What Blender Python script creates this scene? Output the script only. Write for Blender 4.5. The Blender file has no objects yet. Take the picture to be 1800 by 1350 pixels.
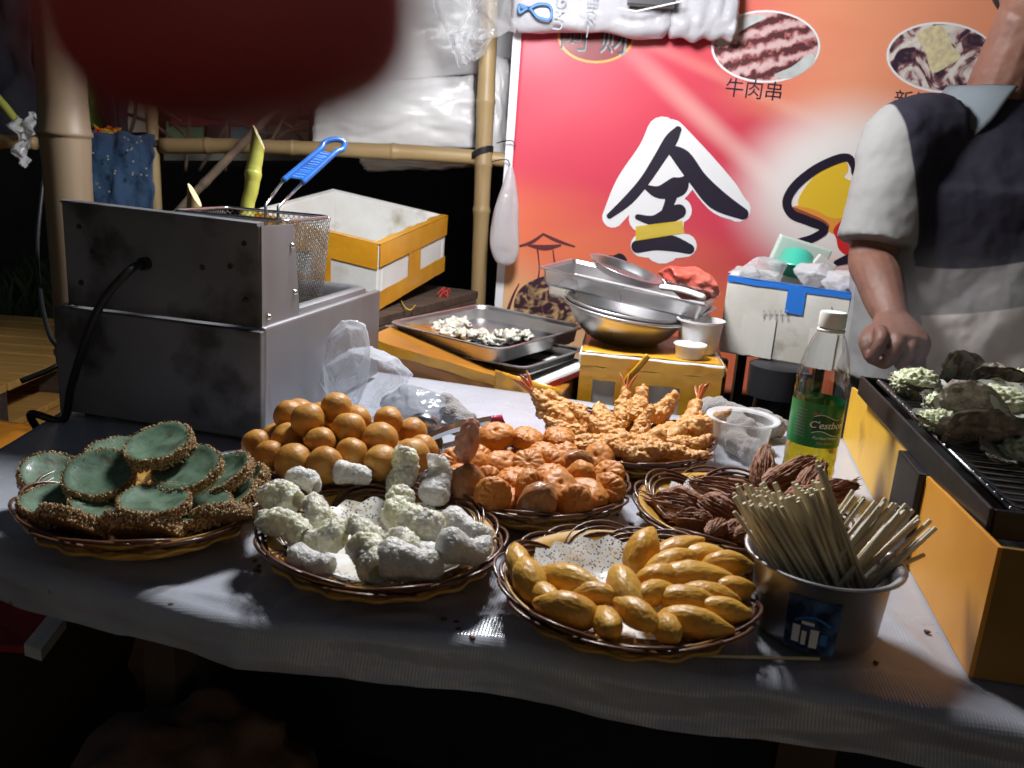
import bpy, bmesh, math, random
from math import sin, cos, pi, radians, sqrt, atan2, floor
from mathutils import Vector, Matrix, Euler, noise

random.seed(7)
SC = bpy.context.scene
COL = SC.collection
V = Vector

# ------------------------------------------------------------------ camera
PITCH, ROLL, CAMH, FPX = radians(14.4), radians(4.3), 1.16, 1498.0
_f = V((0, cos(PITCH), -sin(PITCH))); _r0 = V((1, 0, 0)); _u0 = _r0.cross(_f)
_r = _r0 * cos(ROLL) + _u0 * sin(ROLL); _u = -_r0 * sin(ROLL) + _u0 * cos(ROLL)
EYE = V((0, 0, CAMH))
cam = bpy.data.cameras.new('camera'); camo = bpy.data.objects.new('camera', cam); COL.objects.link(camo)
cam.sensor_width = 36.0; cam.lens = 36.0 * FPX / 1800.0
cam.clip_start = 0.004; cam.clip_end = 400
cam.dof.use_dof = True; cam.dof.focus_distance = 1.15; cam.dof.aperture_fstop = 10.5
M4 = Matrix((_r, _u, -_f)).transposed().to_4x4(); M4.translation = EYE
camo.matrix_world = M4
SC.camera = camo

# ------------------------------------------------------------------ world, moonless night
w = bpy.data.worlds.new('World'); SC.world = w; w.use_nodes = True
nt = w.node_tree; bg = nt.nodes['Background']
sky = nt.nodes.new('ShaderNodeTexSky'); sky.sky_type = 'NISHITA'; sky.sun_disc = False
sky.sun_elevation = radians(14); sky.sun_rotation = radians(160)
nt.links.new(sky.outputs[0], bg.inputs[0]); bg.inputs[1].default_value = 0.015
SC.view_settings.view_transform = 'Standard'; SC.view_settings.look = 'None'
SC.view_settings.exposure = 0.0; SC.view_settings.gamma = 1.0
SC.cycles.use_denoising = True
SC.cycles.max_bounces = 8; SC.cycles.transparent_max_bounces = 16
SC.cycles.sample_clamp_indirect = 3.0
SC.cycles.caustics_reflective = False

# the stall's own lamp, hanging just above the picture (built at the end)
LAMP = V((0.02, 1.42, 1.70))
LAMP_W = 66.0

# ------------------------------------------------------------------ projection helpers
def ray(x, y): return _f + _r * ((x - 900) / FPX) - _u * ((y - 675) / FPX)
def at(x, y, z):
    d = ray(x, y); return EYE + d * ((z - CAMH) / d.z)
def aty(x, y, yy):
    d = ray(x, y); return EYE + d * (yy / d.y)

# ------------------------------------------------------------------ materials
MATS = {}
def mat(name, c, c2=None, sc=8.0, rough=.5, metal=0.0, spec=.5, bump=None, bump2=None, trans=0.0, ior=1.45, sss=0.0,
        sssr=(1, .3, .1), coat=0.0, alpha=1.0, det=4.0, lo=.35, hi=.65, stretch=None, rough2=None, emit=None, aniso=0.0, c3=None, sc3=40.0, lo3=.6, hi3=.7, sheen=0.0, rot=None):
    m = bpy.data.materials.new(name); m.use_nodes = True
    n = m.node_tree.nodes; l = m.node_tree.links; b = n['Principled BSDF']
    def S(k, v):
        if k in b.inputs: b.inputs[k].default_value = v
    S('Base Color', (*c, 1)); S('Roughness', rough); S('Metallic', metal); S('Specular IOR Level', spec)
    S('Transmission Weight', trans); S('IOR', ior); S('Subsurface Weight', sss); S('Subsurface Radius', sssr); S('Subsurface Scale', .01)
    S('Coat Weight', coat); S('Alpha', alpha); S('Coat Roughness', .15); S('Anisotropic', aniso); S('Sheen Weight', sheen)
    tc = n.new('ShaderNodeTexCoord'); src = tc.outputs['Object']
    if stretch or rot:
        mp = n.new('ShaderNodeMapping'); mp.inputs['Scale'].default_value = stretch or (1, 1, 1)
        if rot: mp.inputs['Rotation'].default_value = rot
        l.new(src, mp.inputs[0]); src = mp.outputs[0]
    def NZ(s, d=4.0):
        t = n.new('ShaderNodeTexNoise'); t.inputs['Scale'].default_value = s; t.inputs['Detail'].default_value = d
        l.new(src, t.inputs['Vector']); return t.outputs['Fac']
    def RG(fac, a, bb, x, y):
        r = n.new('ShaderNodeMapRange'); r.inputs[1].default_value = a; r.inputs[2].default_value = bb
        r.inputs[3].default_value = x; r.inputs[4].default_value = y; l.new(fac, r.inputs[0]); return r.outputs[0]
    colout = None
    if c2 is not None:
        mx = n.new('ShaderNodeMix'); mx.data_type = 'RGBA'
        l.new(RG(NZ(sc, det), lo, hi, 0, 1), mx.inputs[0])
        mx.inputs[6].default_value = (*c, 1); mx.inputs[7].default_value = (*c2, 1); colout = mx.outputs[2]
    if c3 is not None:
        mx = n.new('ShaderNodeMix'); mx.data_type = 'RGBA'
        l.new(RG(NZ(sc3, 5), lo3, hi3, 0, 1), mx.inputs[0])
        if colout: l.new(colout, mx.inputs[6])
        else: mx.inputs[6].default_value = (*c, 1)
        mx.inputs[7].default_value = (*c3, 1); colout = mx.outputs[2]
    if colout: l.new(colout, b.inputs['Base Color'])
    if rough2 is not None:
        l.new(RG(NZ(sc * 1.7, 5), .35, .65, rough, rough2), b.inputs['Roughness'])
    prev = None
    for bp in (bump, bump2):
        if bp:
            bn = n.new('ShaderNodeBump'); bn.inputs['Strength'].default_value = bp[1]; bn.inputs['Distance'].default_value = bp[2]
            l.new(NZ(bp[0], 6), bn.inputs['Height'])
            if prev: l.new(prev, bn.inputs['Normal'])
            prev = bn.outputs[0]
    if prev: l.new(prev, b.inputs['Normal'])
    if emit: S('Emission Color', (*emit[0], 1)); S('Emission Strength', emit[1])
    MATS[name] = m
    return m

# ------------------------------------------------------------------ mesh helpers
ORG = {}
class MB:
    def __init__(s): s.v = []; s.f = []
    def add(s, vs, fs):
        o = len(s.v); s.v += [V(p) for p in vs]; s.f += [tuple(i + o for i in f) for f in fs]; return s
    def box(s, c, d, m=None, ch=0.0):
        """chamfered box, centre c, full dims d, optional 3x3/4x4 rotation m"""
        hx, hy, hz = d[0] / 2, d[1] / 2, d[2] / 2; ch = min(ch, hx * .9, hy * .9, hz * .9)
        if ch <= 0:
            vs = [V((x, y, z)) for z in (-hz, hz) for y in (-hy, hy) for x in (-hx, hx)]
            fs = [(0, 2, 3, 1), (4, 5, 7, 6), (0, 1, 5, 4), (2, 6, 7, 3), (0, 4, 6, 2), (1, 3, 7, 5)]
        else:
            bm = bmesh.new(); bmesh.ops.create_cube(bm, size=1)
            for v in bm.verts: v.co = V((v.co.x * 2 * hx, v.co.y * 2 * hy, v.co.z * 2 * hz))
            bmesh.ops.bevel(bm, geom=bm.edges[:], offset=ch, segments=2, affect='EDGES', profile=.6)
            bm.verts.ensure_lookup_table(); vs = [v.co.copy() for v in bm.verts]; fs = [tuple(v.index for v in f.verts) for f in bm.faces]; bm.free()
        if m is not None: vs = [m @ p for p in vs]
        return s.add([V(c) + p for p in vs], fs)
    def tube(s, pts, r, seg=8, closed=False, cap=True, flat=None):
        pts = [V(p) for p in pts]; n = len(pts)
        rs = r if isinstance(r, (list, tuple)) else [r] * n
        vs = []; fs = []; up = None
        for i in range(n):
            a = pts[(i - 1) % n] if (closed or i > 0) else pts[i]; b = pts[(i + 1) % n] if (closed or i < n - 1) else pts[i]
            t = (b - a)
            if t.length < 1e-9: t = V((0, 0, 1))
            t.normalize()
            if up is None:
                up = V((0, 0, 1)) if abs(t.z) < .9 else V((1, 0, 0))
            x = up - t * up.dot(t)
            if x.length < 1e-6: x = t.orthogonal()
            x.normalize(); y = t.cross(x); up = x
            rr = rs[i]; ra, rb = rr if isinstance(rr, (list, tuple)) else (rr, rr)
            for k in range(seg):
                an = 2 * pi * k / seg; vs.append(pts[i] + x * (cos(an) * ra) + y * (sin(an) * rb))
        for i in range(n if closed else n - 1):
            j = (i + 1) % n
            for k in range(seg):
                k2 = (k + 1) % seg; fs.append((i * seg + k, i * seg + k2, j * seg + k2, j * seg + k))
        if cap and not closed:
            fs.append(tuple(reversed(range(seg)))); fs.append(tuple((n - 1) * seg + k for k in range(seg)))
        return s.add(vs, fs)
    def lathe(s, prof, seg=32, c=(0, 0, 0), m=None, a0=0, a1=2 * pi):
        full = abs(a1 - a0 - 2 * pi) < 1e-6; cols = seg if full else seg + 1
        vs = [V((r * cos(a0 + (a1 - a0) * k / seg), r * sin(a0 + (a1 - a0) * k / seg), z)) for r, z in prof for k in range(cols)]
        if m is not None: vs = [m @ p for p in vs]
        fs = []
        for i in range(len(prof) - 1):
            for k in range(seg):
                k2 = (k + 1) % cols; fs.append((i * cols + k, i * cols + k2, (i + 1) * cols + k2, (i + 1) * cols + k))
        return s.add([V(c) + p for p in vs], fs)
    def grid(s, fn, nu, nv):
        vs = [fn(i / nu, j / nv) for j in range(nv + 1) for i in range(nu + 1)]
        fs = [(j * (nu + 1) + i, j * (nu + 1) + i + 1, (j + 1) * (nu + 1) + i + 1, (j + 1) * (nu + 1) + i) for j in range(nv) for i in range(nu)]
        return s.add(vs, fs)
    def hexa(s, bot, top):
        """box from 4 bottom and 4 top corners (same order round)"""
        return s.add(list(bot) + list(top), [(3, 2, 1, 0), (4, 5, 6, 7), (0, 1, 5, 4), (1, 2, 6, 5), (2, 3, 7, 6), (3, 0, 4, 7)])
    def mesh(s, name, off=None):
        me = bpy.data.meshes.new(name); me.from_pydata([tuple(p - off) if off else tuple(p) for p in s.v], [], s.f)
        me.validate(); 
        bm = bmesh.new(); bm.from_mesh(me); bmesh.ops.remove_doubles(bm, verts=bm.verts, dist=1e-6)
        bmesh.ops.recalc_face_normals(bm, faces=bm.faces); bm.to_mesh(me); bm.free()
        return me
    def build(s, name, m, parent=None, smooth=False, angle=None, bevel=0.0, solid=0.0, subd=0):
        off = ORG.get(parent.name) if parent else None
        me = s.mesh(name, off); return finish(name, me, m, parent, smooth, angle, bevel, solid, subd)

def finish(name, me, m, parent=None, smooth=False, angle=None, bevel=0.0, solid=0.0, subd=0):
    o = bpy.data.objects.new(name, me); COL.objects.link(o)
    if m is not None:
        me.materials.clear()
        for x in (m if isinstance(m, (list, tuple)) else [m]): me.materials.append(x)
    if smooth or angle: me.polygons.foreach_set('use_smooth', [True] * len(me.polygons))
    if angle:
        try: me.set_sharp_from_angle(angle=radians(angle))
        except Exception: pass
    if bevel:
        b = o.modifiers.new('bevel', 'BEVEL'); b.width = bevel; b.segments = 2; b.limit_method = 'ANGLE'; b.angle_limit = radians(40)
    if solid:
        b = o.modifiers.new('solid', 'SOLIDIFY'); b.thickness = solid; b.offset = 0
    if subd:
        b = o.modifiers.new('sub', 'SUBSURF'); b.levels = subd; b.render_levels = subd
    if parent: o.parent = parent
    ORG[o.name] = ORG.get(parent.name) if parent else None
    return o

def tag(o, label=None, cat=None, group=None, kind=None):
    if label: o['label'] = label
    if cat: o['category'] = cat
    if group: o['group'] = group
    if kind: o['kind'] = kind
    return o
def thing(name, loc, label, cat, group=None):
    o = bpy.data.objects.new(name, None); COL.objects.link(o); o.location = loc; o.empty_display_size = .02
    ORG[o.name] = V(loc); return tag(o, label, cat, group)
def inst(name, me, m, loc, rot, label, cat, group=None, scale=1.0):
    o = bpy.data.objects.new(name, me); COL.objects.link(o); o.location = loc
    o.rotation_euler = rot if isinstance(rot, Euler) else Euler(rot)
    o.scale = (scale,) * 3 if not isinstance(scale, (tuple, list)) else scale
    if m is not None and not me.materials: me.materials.append(m)
    return tag(o, label, cat, group)
def child(name, me, parent):
    o = bpy.data.objects.new(name, me); COL.objects.link(o); o.parent = parent; return o
def blobmesh(name, fn, m, sub=4):
    bm = bmesh.new(); bmesh.ops.create_icosphere(bm, subdivisions=sub, radius=1)
    for v in bm.verts: v.co = fn(v.co.normalized())
    me = bpy.data.meshes.new(name); bm.to_mesh(me); bm.free()
    me.polygons.foreach_set('use_smooth', [True] * len(me.polygons)); me.materials.append(m); return me
def fr(p, s, seed=0, oc=4): return noise.fractal(V(p) * s + V((seed * 3.17, seed * 7.3, seed * 1.9)), 1.0, 2.1, oc)
def nz(p, s, seed=0): return noise.noise(V(p) * s + V((seed * 3.17, seed * 7.3, seed * 1.9)))
def remeshed(mb, name, voxel, m, parent=None, smooth=4, disp=None):
    me = mb.mesh(name + '_src'); o = bpy.data.objects.new(name + '_src', me); COL.objects.link(o)
    r = o.modifiers.new('r', 'REMESH'); r.mode = 'VOXEL'; r.voxel_size = voxel
    s = o.modifiers.new('s', 'SMOOTH'); s.iterations = smooth; s.factor = .5
    dg = bpy.context.evaluated_depsgraph_get(); me2 = bpy.data.meshes.new_from_object(o.evaluated_get(dg))
    bpy.data.objects.remove(o); bpy.data.meshes.remove(me); me2.name = name
    if disp:
        me2.update(); ns = [v.normal.copy() for v in me2.vertices]
        for v, nn in zip(me2.vertices, ns): v.co += nn * disp(v.co)
    off = ORG.get(parent.name) if parent else None
    if off:
        for v in me2.vertices: v.co -= off
    return finish(name, me2, m, parent, smooth=True)
def text_mesh(body, size, m=None, align='CENTER'):
    c = bpy.data.curves.new('txt', 'FONT'); c.body = body; c.size = size; c.align_x = align; c.align_y = 'CENTER'; c.resolution_u = 4
    o = bpy.data.objects.new('txt', c); COL.objects.link(o)
    dg = bpy.context.evaluated_depsgraph_get(); me = bpy.data.meshes.new_from_object(o.evaluated_get(dg))
    bpy.data.objects.remove(o); bpy.data.curves.remove(c)
    return me
def rotz(a): return Matrix.Rotation(a, 4, 'Z')
def smoothpts(pts, n=6, closed=False):
    pts = [V(p) for p in pts]; out = []; N = len(pts)
    for i in range(N if closed else N - 1):
        if closed: p0, p1, p2, p3 = (pts[(i + k) % N] for k in (-1, 0, 1, 2))
        else: p0 = pts[max(i - 1, 0)]; p1 = pts[i]; p2 = pts[i + 1]; p3 = pts[min(i + 2, N - 1)]
        for k in range(n):
            t = k / n
            out.append(.5 * ((2 * p1) + (p2 - p0) * t + (2 * p0 - 5 * p1 + 4 * p2 - p3) * t * t + (3 * p1 - p0 - 3 * p2 + p3) * t ** 3))
    if not closed: out.append(pts[-1])
    return out
T = 0.78                      # table height
A = radians(-14)              # how the stall's furniture is turned
UA = V((cos(A), sin(A), 0)); VA = V((-sin(A), cos(A), 0))

def facetfn(r, seed, nplanes=34, wob=.12, fine=.015):
    """a bag pulled into flat facets with creases between them"""
    rg = random.Random(seed); pl = []
    for i in range(nplanes):
        d = V((rg.gauss(0, 1), rg.gauss(0, 1), rg.gauss(0, 1))).normalized(); pl.append((d, rg.uniform(.72, 1.12)))
    def fn(q):
        w_ = q + V((nz(q, 1.6, seed), nz(q, 1.6, seed + 2), nz(q, 1.6, seed + 5))) * wob * 2; w_.normalize()
        m_ = 1.5
        for d, k_ in pl:
            c = w_.dot(d)
            if c > .2: m_ = min(m_, k_ / c)
        m_ *= 1 + fine * nz(q, 7, seed)
        return V((q.x * r[0], q.y * r[1], q.z * r[2])) * m_
    return fn
def filmmat(name, col, lo=.2, hi=.85, rough=.12, bump=None, tint=(.96, .97, .98), diff=.5):
    """thin plastic film: see-through face on, milky and shiny at a slant"""
    m = bpy.data.materials.new(name); m.use_nodes = True; n = m.node_tree.nodes; l = m.node_tree.links; n.remove(n['Principled BSDF']); out = n['Material Output']
    tr = n.new('ShaderNodeBsdfTransparent'); tr.inputs[0].default_value = (*tint, 1); b = n.new('ShaderNodeBsdfPrincipled'); b.inputs['Base Color'].default_value = (*col, 1); b.inputs['Roughness'].default_value = rough; b.inputs['Specular IOR Level'].default_value = .8
    tl = n.new('ShaderNodeBsdfTranslucent'); tl.inputs[0].default_value = (*col, 1); m2 = n.new('ShaderNodeMixShader'); m2.inputs[0].default_value = .35; l.new(b.outputs[0], m2.inputs[1]); l.new(tl.outputs[0], m2.inputs[2])
    lw = n.new('ShaderNodeLayerWeight'); lw.inputs[0].default_value = .45; mr = n.new('ShaderNodeMapRange'); mr.inputs[3].default_value = lo; mr.inputs[4].default_value = hi; l.new(lw.outputs['Facing'], mr.inputs[0])
    ms = n.new('ShaderNodeMixShader'); l.new(mr.outputs[0], ms.inputs[0]); l.new(tr.outputs[0], ms.inputs[1]); l.new(m2.outputs[0], ms.inputs[2]); l.new(ms.outputs[0], out.inputs[0])
    if bump:
        tc = n.new('ShaderNodeTexCoord'); prev = None
        for s, st, d in bump:
            t = n.new('ShaderNodeTexNoise'); t.inputs['Scale'].default_value = s; t.inputs['Detail'].default_value = 3; t.inputs['Distortion'].default_value = 1.0; l.new(tc.outputs['Object'], t.inputs[0]); bn = n.new('ShaderNodeBump'); bn.inputs['Strength'].default_value = st; bn.inputs['Distance'].default_value = d; l.new(t.outputs[0], bn.inputs['Height'])
            if prev: l.new(prev, bn.inputs['Normal'])
            prev = bn.outputs[0]
        l.new(prev, b.inputs['Normal']); l.new(prev, lw.inputs['Normal'])
    MATS[name] = m; return m
# ================================================================== materials
m_ground = mat('ground_dirt', (.035, .032, .026), (.012, .014, .010), 3, .95, bump=(30, .6, .02))
m_grass = mat('grass_blade', (.012, .03, .008), (.03, .045, .015), 5, .8)
m_bamboo = mat('bamboo_dry', (.42, .30, .15), (.26, .17, .075), 14, .45, bump=(60, .15, .002), stretch=(1, 1, .12), c3=(.16, .10, .05), sc3=22, lo3=.6, hi3=.75)
m_bamboo_h = mat('bamboo_dry_rail', (.44, .31, .15), (.27, .18, .08), 14, .45, bump=(60, .15, .002), stretch=(.12, 1, 1), c3=(.16, .10, .05), sc3=22, lo3=.6, hi3=.75)
m_bamboo_big = mat('bamboo_thick', (.24, .175, .11), (.13, .09, .06), 9, .5, bump=(50, .15, .002), stretch=(1, 1, .1), c3=(.10, .07, .05), sc3=12, lo3=.58, hi3=.8)
m_bamboo_green = mat('bamboo_green_cut', (.38, .36, .06), (.24, .26, .05), 30, .45, stretch=(1, 1, .2))
m_cutwood = mat('cut_bamboo_inside', (.62, .52, .30), (.5, .4, .22), 60, .7)
m_stick = mat('old_stick', (.20, .14, .09), (.10, .07, .05), 18, .8, bump=(60, .5, .004))
m_black = mat('black_rubber', (.012, .012, .013), rough=.5)
m_wire = mat('wire_tie', (.03, .03, .035), rough=.5, metal=.4)
m_rope = mat('red_string', (.55, .05, .03), (.35, .02, .02), 90, .8, bump=(250, .6, .002))
m_bluecloth = mat('blue_dotted_cloth', (.035, .075, .15), (.02, .05, .11), 7, .9, bump=(9, .6, .03), bump2=(40, .3, .01))
m_greencloth = mat('green_cloth', (.16, .42, .08), (.11, .32, .06), 5, .8, bump=(6, .5, .03))
m_darkcloth = mat('dark_cloth', (.012, .013, .02), (.02, .02, .03), 6, .9, bump=(6, .5, .03))
m_darkwood = mat('dark_counter_wood', (.10, .07, .05), (.05, .035, .03), 8, .65, stretch=(.6, 6, 6), bump=(40, .4, .003), rough2=.5)
m_pallet = mat('pallet_wood', (.66, .37, .10), (.48, .25, .07), 9, .6, stretch=(.5, 6, 6), bump=(40, .3, .003))
m_orange = mat('orange_plastic', (.75, .28, .03), rough=.4)
m_redfab = mat('red_sheet', (.30, .015, .03), (.2, .01, .02), 10, .7, bump=(30, .2, .004))
m_whitepaint = mat('white_edge', (.55, .56, .56), (.4, .4, .4), 20, .6)
m_wrap = mat('plastic_wrap_white', (.74, .73, .73), (.64, .63, .64), 3, .32, bump=(4, .3, .02), bump2=(22, .25, .004), spec=.5, stretch=(2.4, 1, .8))
m_film = filmmat('clear_film', (.80, .81, .83), .28, .9, .14, [(14, .5, .01), (50, .3, .003)])
m_bagwhite = filmmat('thin_white_bag', (.80, .80, .83), .62, .95, .22, [(16, .5, .01), (60, .3, .003)])
m_printbag = mat('printed_bag', (.56, .55, .58), (.50, .49, .53), 4, .3, alpha=.93, bump=(10, .5, .015), bump2=(40, .35, .004))
m_blueink = mat('blue_ink', (.05, .20, .55), rough=.5)
m_greyink = mat('grey_ink', (.30, .33, .38), rough=.5)
m_darkcard = mat('dark_card', (.05, .05, .055), rough=.4)

# ================================================================== ground
g = MB(); g.grid(lambda u, v: V((-60 + 120 * u, -40 + 110 * v, 0.0 + .03 * fr((u * 60, v * 60, 0), 1.0, 2))), 60, 60)
tag(g.build('ground', m_ground, smooth=True), kind='structure')
gr = MB()
for i in range(2600):
    x = random.uniform(-3.6, -1.0); y = random.uniform(2.6, 6.5)
    if x > -1.2 and y < 3: continue
    h = random.uniform(.08, .34); a = random.uniform(0, 2 * pi); d = V((cos(a), sin(a), 0)); b = V((x, y, .0)); wd = V((-d.y, d.x, 0)) * .006
    ln = random.uniform(.02, .14)
    gr.add([b - wd, b + wd, b + d * ln * .4 + V((0, 0, h * .7)) + wd * .6, b + d * ln + V((0, 0, h))], [(0, 1, 2), (0, 2, 3)])
tag(gr.build('grass', m_grass), 'dark green grass growing in the dark behind the stall', 'grass', kind='stuff')

# ================================================================== bamboo
def culm(mb, a, b, r, nodes, seg=16, sway=.0, seed=1):
    a, b = V(a), V(b); L = (b - a).length; pts = []; rs = []
    ts = sorted(set([i / 40 for i in range(41)] + [t + d for t in nodes for d in (-.006 / L * 1.5, -.003 / L, 0, .003 / L, .006 / L * 1.5) if 0 < t + d < 1]))
    side = (b - a).cross(V((0, 1, 0))); side = side.normalized() if side.length > 1e-6 else V((1, 0, 0))
    for t in ts:
        pts.append(a.lerp(b, t) + side * sway * sin(t * pi) + side * (.004 * nz((t * 4, seed, 0), 1.3, seed)))
        dn = min([abs(t - n) * L for n in nodes] or [1]); rr = r * (1 + .05 * sin(t * 9 + seed))
        rs.append(rr * (1.13 if dn < .0035 else (1.05 if dn < .0095 else 1.0)))
    mb.tube(pts, rs, seg)
# thick post at the left
p = thing('bamboo_post', (-.83, 1.62, 0), 'thick dark bamboo post standing at the left behind the fryer', 'post')
top = aty(96, -40, 1.6); mid = aty(122, 360, 1.6); d = (top - mid) / (top.z - mid.z)
a0 = mid + d * (0 - mid.z); a1 = mid + d * (2.3 - mid.z)
k = MB(); culm(k, a0, a1, .0395, [(.33 - 0) / 2.3, .75 / 2.3, 1.155 / 2.3, 1.50 / 2.3, 1.85 / 2.3], 28, seed=3)
k.build('culm', m_bamboo_big, p, smooth=True)
# the lashed frame behind
YF = 2.42
p = thing('bamboo_trellis', (-.55, YF, 0), 'thin bamboo poles lashed into a trellis left of the red banner', 'trellis')
def pole(name, a, b, r, nodes, m, sway=0, seed=1):
    k = MB(); culm(k, a, b, r, nodes, 14, sway, seed); return k.build(name, m, p, smooth=True)
xr0, xr1 = aty(858, 60, YF), aty(840, 540, YF)
def ext(a, b, z): return a + (b - a) * ((z - a.z) / (b.z - a.z))
pole('upright_pole', ext(xr0, xr1, 0), ext(xr0, xr1, 2.2), .0225, [.2, .34, .468, .525, .60, .74], m_bamboo, 0, 2)
xl0, xl1 = aty(264, 130, YF), aty(273, 360, YF)
pole('upright_pole', ext(xl0, xl1, 0), ext(xl0, xl1, 1.9), .0165, [.15, .3, .45, .645, .8], m_bamboo, 0, 5)
pole('rail_pole', aty(284, 256, YF), aty(905, 283, YF + .02), .0205, [.13, .37, .655, .9], m_bamboo_h, .012, 8)
for (cx, cy, r) in ((270, 258, .021), (848, 268, .027)):
    c = aty(cx, cy, YF); k = MB()
    for q in range(3):
        k.tube([c + V((cos(t) * r, sin(t) * r, -.006 + q * .0055 + .012 * cos(t + .5))) for t in [2 * pi * j / 20 for j in range(20)]], .0032, 6, closed=True)
    bo = k.build('binding', m_wire, p, smooth=True)
    bo['kind'] = 'stuff'
# loose leaning stick and cut stub
k = MB(); culm(k, aty(300, 385, 2.2), aty(500, 175, 2.28), .0105, [.3, .62], 10, 0, 4)
s_ = k.build('leaning_stick', m_stick, smooth=True); tag(s_, 'thin brown stick leaning diagonally across the bamboo rail', 'stick')
# rail with tied rag, far left
p = thing('side_rail', aty(0, 250, 2.3), 'short bamboo rail with a yellow split pole at the far left edge', 'rail')
k = MB(); culm(k, aty(-260, 236, 2.3), aty(64, 252, 2.3), .017, [.4, .8], 12); k.build('rail_pole', m_bamboo_h, p, smooth=True)
k = MB(); culm(k, aty(-120, 30, 2.26), aty(48, 236, 2.26), .010, [.5], 10); k.build('split_pole', m_bamboo_green, p, smooth=True)
c = aty(55, 240, 2.24)
k = MB()
k.grid(lambda u, v: c + V(((u - .5) * .05 + .03 * fr((u * 3, v * 3, 0), 1, 1) - .05 * v * (u - .2), -.02 + .03 * fr((u * 4, v * 4, 3), 1, 2), .05 - v * .12 + .02 * nz((u * 5, v, 0), 1, 4))), 10, 14)
tag(k.build('white_rag', m_bagwhite, smooth=True), 'scrap of white plastic knotted on the far left rail', 'rag')

# ================================================================== hanging cloths far left
def cloth(name, pts, yy, m, label, cat, amp=.03, fs=5, nu=24, nv=24, parent=None):
    a, b, c_, d_ = [aty(x, y, yy) for x, y in pts]   # TL TR BR BL
    def fn(u, v):
        q = a.lerp(b, u).lerp(d_.lerp(c_, u), v)
        return q + V((.012 * nz((u * 4, v * 4, 1), 1.5, 3), amp * fr((u * fs, v * fs * .5, 0), 1, 5), .012 * nz((u * 5, v * 3, 2), 1.2, 7)))
    k = MB(); k.grid(fn, nu, nv); o = k.build(name, m, parent, smooth=True, solid=.003)
    if label: tag(o, label, cat)
    return o
bc = cloth('blue_cloth', [(150, 228), (268, 238), (270, 372), (152, 380)], 2.36, m_bluecloth, 'dark blue dotted cloth hanging between the thick post and the thin upright', 'cloth', .022, 2.6)
k = MB()
for i in range(26):
    q = aty(random.uniform(158, 262), random.uniform(238, 360), 2.325); k.box(q, (.004, .002, .004))
o = k.build('dot', mat('cloth_dot', (.35, .33, .25), rough=.9)); o['kind'] = 'stuff'; o.parent = bc
cloth('green_cloth', [(120, 70), (172, 90), (177, 222), (146, 222)], 2.7, m_greencloth, 'bright green cloth strip hanging above the blue cloth', 'cloth', .02)
cloth('patterned_bag', [(165, 222), (210, 226), (208, 240), (165, 238)], 2.5, mat('yellow_red_print', (.5, .42, .02), (.5, .04, .01), 45, .5), 'small yellow and red printed packet above the blue cloth', 'packet', .01)
cloth('dark_coat', [(176, -20), (225, -20), (222, 232), (178, 226)], 2.66, m_darkcloth, 'dark cloth hanging right of the green strip', 'cloth', .02)
cloth('dark_sheet', [(-200, -60), (58, -60), (62, 250), (-190, 260)], 2.75, m_darkcloth, 'dark navy sheet hanging at the far left edge', 'sheet', .05)

# ================================================================== far stall beyond the frame
m_farwall = mat('far_signboard', (.62, .58, .48), (.42, .40, .34), 3, .8)
m_farred = mat('far_red', (.42, .05, .06), rough=.7); m_fargreen = mat('far_green', (.16, .36, .20), rough=.7); m_fardark = mat('far_dark', (.03, .03, .035), rough=.8)
p = thing('far_stall', aty(380, 300, 3.3), 'dim neighbouring stall with pale boards and red strip seen under the finger', 'stall')
def farpanel(name, x0, y0, x1, y1, yy, m):
    a, b, c_, d_ = aty(x0, y1, yy), aty(x1, y1, yy), aty(x1, y0, yy), aty(x0, y0, yy); t = V((0, .02, 0))
    k = MB(); k.hexa([a, b, b + t, a + t], [d_, c_, c_ + t, d_ + t]); return k.build(name, m, p)
farpanel('signboard', 225, 165, 262, 232, 3.3, m_farwall); farpanel('signboard', 288, 150, 540, 200, 3.35, m_farwall)
farpanel('valance', 300, 200, 520, 220, 3.28, m_farred); farpanel('notice', 292, 212, 360, 246, 3.3, m_fargreen)
farpanel('crate', 365, 218, 402, 246, 3.25, m_fardark); farpanel('signboard', 470, 210, 540, 246, 3.3, m_farwall)
farpanel('notice', 405, 222, 465, 246, 3.27, mat('far_blue', (.10, .2, .24), rough=.7))
farpanel('shelf', 288, 262, 540, 282, 3.4, mat('far_grey', (.12, .13, .11), (.25, .26, .22), 9, .8))
for i in range(9):
    x = 292 + i * 28; farpanel('scallop', x, 168, x + 13, 198, 3.27, m_fardark)
tw = [((225, 200), (300, 240)), ((240, 180), (225, 245)), ((330, 160), (326, 300)), ((395, 170), (396, 300)), ((300, 215), (340, 265)), ((420, 180), (350, 300)), ((480, 205), (535, 250)), ((455, 260), (540, 214)), ((360, 205), (470, 235)), ((512, 180), (440, 310)), ((232, 170), (320, 215)), ((470, 240), (540, 228)), ((300, 190), (420, 215))]
for i, (a, b) in enumerate(tw):
    k = MB(); k.tube(smoothpts([aty(*a, 2.9), aty((a[0] + b[0]) / 2 + 4, (a[1] + b[1]) / 2 - 4, 2.86), aty(*b, 2.9)], 4), .006, 6)
    tag(k.build('twig', m_stick, smooth=True), 'thin bare twig crossing in front of the dim neighbouring stall', 'twig', 'bare twigs behind the bamboo rail')

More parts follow.
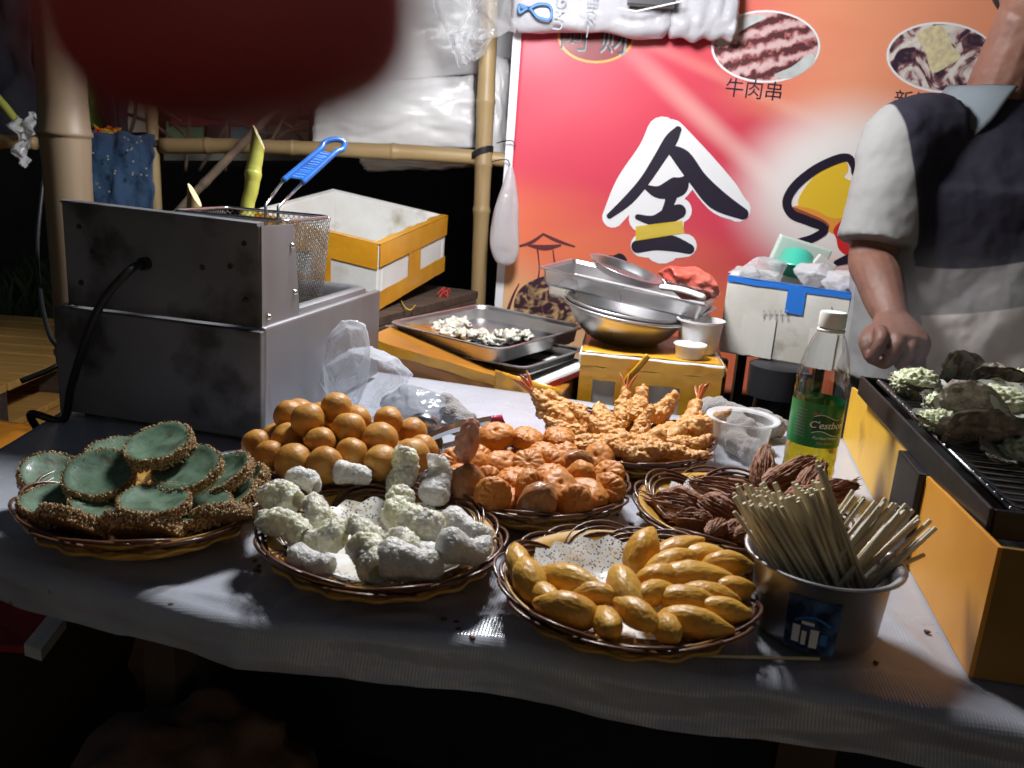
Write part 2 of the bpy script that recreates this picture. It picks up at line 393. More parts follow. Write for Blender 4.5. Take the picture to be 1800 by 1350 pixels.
# ================================================================== white foam packs wrapped in film, behind the rail
def pack(name, px, yy, dep, label, seed, m=m_wrap, bulge=.02, wr=.007):
    a, b, c_, d_ = [aty(x, y, yy) for x, y in px]
    bm = bmesh.new(); bmesh.ops.create_cube(bm, size=2); bmesh.ops.subdivide_edges(bm, edges=bm.edges[:], cuts=28, use_grid_fill=True)
    for v in bm.verts:
        x, y, z = v.co; n = V((x, y, z)); ln = max(abs(x), abs(y), abs(z)); sph = n.normalized()
        q = n.lerp(sph * 1.25, .16); u = (q.x + 1) / 2; vv = (1 - q.z) / 2
        base = a.lerp(b, u).lerp(d_.lerp(c_, u), vv)
        w_ = (1 - x * x) * (1 - z * z)
        v.co = base + V((0, (q.y + 1) / 2 * dep - (bulge * w_ if y < 0 else 0), 0)) + sph * (wr * fr((x * 2.2, y * 2, z * 2.6), 1.2, seed)) + V((0, wr * .5 * nz((x * 7 + z * 3, z * 2.5, 0), 1, seed), wr * .5 * nz((x * 4, 0, z), 1.3, seed + 3)))
    me = bpy.data.meshes.new(name); bm.to_mesh(me); bm.free()
    return tag(finish(name, me, m, None, smooth=True), label, 'foam pack', 'film wrapped foam packs behind the bamboo rail')
pack('foam_pack', [(560, 150), (836, 128), (838, 262), (540, 262)], 2.50, .28, 'lower film-wrapped white foam pack lying behind the bamboo rail', 3)
pack('foam_pack', [(540, -10), (870, -14), (852, 132), (560, 152)], 2.56, .26, 'upper film-wrapped white foam pack left of the red banner', 5)
pack('foam_pack', [(620, 262), (832, 266), (824, 294), (640, 302)], 2.52, .24, 'slack white wrapping sagging under the bamboo rail', 8, wr=.008)
pack('foam_pack', [(832, 100), (896, 98), (890, 285), (836, 280)], 2.58, .2, 'narrow white foam pack between upright pole and banner edge', 12)
pack('foam_pack', [(470, -180), (900, -180), (880, 10), (560, 20)], 2.6, .25, 'topmost film-wrapped foam pack cut off by the photo edge', 14)
k = MB(); k.box(aty(745, 150, 2.82) + V((0, 0, .12)), (.62, .03, .62)); 
tag(k.build('backing_board', m_wrap), 'pale board standing behind the wrapped foam packs', 'board')

# dark sheet added far behind the stalls to block the sky
k = MB(); k.grid(lambda u, v: V((-12 + 17 * u, 7.5 + .25 * sin(u * 60) * (1 - .3 * v) + .15 * nz((u * 30, v * 3, 0), 1, 2), 5.0 * v)), 160, 12)
tag(k.build('added_sky_blocker', m_darkcloth, smooth=True), 'dark sheet added far behind the stall to block the sky', 'backdrop')
# ================================================================== left pallets and floor things
def pallet(z, dx, label):
    c = V((-1.43 + dx, 2.2, z)); p = thing('pallet', c - V((.5, 0, 0)), label, 'pallet', 'stacked wooden pallets')
    me = None
    for i in range(9):
        k = MB(); k.box(c + V((-.6, .06 + i * .115, -.012)), (1.2, .104 + random.uniform(-.006, .004), .022), rotz(random.uniform(-.006, .006)), .003); k.build('plank', m_pallet, p)
    for x in (-.05, -.6, -1.15):
        for yy in (.06, .5, .95):
            k = MB(); k.box(c + V((x, yy, -.072)), (.09, .12, .088)); k.build('block', m_darkwood, p)
    for x in (-.05, -.6, -1.15):
        k = MB(); k.box(c + V((x, .51, -.128)), (.1, 1.04, .02), None, .003); k.build('runner', m_pallet, p)
pallet(.455, 0, 'upper orange-brown wooden pallet at the left edge, topmost of its stack')
pallet(.315, .03, 'second wooden pallet under the topmost one at the left edge')
pallet(.175, -.02, 'bottom wooden pallet of the stack at the left edge')
k = MB(); c = at(14, 768, .40)
k.grid(lambda u, v: c + V((-.25 + .33 * u, -.15 + .28 * v, .02 * fr((u * 3, v * 3, 0), 1, 9) - .05 * max(0, u - .85) * 6)), 16, 16)
tag(k.build('orange_sheet', m_orange, smooth=True, solid=.004), 'orange plastic sheet corner left of the tablecloth', 'sheet')
k = MB(); c = V((-1.0, 1.4, .0)); k.box(V((c.x, c.y, .2)), (.5, .5, .36), rotz(A), .01)
tag(k.build('cardboard_carton', mat('carton', (.05, .035, .025), rough=.9)), 'dark carton on the ground under the red panel', 'carton')
p = thing('red_signboard', at(40, 1080, .40), 'red panel with a white edge below the left end of the table', 'panel')
q = [at(-160, 1000, .40), at(112, 1078, .40), at(68, 1138, .385), at(-190, 1120, .385)]
k = MB(); k.hexa([x - V((0, 0, .012)) for x in q], q); k.build('sheet', m_redfab, p)
q = [at(88, 1076, .405), at(116, 1084, .405), at(72, 1142, .39), at(42, 1132, .39)]
k = MB(); k.hexa([x - V((0, 0, .02)) for x in q], q); k.build('white_border', m_whitepaint, p)

# black power cable far left, and the cord of a lamp
k = MB(); k.tube(smoothpts([aty(80, -60, 1.9), aty(74, 120, 1.85), aty(80, 260, 1.8), aty(66, 420, 1.7), aty(72, 520, 1.55), aty(88, 590, 1.4), aty(114, 632, 1.25), V((-.72, 1.2, .80))], 8), .0042, 8)
tag(k.build('black_cable', m_black, smooth=True), 'thin black cable hanging in a loop left of the thick post', 'cable')
# ================================================================== red banner (flat print on a hanging vinyl sheet)
YB = 2.40
def wv(x, z): return .010 * sin(x * 2.3 + z * 1.1) + .006 * nz((x * 2.2, z * 1.4, 0), 1.0, 4) + .010 * nz((x * 1.1 + z * .9, z * 1.6, 0), 1.2, 9) + .0035 * nz((x * 5 - z * 3, z * 4, 0), 1.0, 13)
def bw(x, y): q = aty(x, y, YB); return (q.x, q.z)
def on(x, z, off): return V((x, YB + wv(x, z) - off, z))
ban = thing('printed_banner', (1.0, YB, .6), 'large red and orange printed vinyl banner with black brush lettering behind the vendor', 'banner')
x0, x1, z0, z1 = -.058, 2.1, .56, 1.95
mb = bpy.data.materials.new('banner_print'); mb.use_nodes = True
n = mb.node_tree.nodes; l = mb.node_tree.links; b = n['Principled BSDF']; b.inputs['Roughness'].default_value = .42; b.inputs['Specular IOR Level'].default_value = .35
tc = n.new('ShaderNodeTexCoord'); sp = n.new('ShaderNodeSeparateXYZ'); l.new(tc.outputs['Object'], sp.inputs[0])   # object origin at (1, YB, .6)
def MA(op, a, bb, c=None):
    t = n.new('ShaderNodeMath'); t.operation = op
    for i, q in enumerate((a, bb, c)):
        if q is None: continue
        if isinstance(q, (int, float)): t.inputs[i].default_value = q
        else: l.new(q, t.inputs[i])
    return t.outputs[0]
def SM(q, a, bb):
    t = n.new('ShaderNodeMapRange'); t.interpolation_type = 'SMOOTHSTEP'; l.new(q, t.inputs[0]); t.inputs[1].default_value = a; t.inputs[2].default_value = bb; return t.outputs[0]
def MX(f, c1, c2):
    t = n.new('ShaderNodeMix'); t.data_type = 'RGBA'; l.new(f, t.inputs[0])
    for i, q in ((6, c1), (7, c2)):
        if isinstance(q, tuple): t.inputs[i].default_value = (*q, 1)
        else: l.new(q, t.inputs[i])
    return t.outputs[2]
X, Z_ = sp.outputs[0], sp.outputs[2]
mp = n.new('ShaderNodeMapping'); mp.inputs['Rotation'].default_value = (0, radians(-18), 0); mp.inputs['Scale'].default_value = (.8, 1, 3.2); l.new(tc.outputs['Object'], mp.inputs[0])
tn = n.new('ShaderNodeTexNoise'); tn.inputs['Scale'].default_value = 1.6; tn.inputs['Detail'].default_value = 2; l.new(mp.outputs[0], tn.inputs['Vector'])
red, ora, dor = (.68, .055, .10), (.90, .34, .19), (.76, .17, .09)
diag = MA('ADD', MA('MULTIPLY', X, .9), MA('MULTIPLY', Z_, .75))         # up to the right
f1 = SM(MA('ADD', diag, MA('MULTIPLY', MA('SUBTRACT', tn.outputs['Fac'], .5), .9)), .05, .62)
col = MX(f1, red, ora)
# orange towards the bottom, then sandy at the lower left
zz = MA('ADD', Z_, MA('MULTIPLY', X, .28))
f2 = SM(MA('ADD', zz, MA('MULTIPLY', MA('SUBTRACT', tn.outputs['Fac'], .5), .25)), .33, .08)
col = MX(f2, col, (.80, .19, .09))
f3 = SM(MA('ADD', Z_, MA('MULTIPLY', X, .55)), -.17, -.42)
col = MX(f3, col, (.78, .50, .26))
# printed light rays: one from the upper left down to the right
ry = MA('ABSOLUTE', MA('SUBTRACT', MA('ADD', MA('MULTIPLY', MA('ADD', X, .52), .72), Z_), .70), 0)
f4 = MA('MULTIPLY', MA('MULTIPLY', SM(ry, .055, .0), SM(X, -.9, -.5)), .5)
col = MX(f4, col, (.95, .62, .55))
ry2 = MA('ABSOLUTE', MA('SUBTRACT', MA('ADD', MA('MULTIPLY', MA('ADD', X, .52), .35), Z_), .83), 0)
col = MX(MA('MULTIPLY', SM(ry2, .03, 0), .22), col, (.95, .55, .45))
# pale halo round the flame
fx, fz = bw(1490, 340)
dx = MA('MULTIPLY', MA('SUBTRACT', X, fx - 1.0), .8); dz = MA('SUBTRACT', Z_, fz - .6)
rr = MA('SQRT', MA('ADD', MA('MULTIPLY', dx, dx), MA('MULTIPLY', dz, dz)), 0)
col = MX(SM(rr, .30, .12), col, (.95, .90, .86))
l.new(col, b.inputs['Base Color'])
k = MB(); k.grid(lambda u, v: on(x0 + (x1 - x0) * u, z0 + (z1 - z0) * v, 0), 90, 60)
vs = k.build('vinyl_sheet', mb, ban, smooth=True, solid=.0012)
m_hem = mat('banner_hem', (.80, .80, .84), rough=.45)
m_pblack = mat('print_black', (.018, .014, .03), rough=.4); m_pwhite = mat('print_white', (.88, .88, .90), rough=.4)
m_pyel = mat('print_yellow', (.90, .58, .04), rough=.4); m_pora = mat('print_orange', (.88, .36, .06), rough=.4); m_pbrown = mat('print_brown', (.35, .09, .05), rough=.4)
m_pred = mat('print_red', (.70, .03, .03), rough=.4); m_pmaroon = mat('print_maroon', (.24, .01, .02), rough=.4); m_pgold = mat('print_gold', (.75, .36, .06), rough=.4)
m_pgrey = mat('print_dim_grey', (.33, .34, .33), rough=.5)
m_ptape = mat('clear_yellow_tape', (.80, .58, .06), rough=.25, alpha=.8)
def strip(name, pts, m, off, parent=ban, n=5):
    """ribbon with px points (x, y, half width px), following the sheet"""
    P = smoothpts([V((x, y, w_)) for x, y, w_ in pts], n); k = MB(); vs = []; fs = []; N = len(P)
    for i, q in enumerate(P):
        a_ = P[max(i - 1, 0)]; b_ = P[min(i + 1, N - 1)]; t = V((b_.x - a_.x, b_.y - a_.y)); t = t.normalized() if t.length > 0 else V((1, 0))
        nx, ny = -t.y, t.x
        for s in (-1, -.5, 0, .5, 1):
            x, z = bw(q.x + nx * q.z * s, q.y + ny * q.z * s); vs.append(on(x, z, off))
    for i in range(N - 1):
        for s in range(4): fs.append((i * 5 + s, i * 5 + s + 1, (i + 1) * 5 + s + 1, (i + 1) * 5 + s))
    # round ends
    for e, sg in ((0, -1), (N - 1, 1)):
        q = P[e]; a_ = P[max(e - 1, 0)]; b_ = P[min(e + 1, N - 1)]; an = atan2(b_.y - a_.y, b_.x - a_.x) + (pi if sg < 0 else 0)
        o = len(vs); x, z = bw(q.x, q.y); vs.append(on(x, z, off + .00005))
        for j in range(9):
            t = an - pi / 2 + pi * j / 8; x, z = bw(q.x + cos(t) * q.z, q.y + sin(t) * q.z); vs.append(on(x, z, off + .00005))
        for j in range(8): fs.append((o, o + 1 + j, o + 2 + j))
    k.add(vs, fs); return k.build(name, m, parent, smooth=True)
def poly(name, pts, m, off, parent=ban, n=5, closed=True, cuts=2):
    P = smoothpts([V((x, y, 0)) for x, y in pts], n, True) if n > 1 else [V((x, y, 0)) for x, y in pts]
    bm = bmesh.new(); f = bm.faces.new([bm.verts.new((q.x, q.y, 0)) for q in P])
    bmesh.ops.triangulate(bm, faces=[f]); 
    for _ in range(cuts): bmesh.ops.subdivide_edges(bm, edges=[e for e in bm.edges if e.calc_length() > 14], cuts=1)
    bmesh.ops.triangulate(bm, faces=bm.faces[:])
    for v in bm.verts: x, z = bw(v.co.x, v.co.y); v.co = on(x, z, off)
    k = MB(); bm.verts.ensure_lookup_table(); k.add([v.co.copy() for v in bm.verts], [tuple(v.index for v in f.verts) for f in bm.faces]); bm.free()
    return k.build(name, m, parent, smooth=True)
def ellipse(cx, cy, rx, ry, tilt=0, n=40): return [(cx + rx * cos(t) * cos(tilt) - ry * sin(t) * sin(tilt), cy + rx * cos(t) * sin(tilt) + ry * sin(t) * cos(tilt)) for t in [2 * pi * i / n for i in range(n)]]
# hem along the left edge
k = MB(); k.grid(lambda u, v: on(-.066 + .022 * u - .0 * v, z0 + (z1 - z0) * v, .003), 2, 40); k.build('hem', m_hem, ban, smooth=True)
# the brush character, white outline then black strokes
W = [[(1165, 232, 32), (1150, 270, 34), (1110, 330, 34), (1078, 382, 22)], [(1180, 235, 30), (1225, 290, 36), (1270, 345, 38), (1298, 368, 26)],
     [(1190, 320, 36), (1160, 345, 40)], [(1180, 320, 30), (1170, 400, 38), (1165, 430, 40)], [(1135, 375, 26), (1195, 370, 26)], [(1130, 432, 24), (1165, 432, 28), (1205, 432, 24)], [(1130, 385, 28), (1150, 330, 46), (1180, 300, 40)]]
for i, s in enumerate(W): strip('character_outline', [(a, b, c * .86) for a, b, c in s], m_pwhite, .0016 + i * .00012)
K = [[(1192, 228, 5), (1180, 246, 9), (1160, 278, 8), (1134, 318, 7), (1105, 352, 7), (1072, 380, 4)],
     [(1178, 262, 6), (1200, 278, 12), (1228, 316, 12), (1262, 352, 14), (1306, 376, 8)],
     [(1138, 330, 4), (1160, 338, 9), (1192, 328, 14), (1206, 316, 6)],
     [(1184, 330, 10), (1178, 356, 7), (1168, 382, 6)],
     [(1122, 382, 4), (1150, 388, 7), (1178, 378, 11), (1194, 372, 10)],
     [(1122, 434, 9), (1150, 428, 10), (1180, 428, 11), (1212, 438, 7)]]
for i, s in enumerate(K): strip('brush_stroke', [(a, b, c * 1.3) for a, b, c in s], m_pblack, .0030 + i * .00012)
poly('tape_patch', [(1118, 398), (1200, 388), (1204, 410), (1118, 424)], m_ptape, .0048, n=1)
# second character drawn as a flame
poly('flame', [(1402, 358), (1420, 322), (1450, 296), (1484, 284), (1490, 300), (1484, 312), (1510, 318), (1560, 300), (1560, 400), (1500, 412), (1460, 384), (1425, 372)], m_pyel, .0018)
poly('flame_base', [(1396, 362), (1430, 368), (1470, 384), (1540, 372), (1545, 398), (1490, 418), (1440, 398), (1402, 378)], m_pora, .0024)
poly('flame_core', [(1466, 402), (1490, 380), (1520, 372), (1560, 380), (1560, 440), (1500, 450), (1476, 440), (1470, 420)], m_pred, .0030)
poly('flame_shade', [(1392, 364), (1420, 374), (1450, 388), (1458, 400), (1440, 402), (1410, 384)], m_pbrown, .0027)
for i, s in enumerate([[(1540, 296, 6), (1508, 306, 9), (1500, 292, 7), (1490, 278, 7), (1470, 280, 8), (1432, 298, 8), (1398, 326, 8), (1383, 354, 8), (1392, 376, 8), (1420, 388, 8), (1450, 402, 7), (1430, 418, 7), (1400, 428, 7), (1370, 442, 4)],
                       [(1478, 402, 5), (1500, 396, 9), (1530, 380, 10), (1560, 372, 8)], [(1470, 462, 5), (1500, 452, 9), (1540, 440, 11)]]): strip('brush_stroke', s, m_pblack, .0036 + i * .0002)
# round logo half under the bags
poly('logo_disc', ellipse(1048, 62, 66, 46), m_pmaroon, .0016, n=1)
strip('logo_ring', [(x, y, 2.2) for x, y in ellipse(1048, 62, 66, 47)] + [(1114, 62, 2.2)], m_pgold, .0021, n=1)
def ptext(name, body, cx, cy, size, m, off, ang=radians(-1), sx=1.0):
    me = text_mesh(body, size); X0, Z0 = bw(cx, cy); mats = rotz(ang)
    for v in me.vertices:
        q = mats @ V((v.co.x * sx, v.co.y, 0)); v.co = on(X0 + q.x, Z0 + q.y, off) - ORG[ban.name]
    return finish(name, me, m, ban)
ptext('logo_lettering', '阿 财', 1047, 70, .085, m_pgrey, .0027); ptext('logo_lettering', '阿 财', 1045, 68, .082, m_pblack, .0033)
ptext('caption', '牛肉串', 1325, 160, .052, m_pblack, .0022); ptext('caption', '新鲜生蚝', 1634, 184, .052, m_pblack, .0022)
# two oval pictures
def picmat(name, fn):
    m = bpy.data.materials.new(name); m.use_nodes = True; n = m.node_tree.nodes; l = m.node_tree.links; b = n['Principled BSDF']; b.inputs['Roughness'].default_value = .42
    tc = n.new('ShaderNodeTexCoord'); fn(n, l, b, tc); return m
def pic_beef(n, l, b, tc):
    mp = n.new('ShaderNodeMapping'); mp.inputs['Rotation'].default_value = (0, radians(18), 0); l.new(tc.outputs['Object'], mp.inputs[0])
    wa = n.new('ShaderNodeTexWave'); wa.bands_direction = 'Z'; wa.inputs['Scale'].default_value = 7.5; wa.inputs['Distortion'].default_value = 3.2; wa.inputs['Detail'].default_value = 4; wa.inputs['Detail Scale'].default_value = 7; l.new(mp.outputs[0], wa.inputs[0])
    no = n.new('ShaderNodeTexNoise'); no.inputs['Scale'].default_value = 60; no.inputs['Detail'].default_value = 5; l.new(mp.outputs[0], no.inputs[0])
    r = n.new('ShaderNodeValToRGB'); e = r.color_ramp.elements; e[0].position = .12; e[0].color = (.10, .025, .03, 1); e[1].position = .95; e[1].color = (.72, .50, .50, 1)
    q = r.color_ramp.elements.new(.4); q.color = (.42, .13, .13, 1)
    ad = n.new('ShaderNodeMath'); ad.operation = 'MULTIPLY_ADD'; l.new(no.outputs[0], ad.inputs[0]); ad.inputs[1].default_value = 1.1; ad.inputs[2].default_value = -.55
    a2 = n.new('ShaderNodeMath'); a2.operation = 'ADD'; l.new(ad.outputs[0], a2.inputs[0]); l.new(wa.outputs['Fac'], a2.inputs[1]); l.new(a2.outputs[0], r.inputs[0]); l.new(r.outputs[0], b.inputs['Base Color'])
def pic_oyster(n, l, b, tc):
    vo = n.new('ShaderNodeTexNoise'); vo.inputs['Scale'].default_value = 16; vo.inputs['Detail'].default_value = 4; vo.inputs['Distortion'].default_value = 1.5; l.new(tc.outputs['Object'], vo.inputs[0])
    r = n.new('ShaderNodeValToRGB'); e = r.color_ramp.elements; e[0].position = .40; e[0].color = (.03, .015, .04, 1); e[1].position = .60; e[1].color = (.78, .74, .68, 1)
    q = r.color_ramp.elements.new(.48); q.color = (.22, .09, .10, 1); q = r.color_ramp.elements.new(.52); q.color = (.6, .48, .46, 1)
    l.new(vo.outputs[0], r.inputs[0]); l.new(r.outputs[0], b.inputs['Base Color'])
poly('picture_rim', ellipse(1345, 82, 95, 64), m_pwhite, .0016, n=1, cuts=3); pb = poly('food_picture', ellipse(1345, 82, 91, 60), picmat('picture_beef', pic_beef), .0024, n=1, cuts=3)
poly('picture_corner', [(1265, 60), (1290, 40), (1330, 28), (1345, 32), (1310, 50), (1280, 72), (1262, 84)], mat('picture_plate', (.66, .68, .66), (.5, .54, .54), 30, .4), .0030)
poly('picture_corner', [(1360, 132), (1390, 118), (1420, 96), (1430, 104), (1415, 124), (1385, 138)], MATS['picture_plate'], .0030)
poly('picture_rim', ellipse(1652, 102, 98, 62, radians(3)), m_pwhite, .0016, n=1, cuts=3); poly('food_picture', ellipse(1652, 102, 94, 58, radians(3)), picmat('picture_oyster', pic_oyster), .0024, n=1, cuts=3)
poly('picture_patch', [(1608, 62), (1650, 46), (1668, 80), (1684, 100), (1660, 118), (1634, 128), (1622, 92)], mat('picture_egg', (.80, .74, .42), (.62, .50, .34), 60, .4), .0031)
# ink drawing lower left: a small hat roof over a dark round jar
for s in [[(914, 433, 2), (935, 426, 3), (955, 412, 2)], [(955, 412, 2), (980, 424, 3), (1010, 434, 1.5)], [(930, 432, 2), (958, 436, 5), (985, 432, 2)], [(945, 440, 1.5), (948, 470, 1), (945, 500, 2)], [(972, 440, 1), (975, 462, 1.5)], [(892, 548, 3), (902, 520, 2), (912, 500, 1)]]: strip('ink_line', s, mat('print_ink', (.12, .02, .03), rough=.5) if 'print_ink' not in MATS else MATS['print_ink'], .0018)
def pic_jar(n, l, b, tc):
    vo = n.new('ShaderNodeTexNoise'); vo.inputs['Scale'].default_value = 22; vo.inputs['Detail'].default_value = 5; vo.inputs['Distortion'].default_value = 2.5; l.new(tc.outputs['Object'], vo.inputs[0])
    r = n.new('ShaderNodeValToRGB'); e = r.color_ramp.elements; e[0].position = .46; e[0].color = (.045, .015, .03, 1); e[1].position = .66; e[1].color = (.62, .40, .18, 1)
    l.new(vo.outputs[0], r.inputs[0]); l.new(r.outputs[0], b.inputs['Base Color'])
poly('drawn_jar', [(908, 560), (904, 530), (918, 505), (950, 488), (985, 484), (1020, 500), (1030, 540), (1010, 570), (950, 572)], picmat('picture_jar', pic_jar), .0019)
poly('drawn_roof', [(1040, 446), (1075, 450), (1090, 446), (1100, 452), (1100, 462), (1060, 462)], m_pblack, .0018)
# ties at the hem
for (x, y) in ((884, 283), (893, 250)):
    c = aty(x, y, YB - .01); k = MB(); k.tube(smoothpts([c + V((-.03, .02, -.004)), c + V((-.01, -.006, .002)), c + V((.012, -.006, .004)), c + V((.02, .0, -.01))], 4), .0016, 6); k.build('wire_tie', m_wire, ban, smooth=True)

# ================================================================== plastic over the top of the banner
def crumple(name, px, yy, m, label, cat, seed, dep=.05, fs=4, nu=44, nv=44, pinch=None, solid=.0, bulge=0.0):
    a, b, c_, d_ = [aty(x, y, yy) for x, y in px]
    def fn(u, v):
        q = a.lerp(b, u).lerp(d_.lerp(c_, u), v); e = min(1, 6 * min(u, 1 - u, v, 1 - v) + .25)
        h = dep * (abs(nz((u * fs, v * fs * .4, 0), 1, seed)) * 1.5 + .5 * abs(nz((u * fs * 2.3 + v, v * fs * .8, 1), 1, seed + 2)) + .05 * nz((u * 14, v * 10, 0), 1, seed))
        return q + V((.25 * dep * nz((u * 5, v * 5, 4), 1, seed), -h - bulge * sin(pi * u) * sin(pi * v), .25 * dep * nz((u * 5, v * 5, 8), 1, seed + 1)))
    k = MB(); k.grid(fn, nu, nv); return tag(k.build(name, m, smooth=True, solid=solid), label, cat)
crumple('film_bundle', [(752, -60), (925, -70), (905, 62), (790, 84)], 2.35, m_film, 'clear plastic film bunched up above the upright pole', 'film', 3, .06, 3.2)
crumple('film_bundle', [(785, 60), (872, 52), (848, 100), (808, 118)], 2.35, m_film, 'crumpled tail of clear film hanging over the pole', 'film', 6, .04, 3)
p = thing('printed_bag_roll', aty(1090, 60, 2.2), 'bundle of white plastic bags with blue print hanging over the banner top', 'bags')
def roll(name, x0, x1, yb, seed, yy=2.345):
    a = aty(x0, yb, yy); b_ = aty(x1, yb + (x1 - x0) * .055, yy); k = MB()
    def fn(u, v):
        t = v * pi * 1.15 - .25; q = a.lerp(b_, u); e = 1 - .5 * max(0, abs(u - .5) * 2 - .9) * 10
        return q + V((0, -.035 * sin(t) * e - .015 * abs(nz((u * 6, v * 3, 0), 1, seed)), .03 - .04 * cos(t) * e + (.28 * max(0, v - .62) if v > .62 else 0) + .012 * nz((u * 5, v * 2, 0), 1, seed + 1)))
    k.grid(fn, 40, 24); return k.build(name, m_printbag, p, smooth=True, solid=.001)
roll('bag_fold', 898, 1178, 46, 2); roll('bag_fold', 1172, 1290, 60, 5)
def printon(name, pts, m, yy=2.283, r=.0035):
    k = MB(); k.tube(smoothpts([aty(x, y, yy) for x, y in pts], 5), [(r, .0006)] * ((len(pts) - 1) * 5 + 1), 6); return k.build(name, m, p, smooth=True)
printon('blue_print', [(912, 8), (930, 14), (945, 8), (962, 8), (970, 18), (966, 34), (945, 30), (930, 14), (914, 22), (912, 8)], m_blueink)
def btext(body, cx, cy, size, m, rot):
    me = text_mesh(body, size); c = aty(cx, cy, 2.281); R_ = rotz(rot)
    for v in me.vertices: q = R_ @ V((v.co.x, v.co.y, 0)); v.co = V((c.x + q.x, c.y, c.z + q.y)) - ORG[p.name]
    return finish('bag_print', me, m, p)
btext('UNG', 984, 24, .036, m_greyink, radians(86)); btext('一次用品', 1040, 22, .03, m_greyink, radians(86))
k = MB(); k.box(aty(1145, 0, 2.27), (.115, .03, .03), rotz(0), .003); k.build('dark_card', m_darkcard, p)
k = MB(); k.tube([aty(1086, 14, 2.25), aty(1118, 20, 2.25), aty(1200, 2, 2.25)], .0022, 6); k.build('white_binding', m_pwhite, p)
# the white bag tied to the banner's left hem
top = aty(898, 296, 2.36); p = thing('hanging_bag', top, 'long white plastic bag tied to the left hem of the banner', 'bag')
zc = [(898, 293, 3, 3), (896, 320, 10, 7), (890, 360, 19, 12), (886, 400, 23, 16), (886, 435, 23, 15), (888, 458, 15, 9), (890, 464, 4, 3)]
k = MB(); pts = smoothpts([V((a, b, c)) for a, b, c, d in zc], 5); N = len(pts); vs = []; fs = []; sg = 28
for i, q in enumerate(pts):
    c = aty(q.x, q.y, 2.36); r = q.z / FPX * 2.36
    for j in range(sg):
        t = 2 * pi * j / sg; rr = r * (1 + .16 * sin(3 * t + i * .12) + .18 * nz((cos(t) * 2, sin(t) * 2, i * .11), 1.6, 3)); vs.append(c + V((cos(t) * rr, sin(t) * rr * .6 - .03, 0)))
for i in range(N - 1):
    for j in range(sg): fs.append((i * sg + j, i * sg + (j + 1) % sg, (i + 1) * sg + (j + 1) % sg, (i + 1) * sg + j))
k.add(vs, fs); k.build('bag_body', m_bagwhite, p, smooth=True)
# ================================================================== table and its plastic cloth
m_legwood = mat('table_leg_wood', (.10, .07, .045), (.06, .04, .03), 9, .8)
def clothmat():
    m = bpy.data.materials.new('ribbed_plastic_cloth'); m.use_nodes = True; n = m.node_tree.nodes; l = m.node_tree.links; b = n['Principled BSDF']
    tc = n.new('ShaderNodeTexCoord'); mp = n.new('ShaderNodeMapping'); mp.inputs['Rotation'].default_value = (0, 0, radians(9)); l.new(tc.outputs['Object'], mp.inputs[0])
    wa = n.new('ShaderNodeTexWave'); wa.bands_direction = 'X'; wa.inputs['Scale'].default_value = 112; wa.inputs['Distortion'].default_value = .6; wa.inputs['Detail'].default_value = 1; wa.inputs['Detail Scale'].default_value = .1; l.new(mp.outputs[0], wa.inputs[0])
    wb = n.new('ShaderNodeTexWave'); wb.bands_direction = 'Y'; wb.inputs['Scale'].default_value = 130; l.new(mp.outputs[0], wb.inputs[0])
    n1 = n.new('ShaderNodeTexNoise'); n1.inputs['Scale'].default_value = 9; n1.inputs['Detail'].default_value = 4; l.new(tc.outputs['Object'], n1.inputs[0])
    n2 = n.new('ShaderNodeTexNoise'); n2.inputs['Scale'].default_value = 4.5; n2.inputs['Detail'].default_value = 6; l.new(tc.outputs['Object'], n2.inputs[0])
    b1 = n.new('ShaderNodeBump'); b1.inputs['Strength'].default_value = .22; b1.inputs['Distance'].default_value = .0007; l.new(wa.outputs['Fac'], b1.inputs['Height'])
    b3 = n.new('ShaderNodeBump'); b3.inputs['Strength'].default_value = .12; b3.inputs['Distance'].default_value = .0005; l.new(wb.outputs['Fac'], b3.inputs['Height']); l.new(b1.outputs[0], b3.inputs['Normal'])
    b2 = n.new('ShaderNodeBump'); b2.inputs['Strength'].default_value = .35; b2.inputs['Distance'].default_value = .012; l.new(n1.outputs[0], b2.inputs['Height']); l.new(b3.outputs[0], b2.inputs['Normal']); l.new(b2.outputs[0], b.inputs['Normal'])
    mx = n.new('ShaderNodeMix'); mx.data_type = 'RGBA'; r = n.new('ShaderNodeMapRange'); r.inputs[1].default_value = .42; r.inputs[2].default_value = .72; l.new(n2.outputs[0], r.inputs[0]); l.new(r.outputs[0], mx.inputs[0])
    mx.inputs[6].default_value = (.46, .48, .54, 1); mx.inputs[7].default_value = (.30, .30, .335, 1)
    n4 = n.new('ShaderNodeTexNoise'); n4.inputs['Scale'].default_value = 70; n4.inputs['Detail'].default_value = 4; l.new(tc.outputs['Object'], n4.inputs[0])
    r4 = n.new('ShaderNodeMapRange'); r4.inputs[1].default_value = .69; r4.inputs[2].default_value = .74; l.new(n4.outputs[0], r4.inputs[0])
    m5 = n.new('ShaderNodeMath'); m5.operation = 'MULTIPLY'; l.new(r4.outputs[0], m5.inputs[0]); l.new(r.outputs[0], m5.inputs[1])
    m4 = n.new('ShaderNodeMix'); m4.data_type = 'RGBA'; l.new(m5.outputs[0], m4.inputs[0]); l.new(mx.outputs[2], m4.inputs[6]); m4.inputs[7].default_value = (.16, .10, .05, 1)
    l.new(m4.outputs[2], b.inputs['Base Color'])
    r2 = n.new('ShaderNodeMapRange'); r2.inputs[1].default_value = .35; r2.inputs[2].default_value = .65; r2.inputs[3].default_value = .18; r2.inputs[4].default_value = .34; l.new(n2.outputs[0], r2.inputs[0]); l.new(r2.outputs[0], b.inputs['Roughness'])
    b.inputs['Specular IOR Level'].default_value = .5
    return m
m_cloth = clothmat()
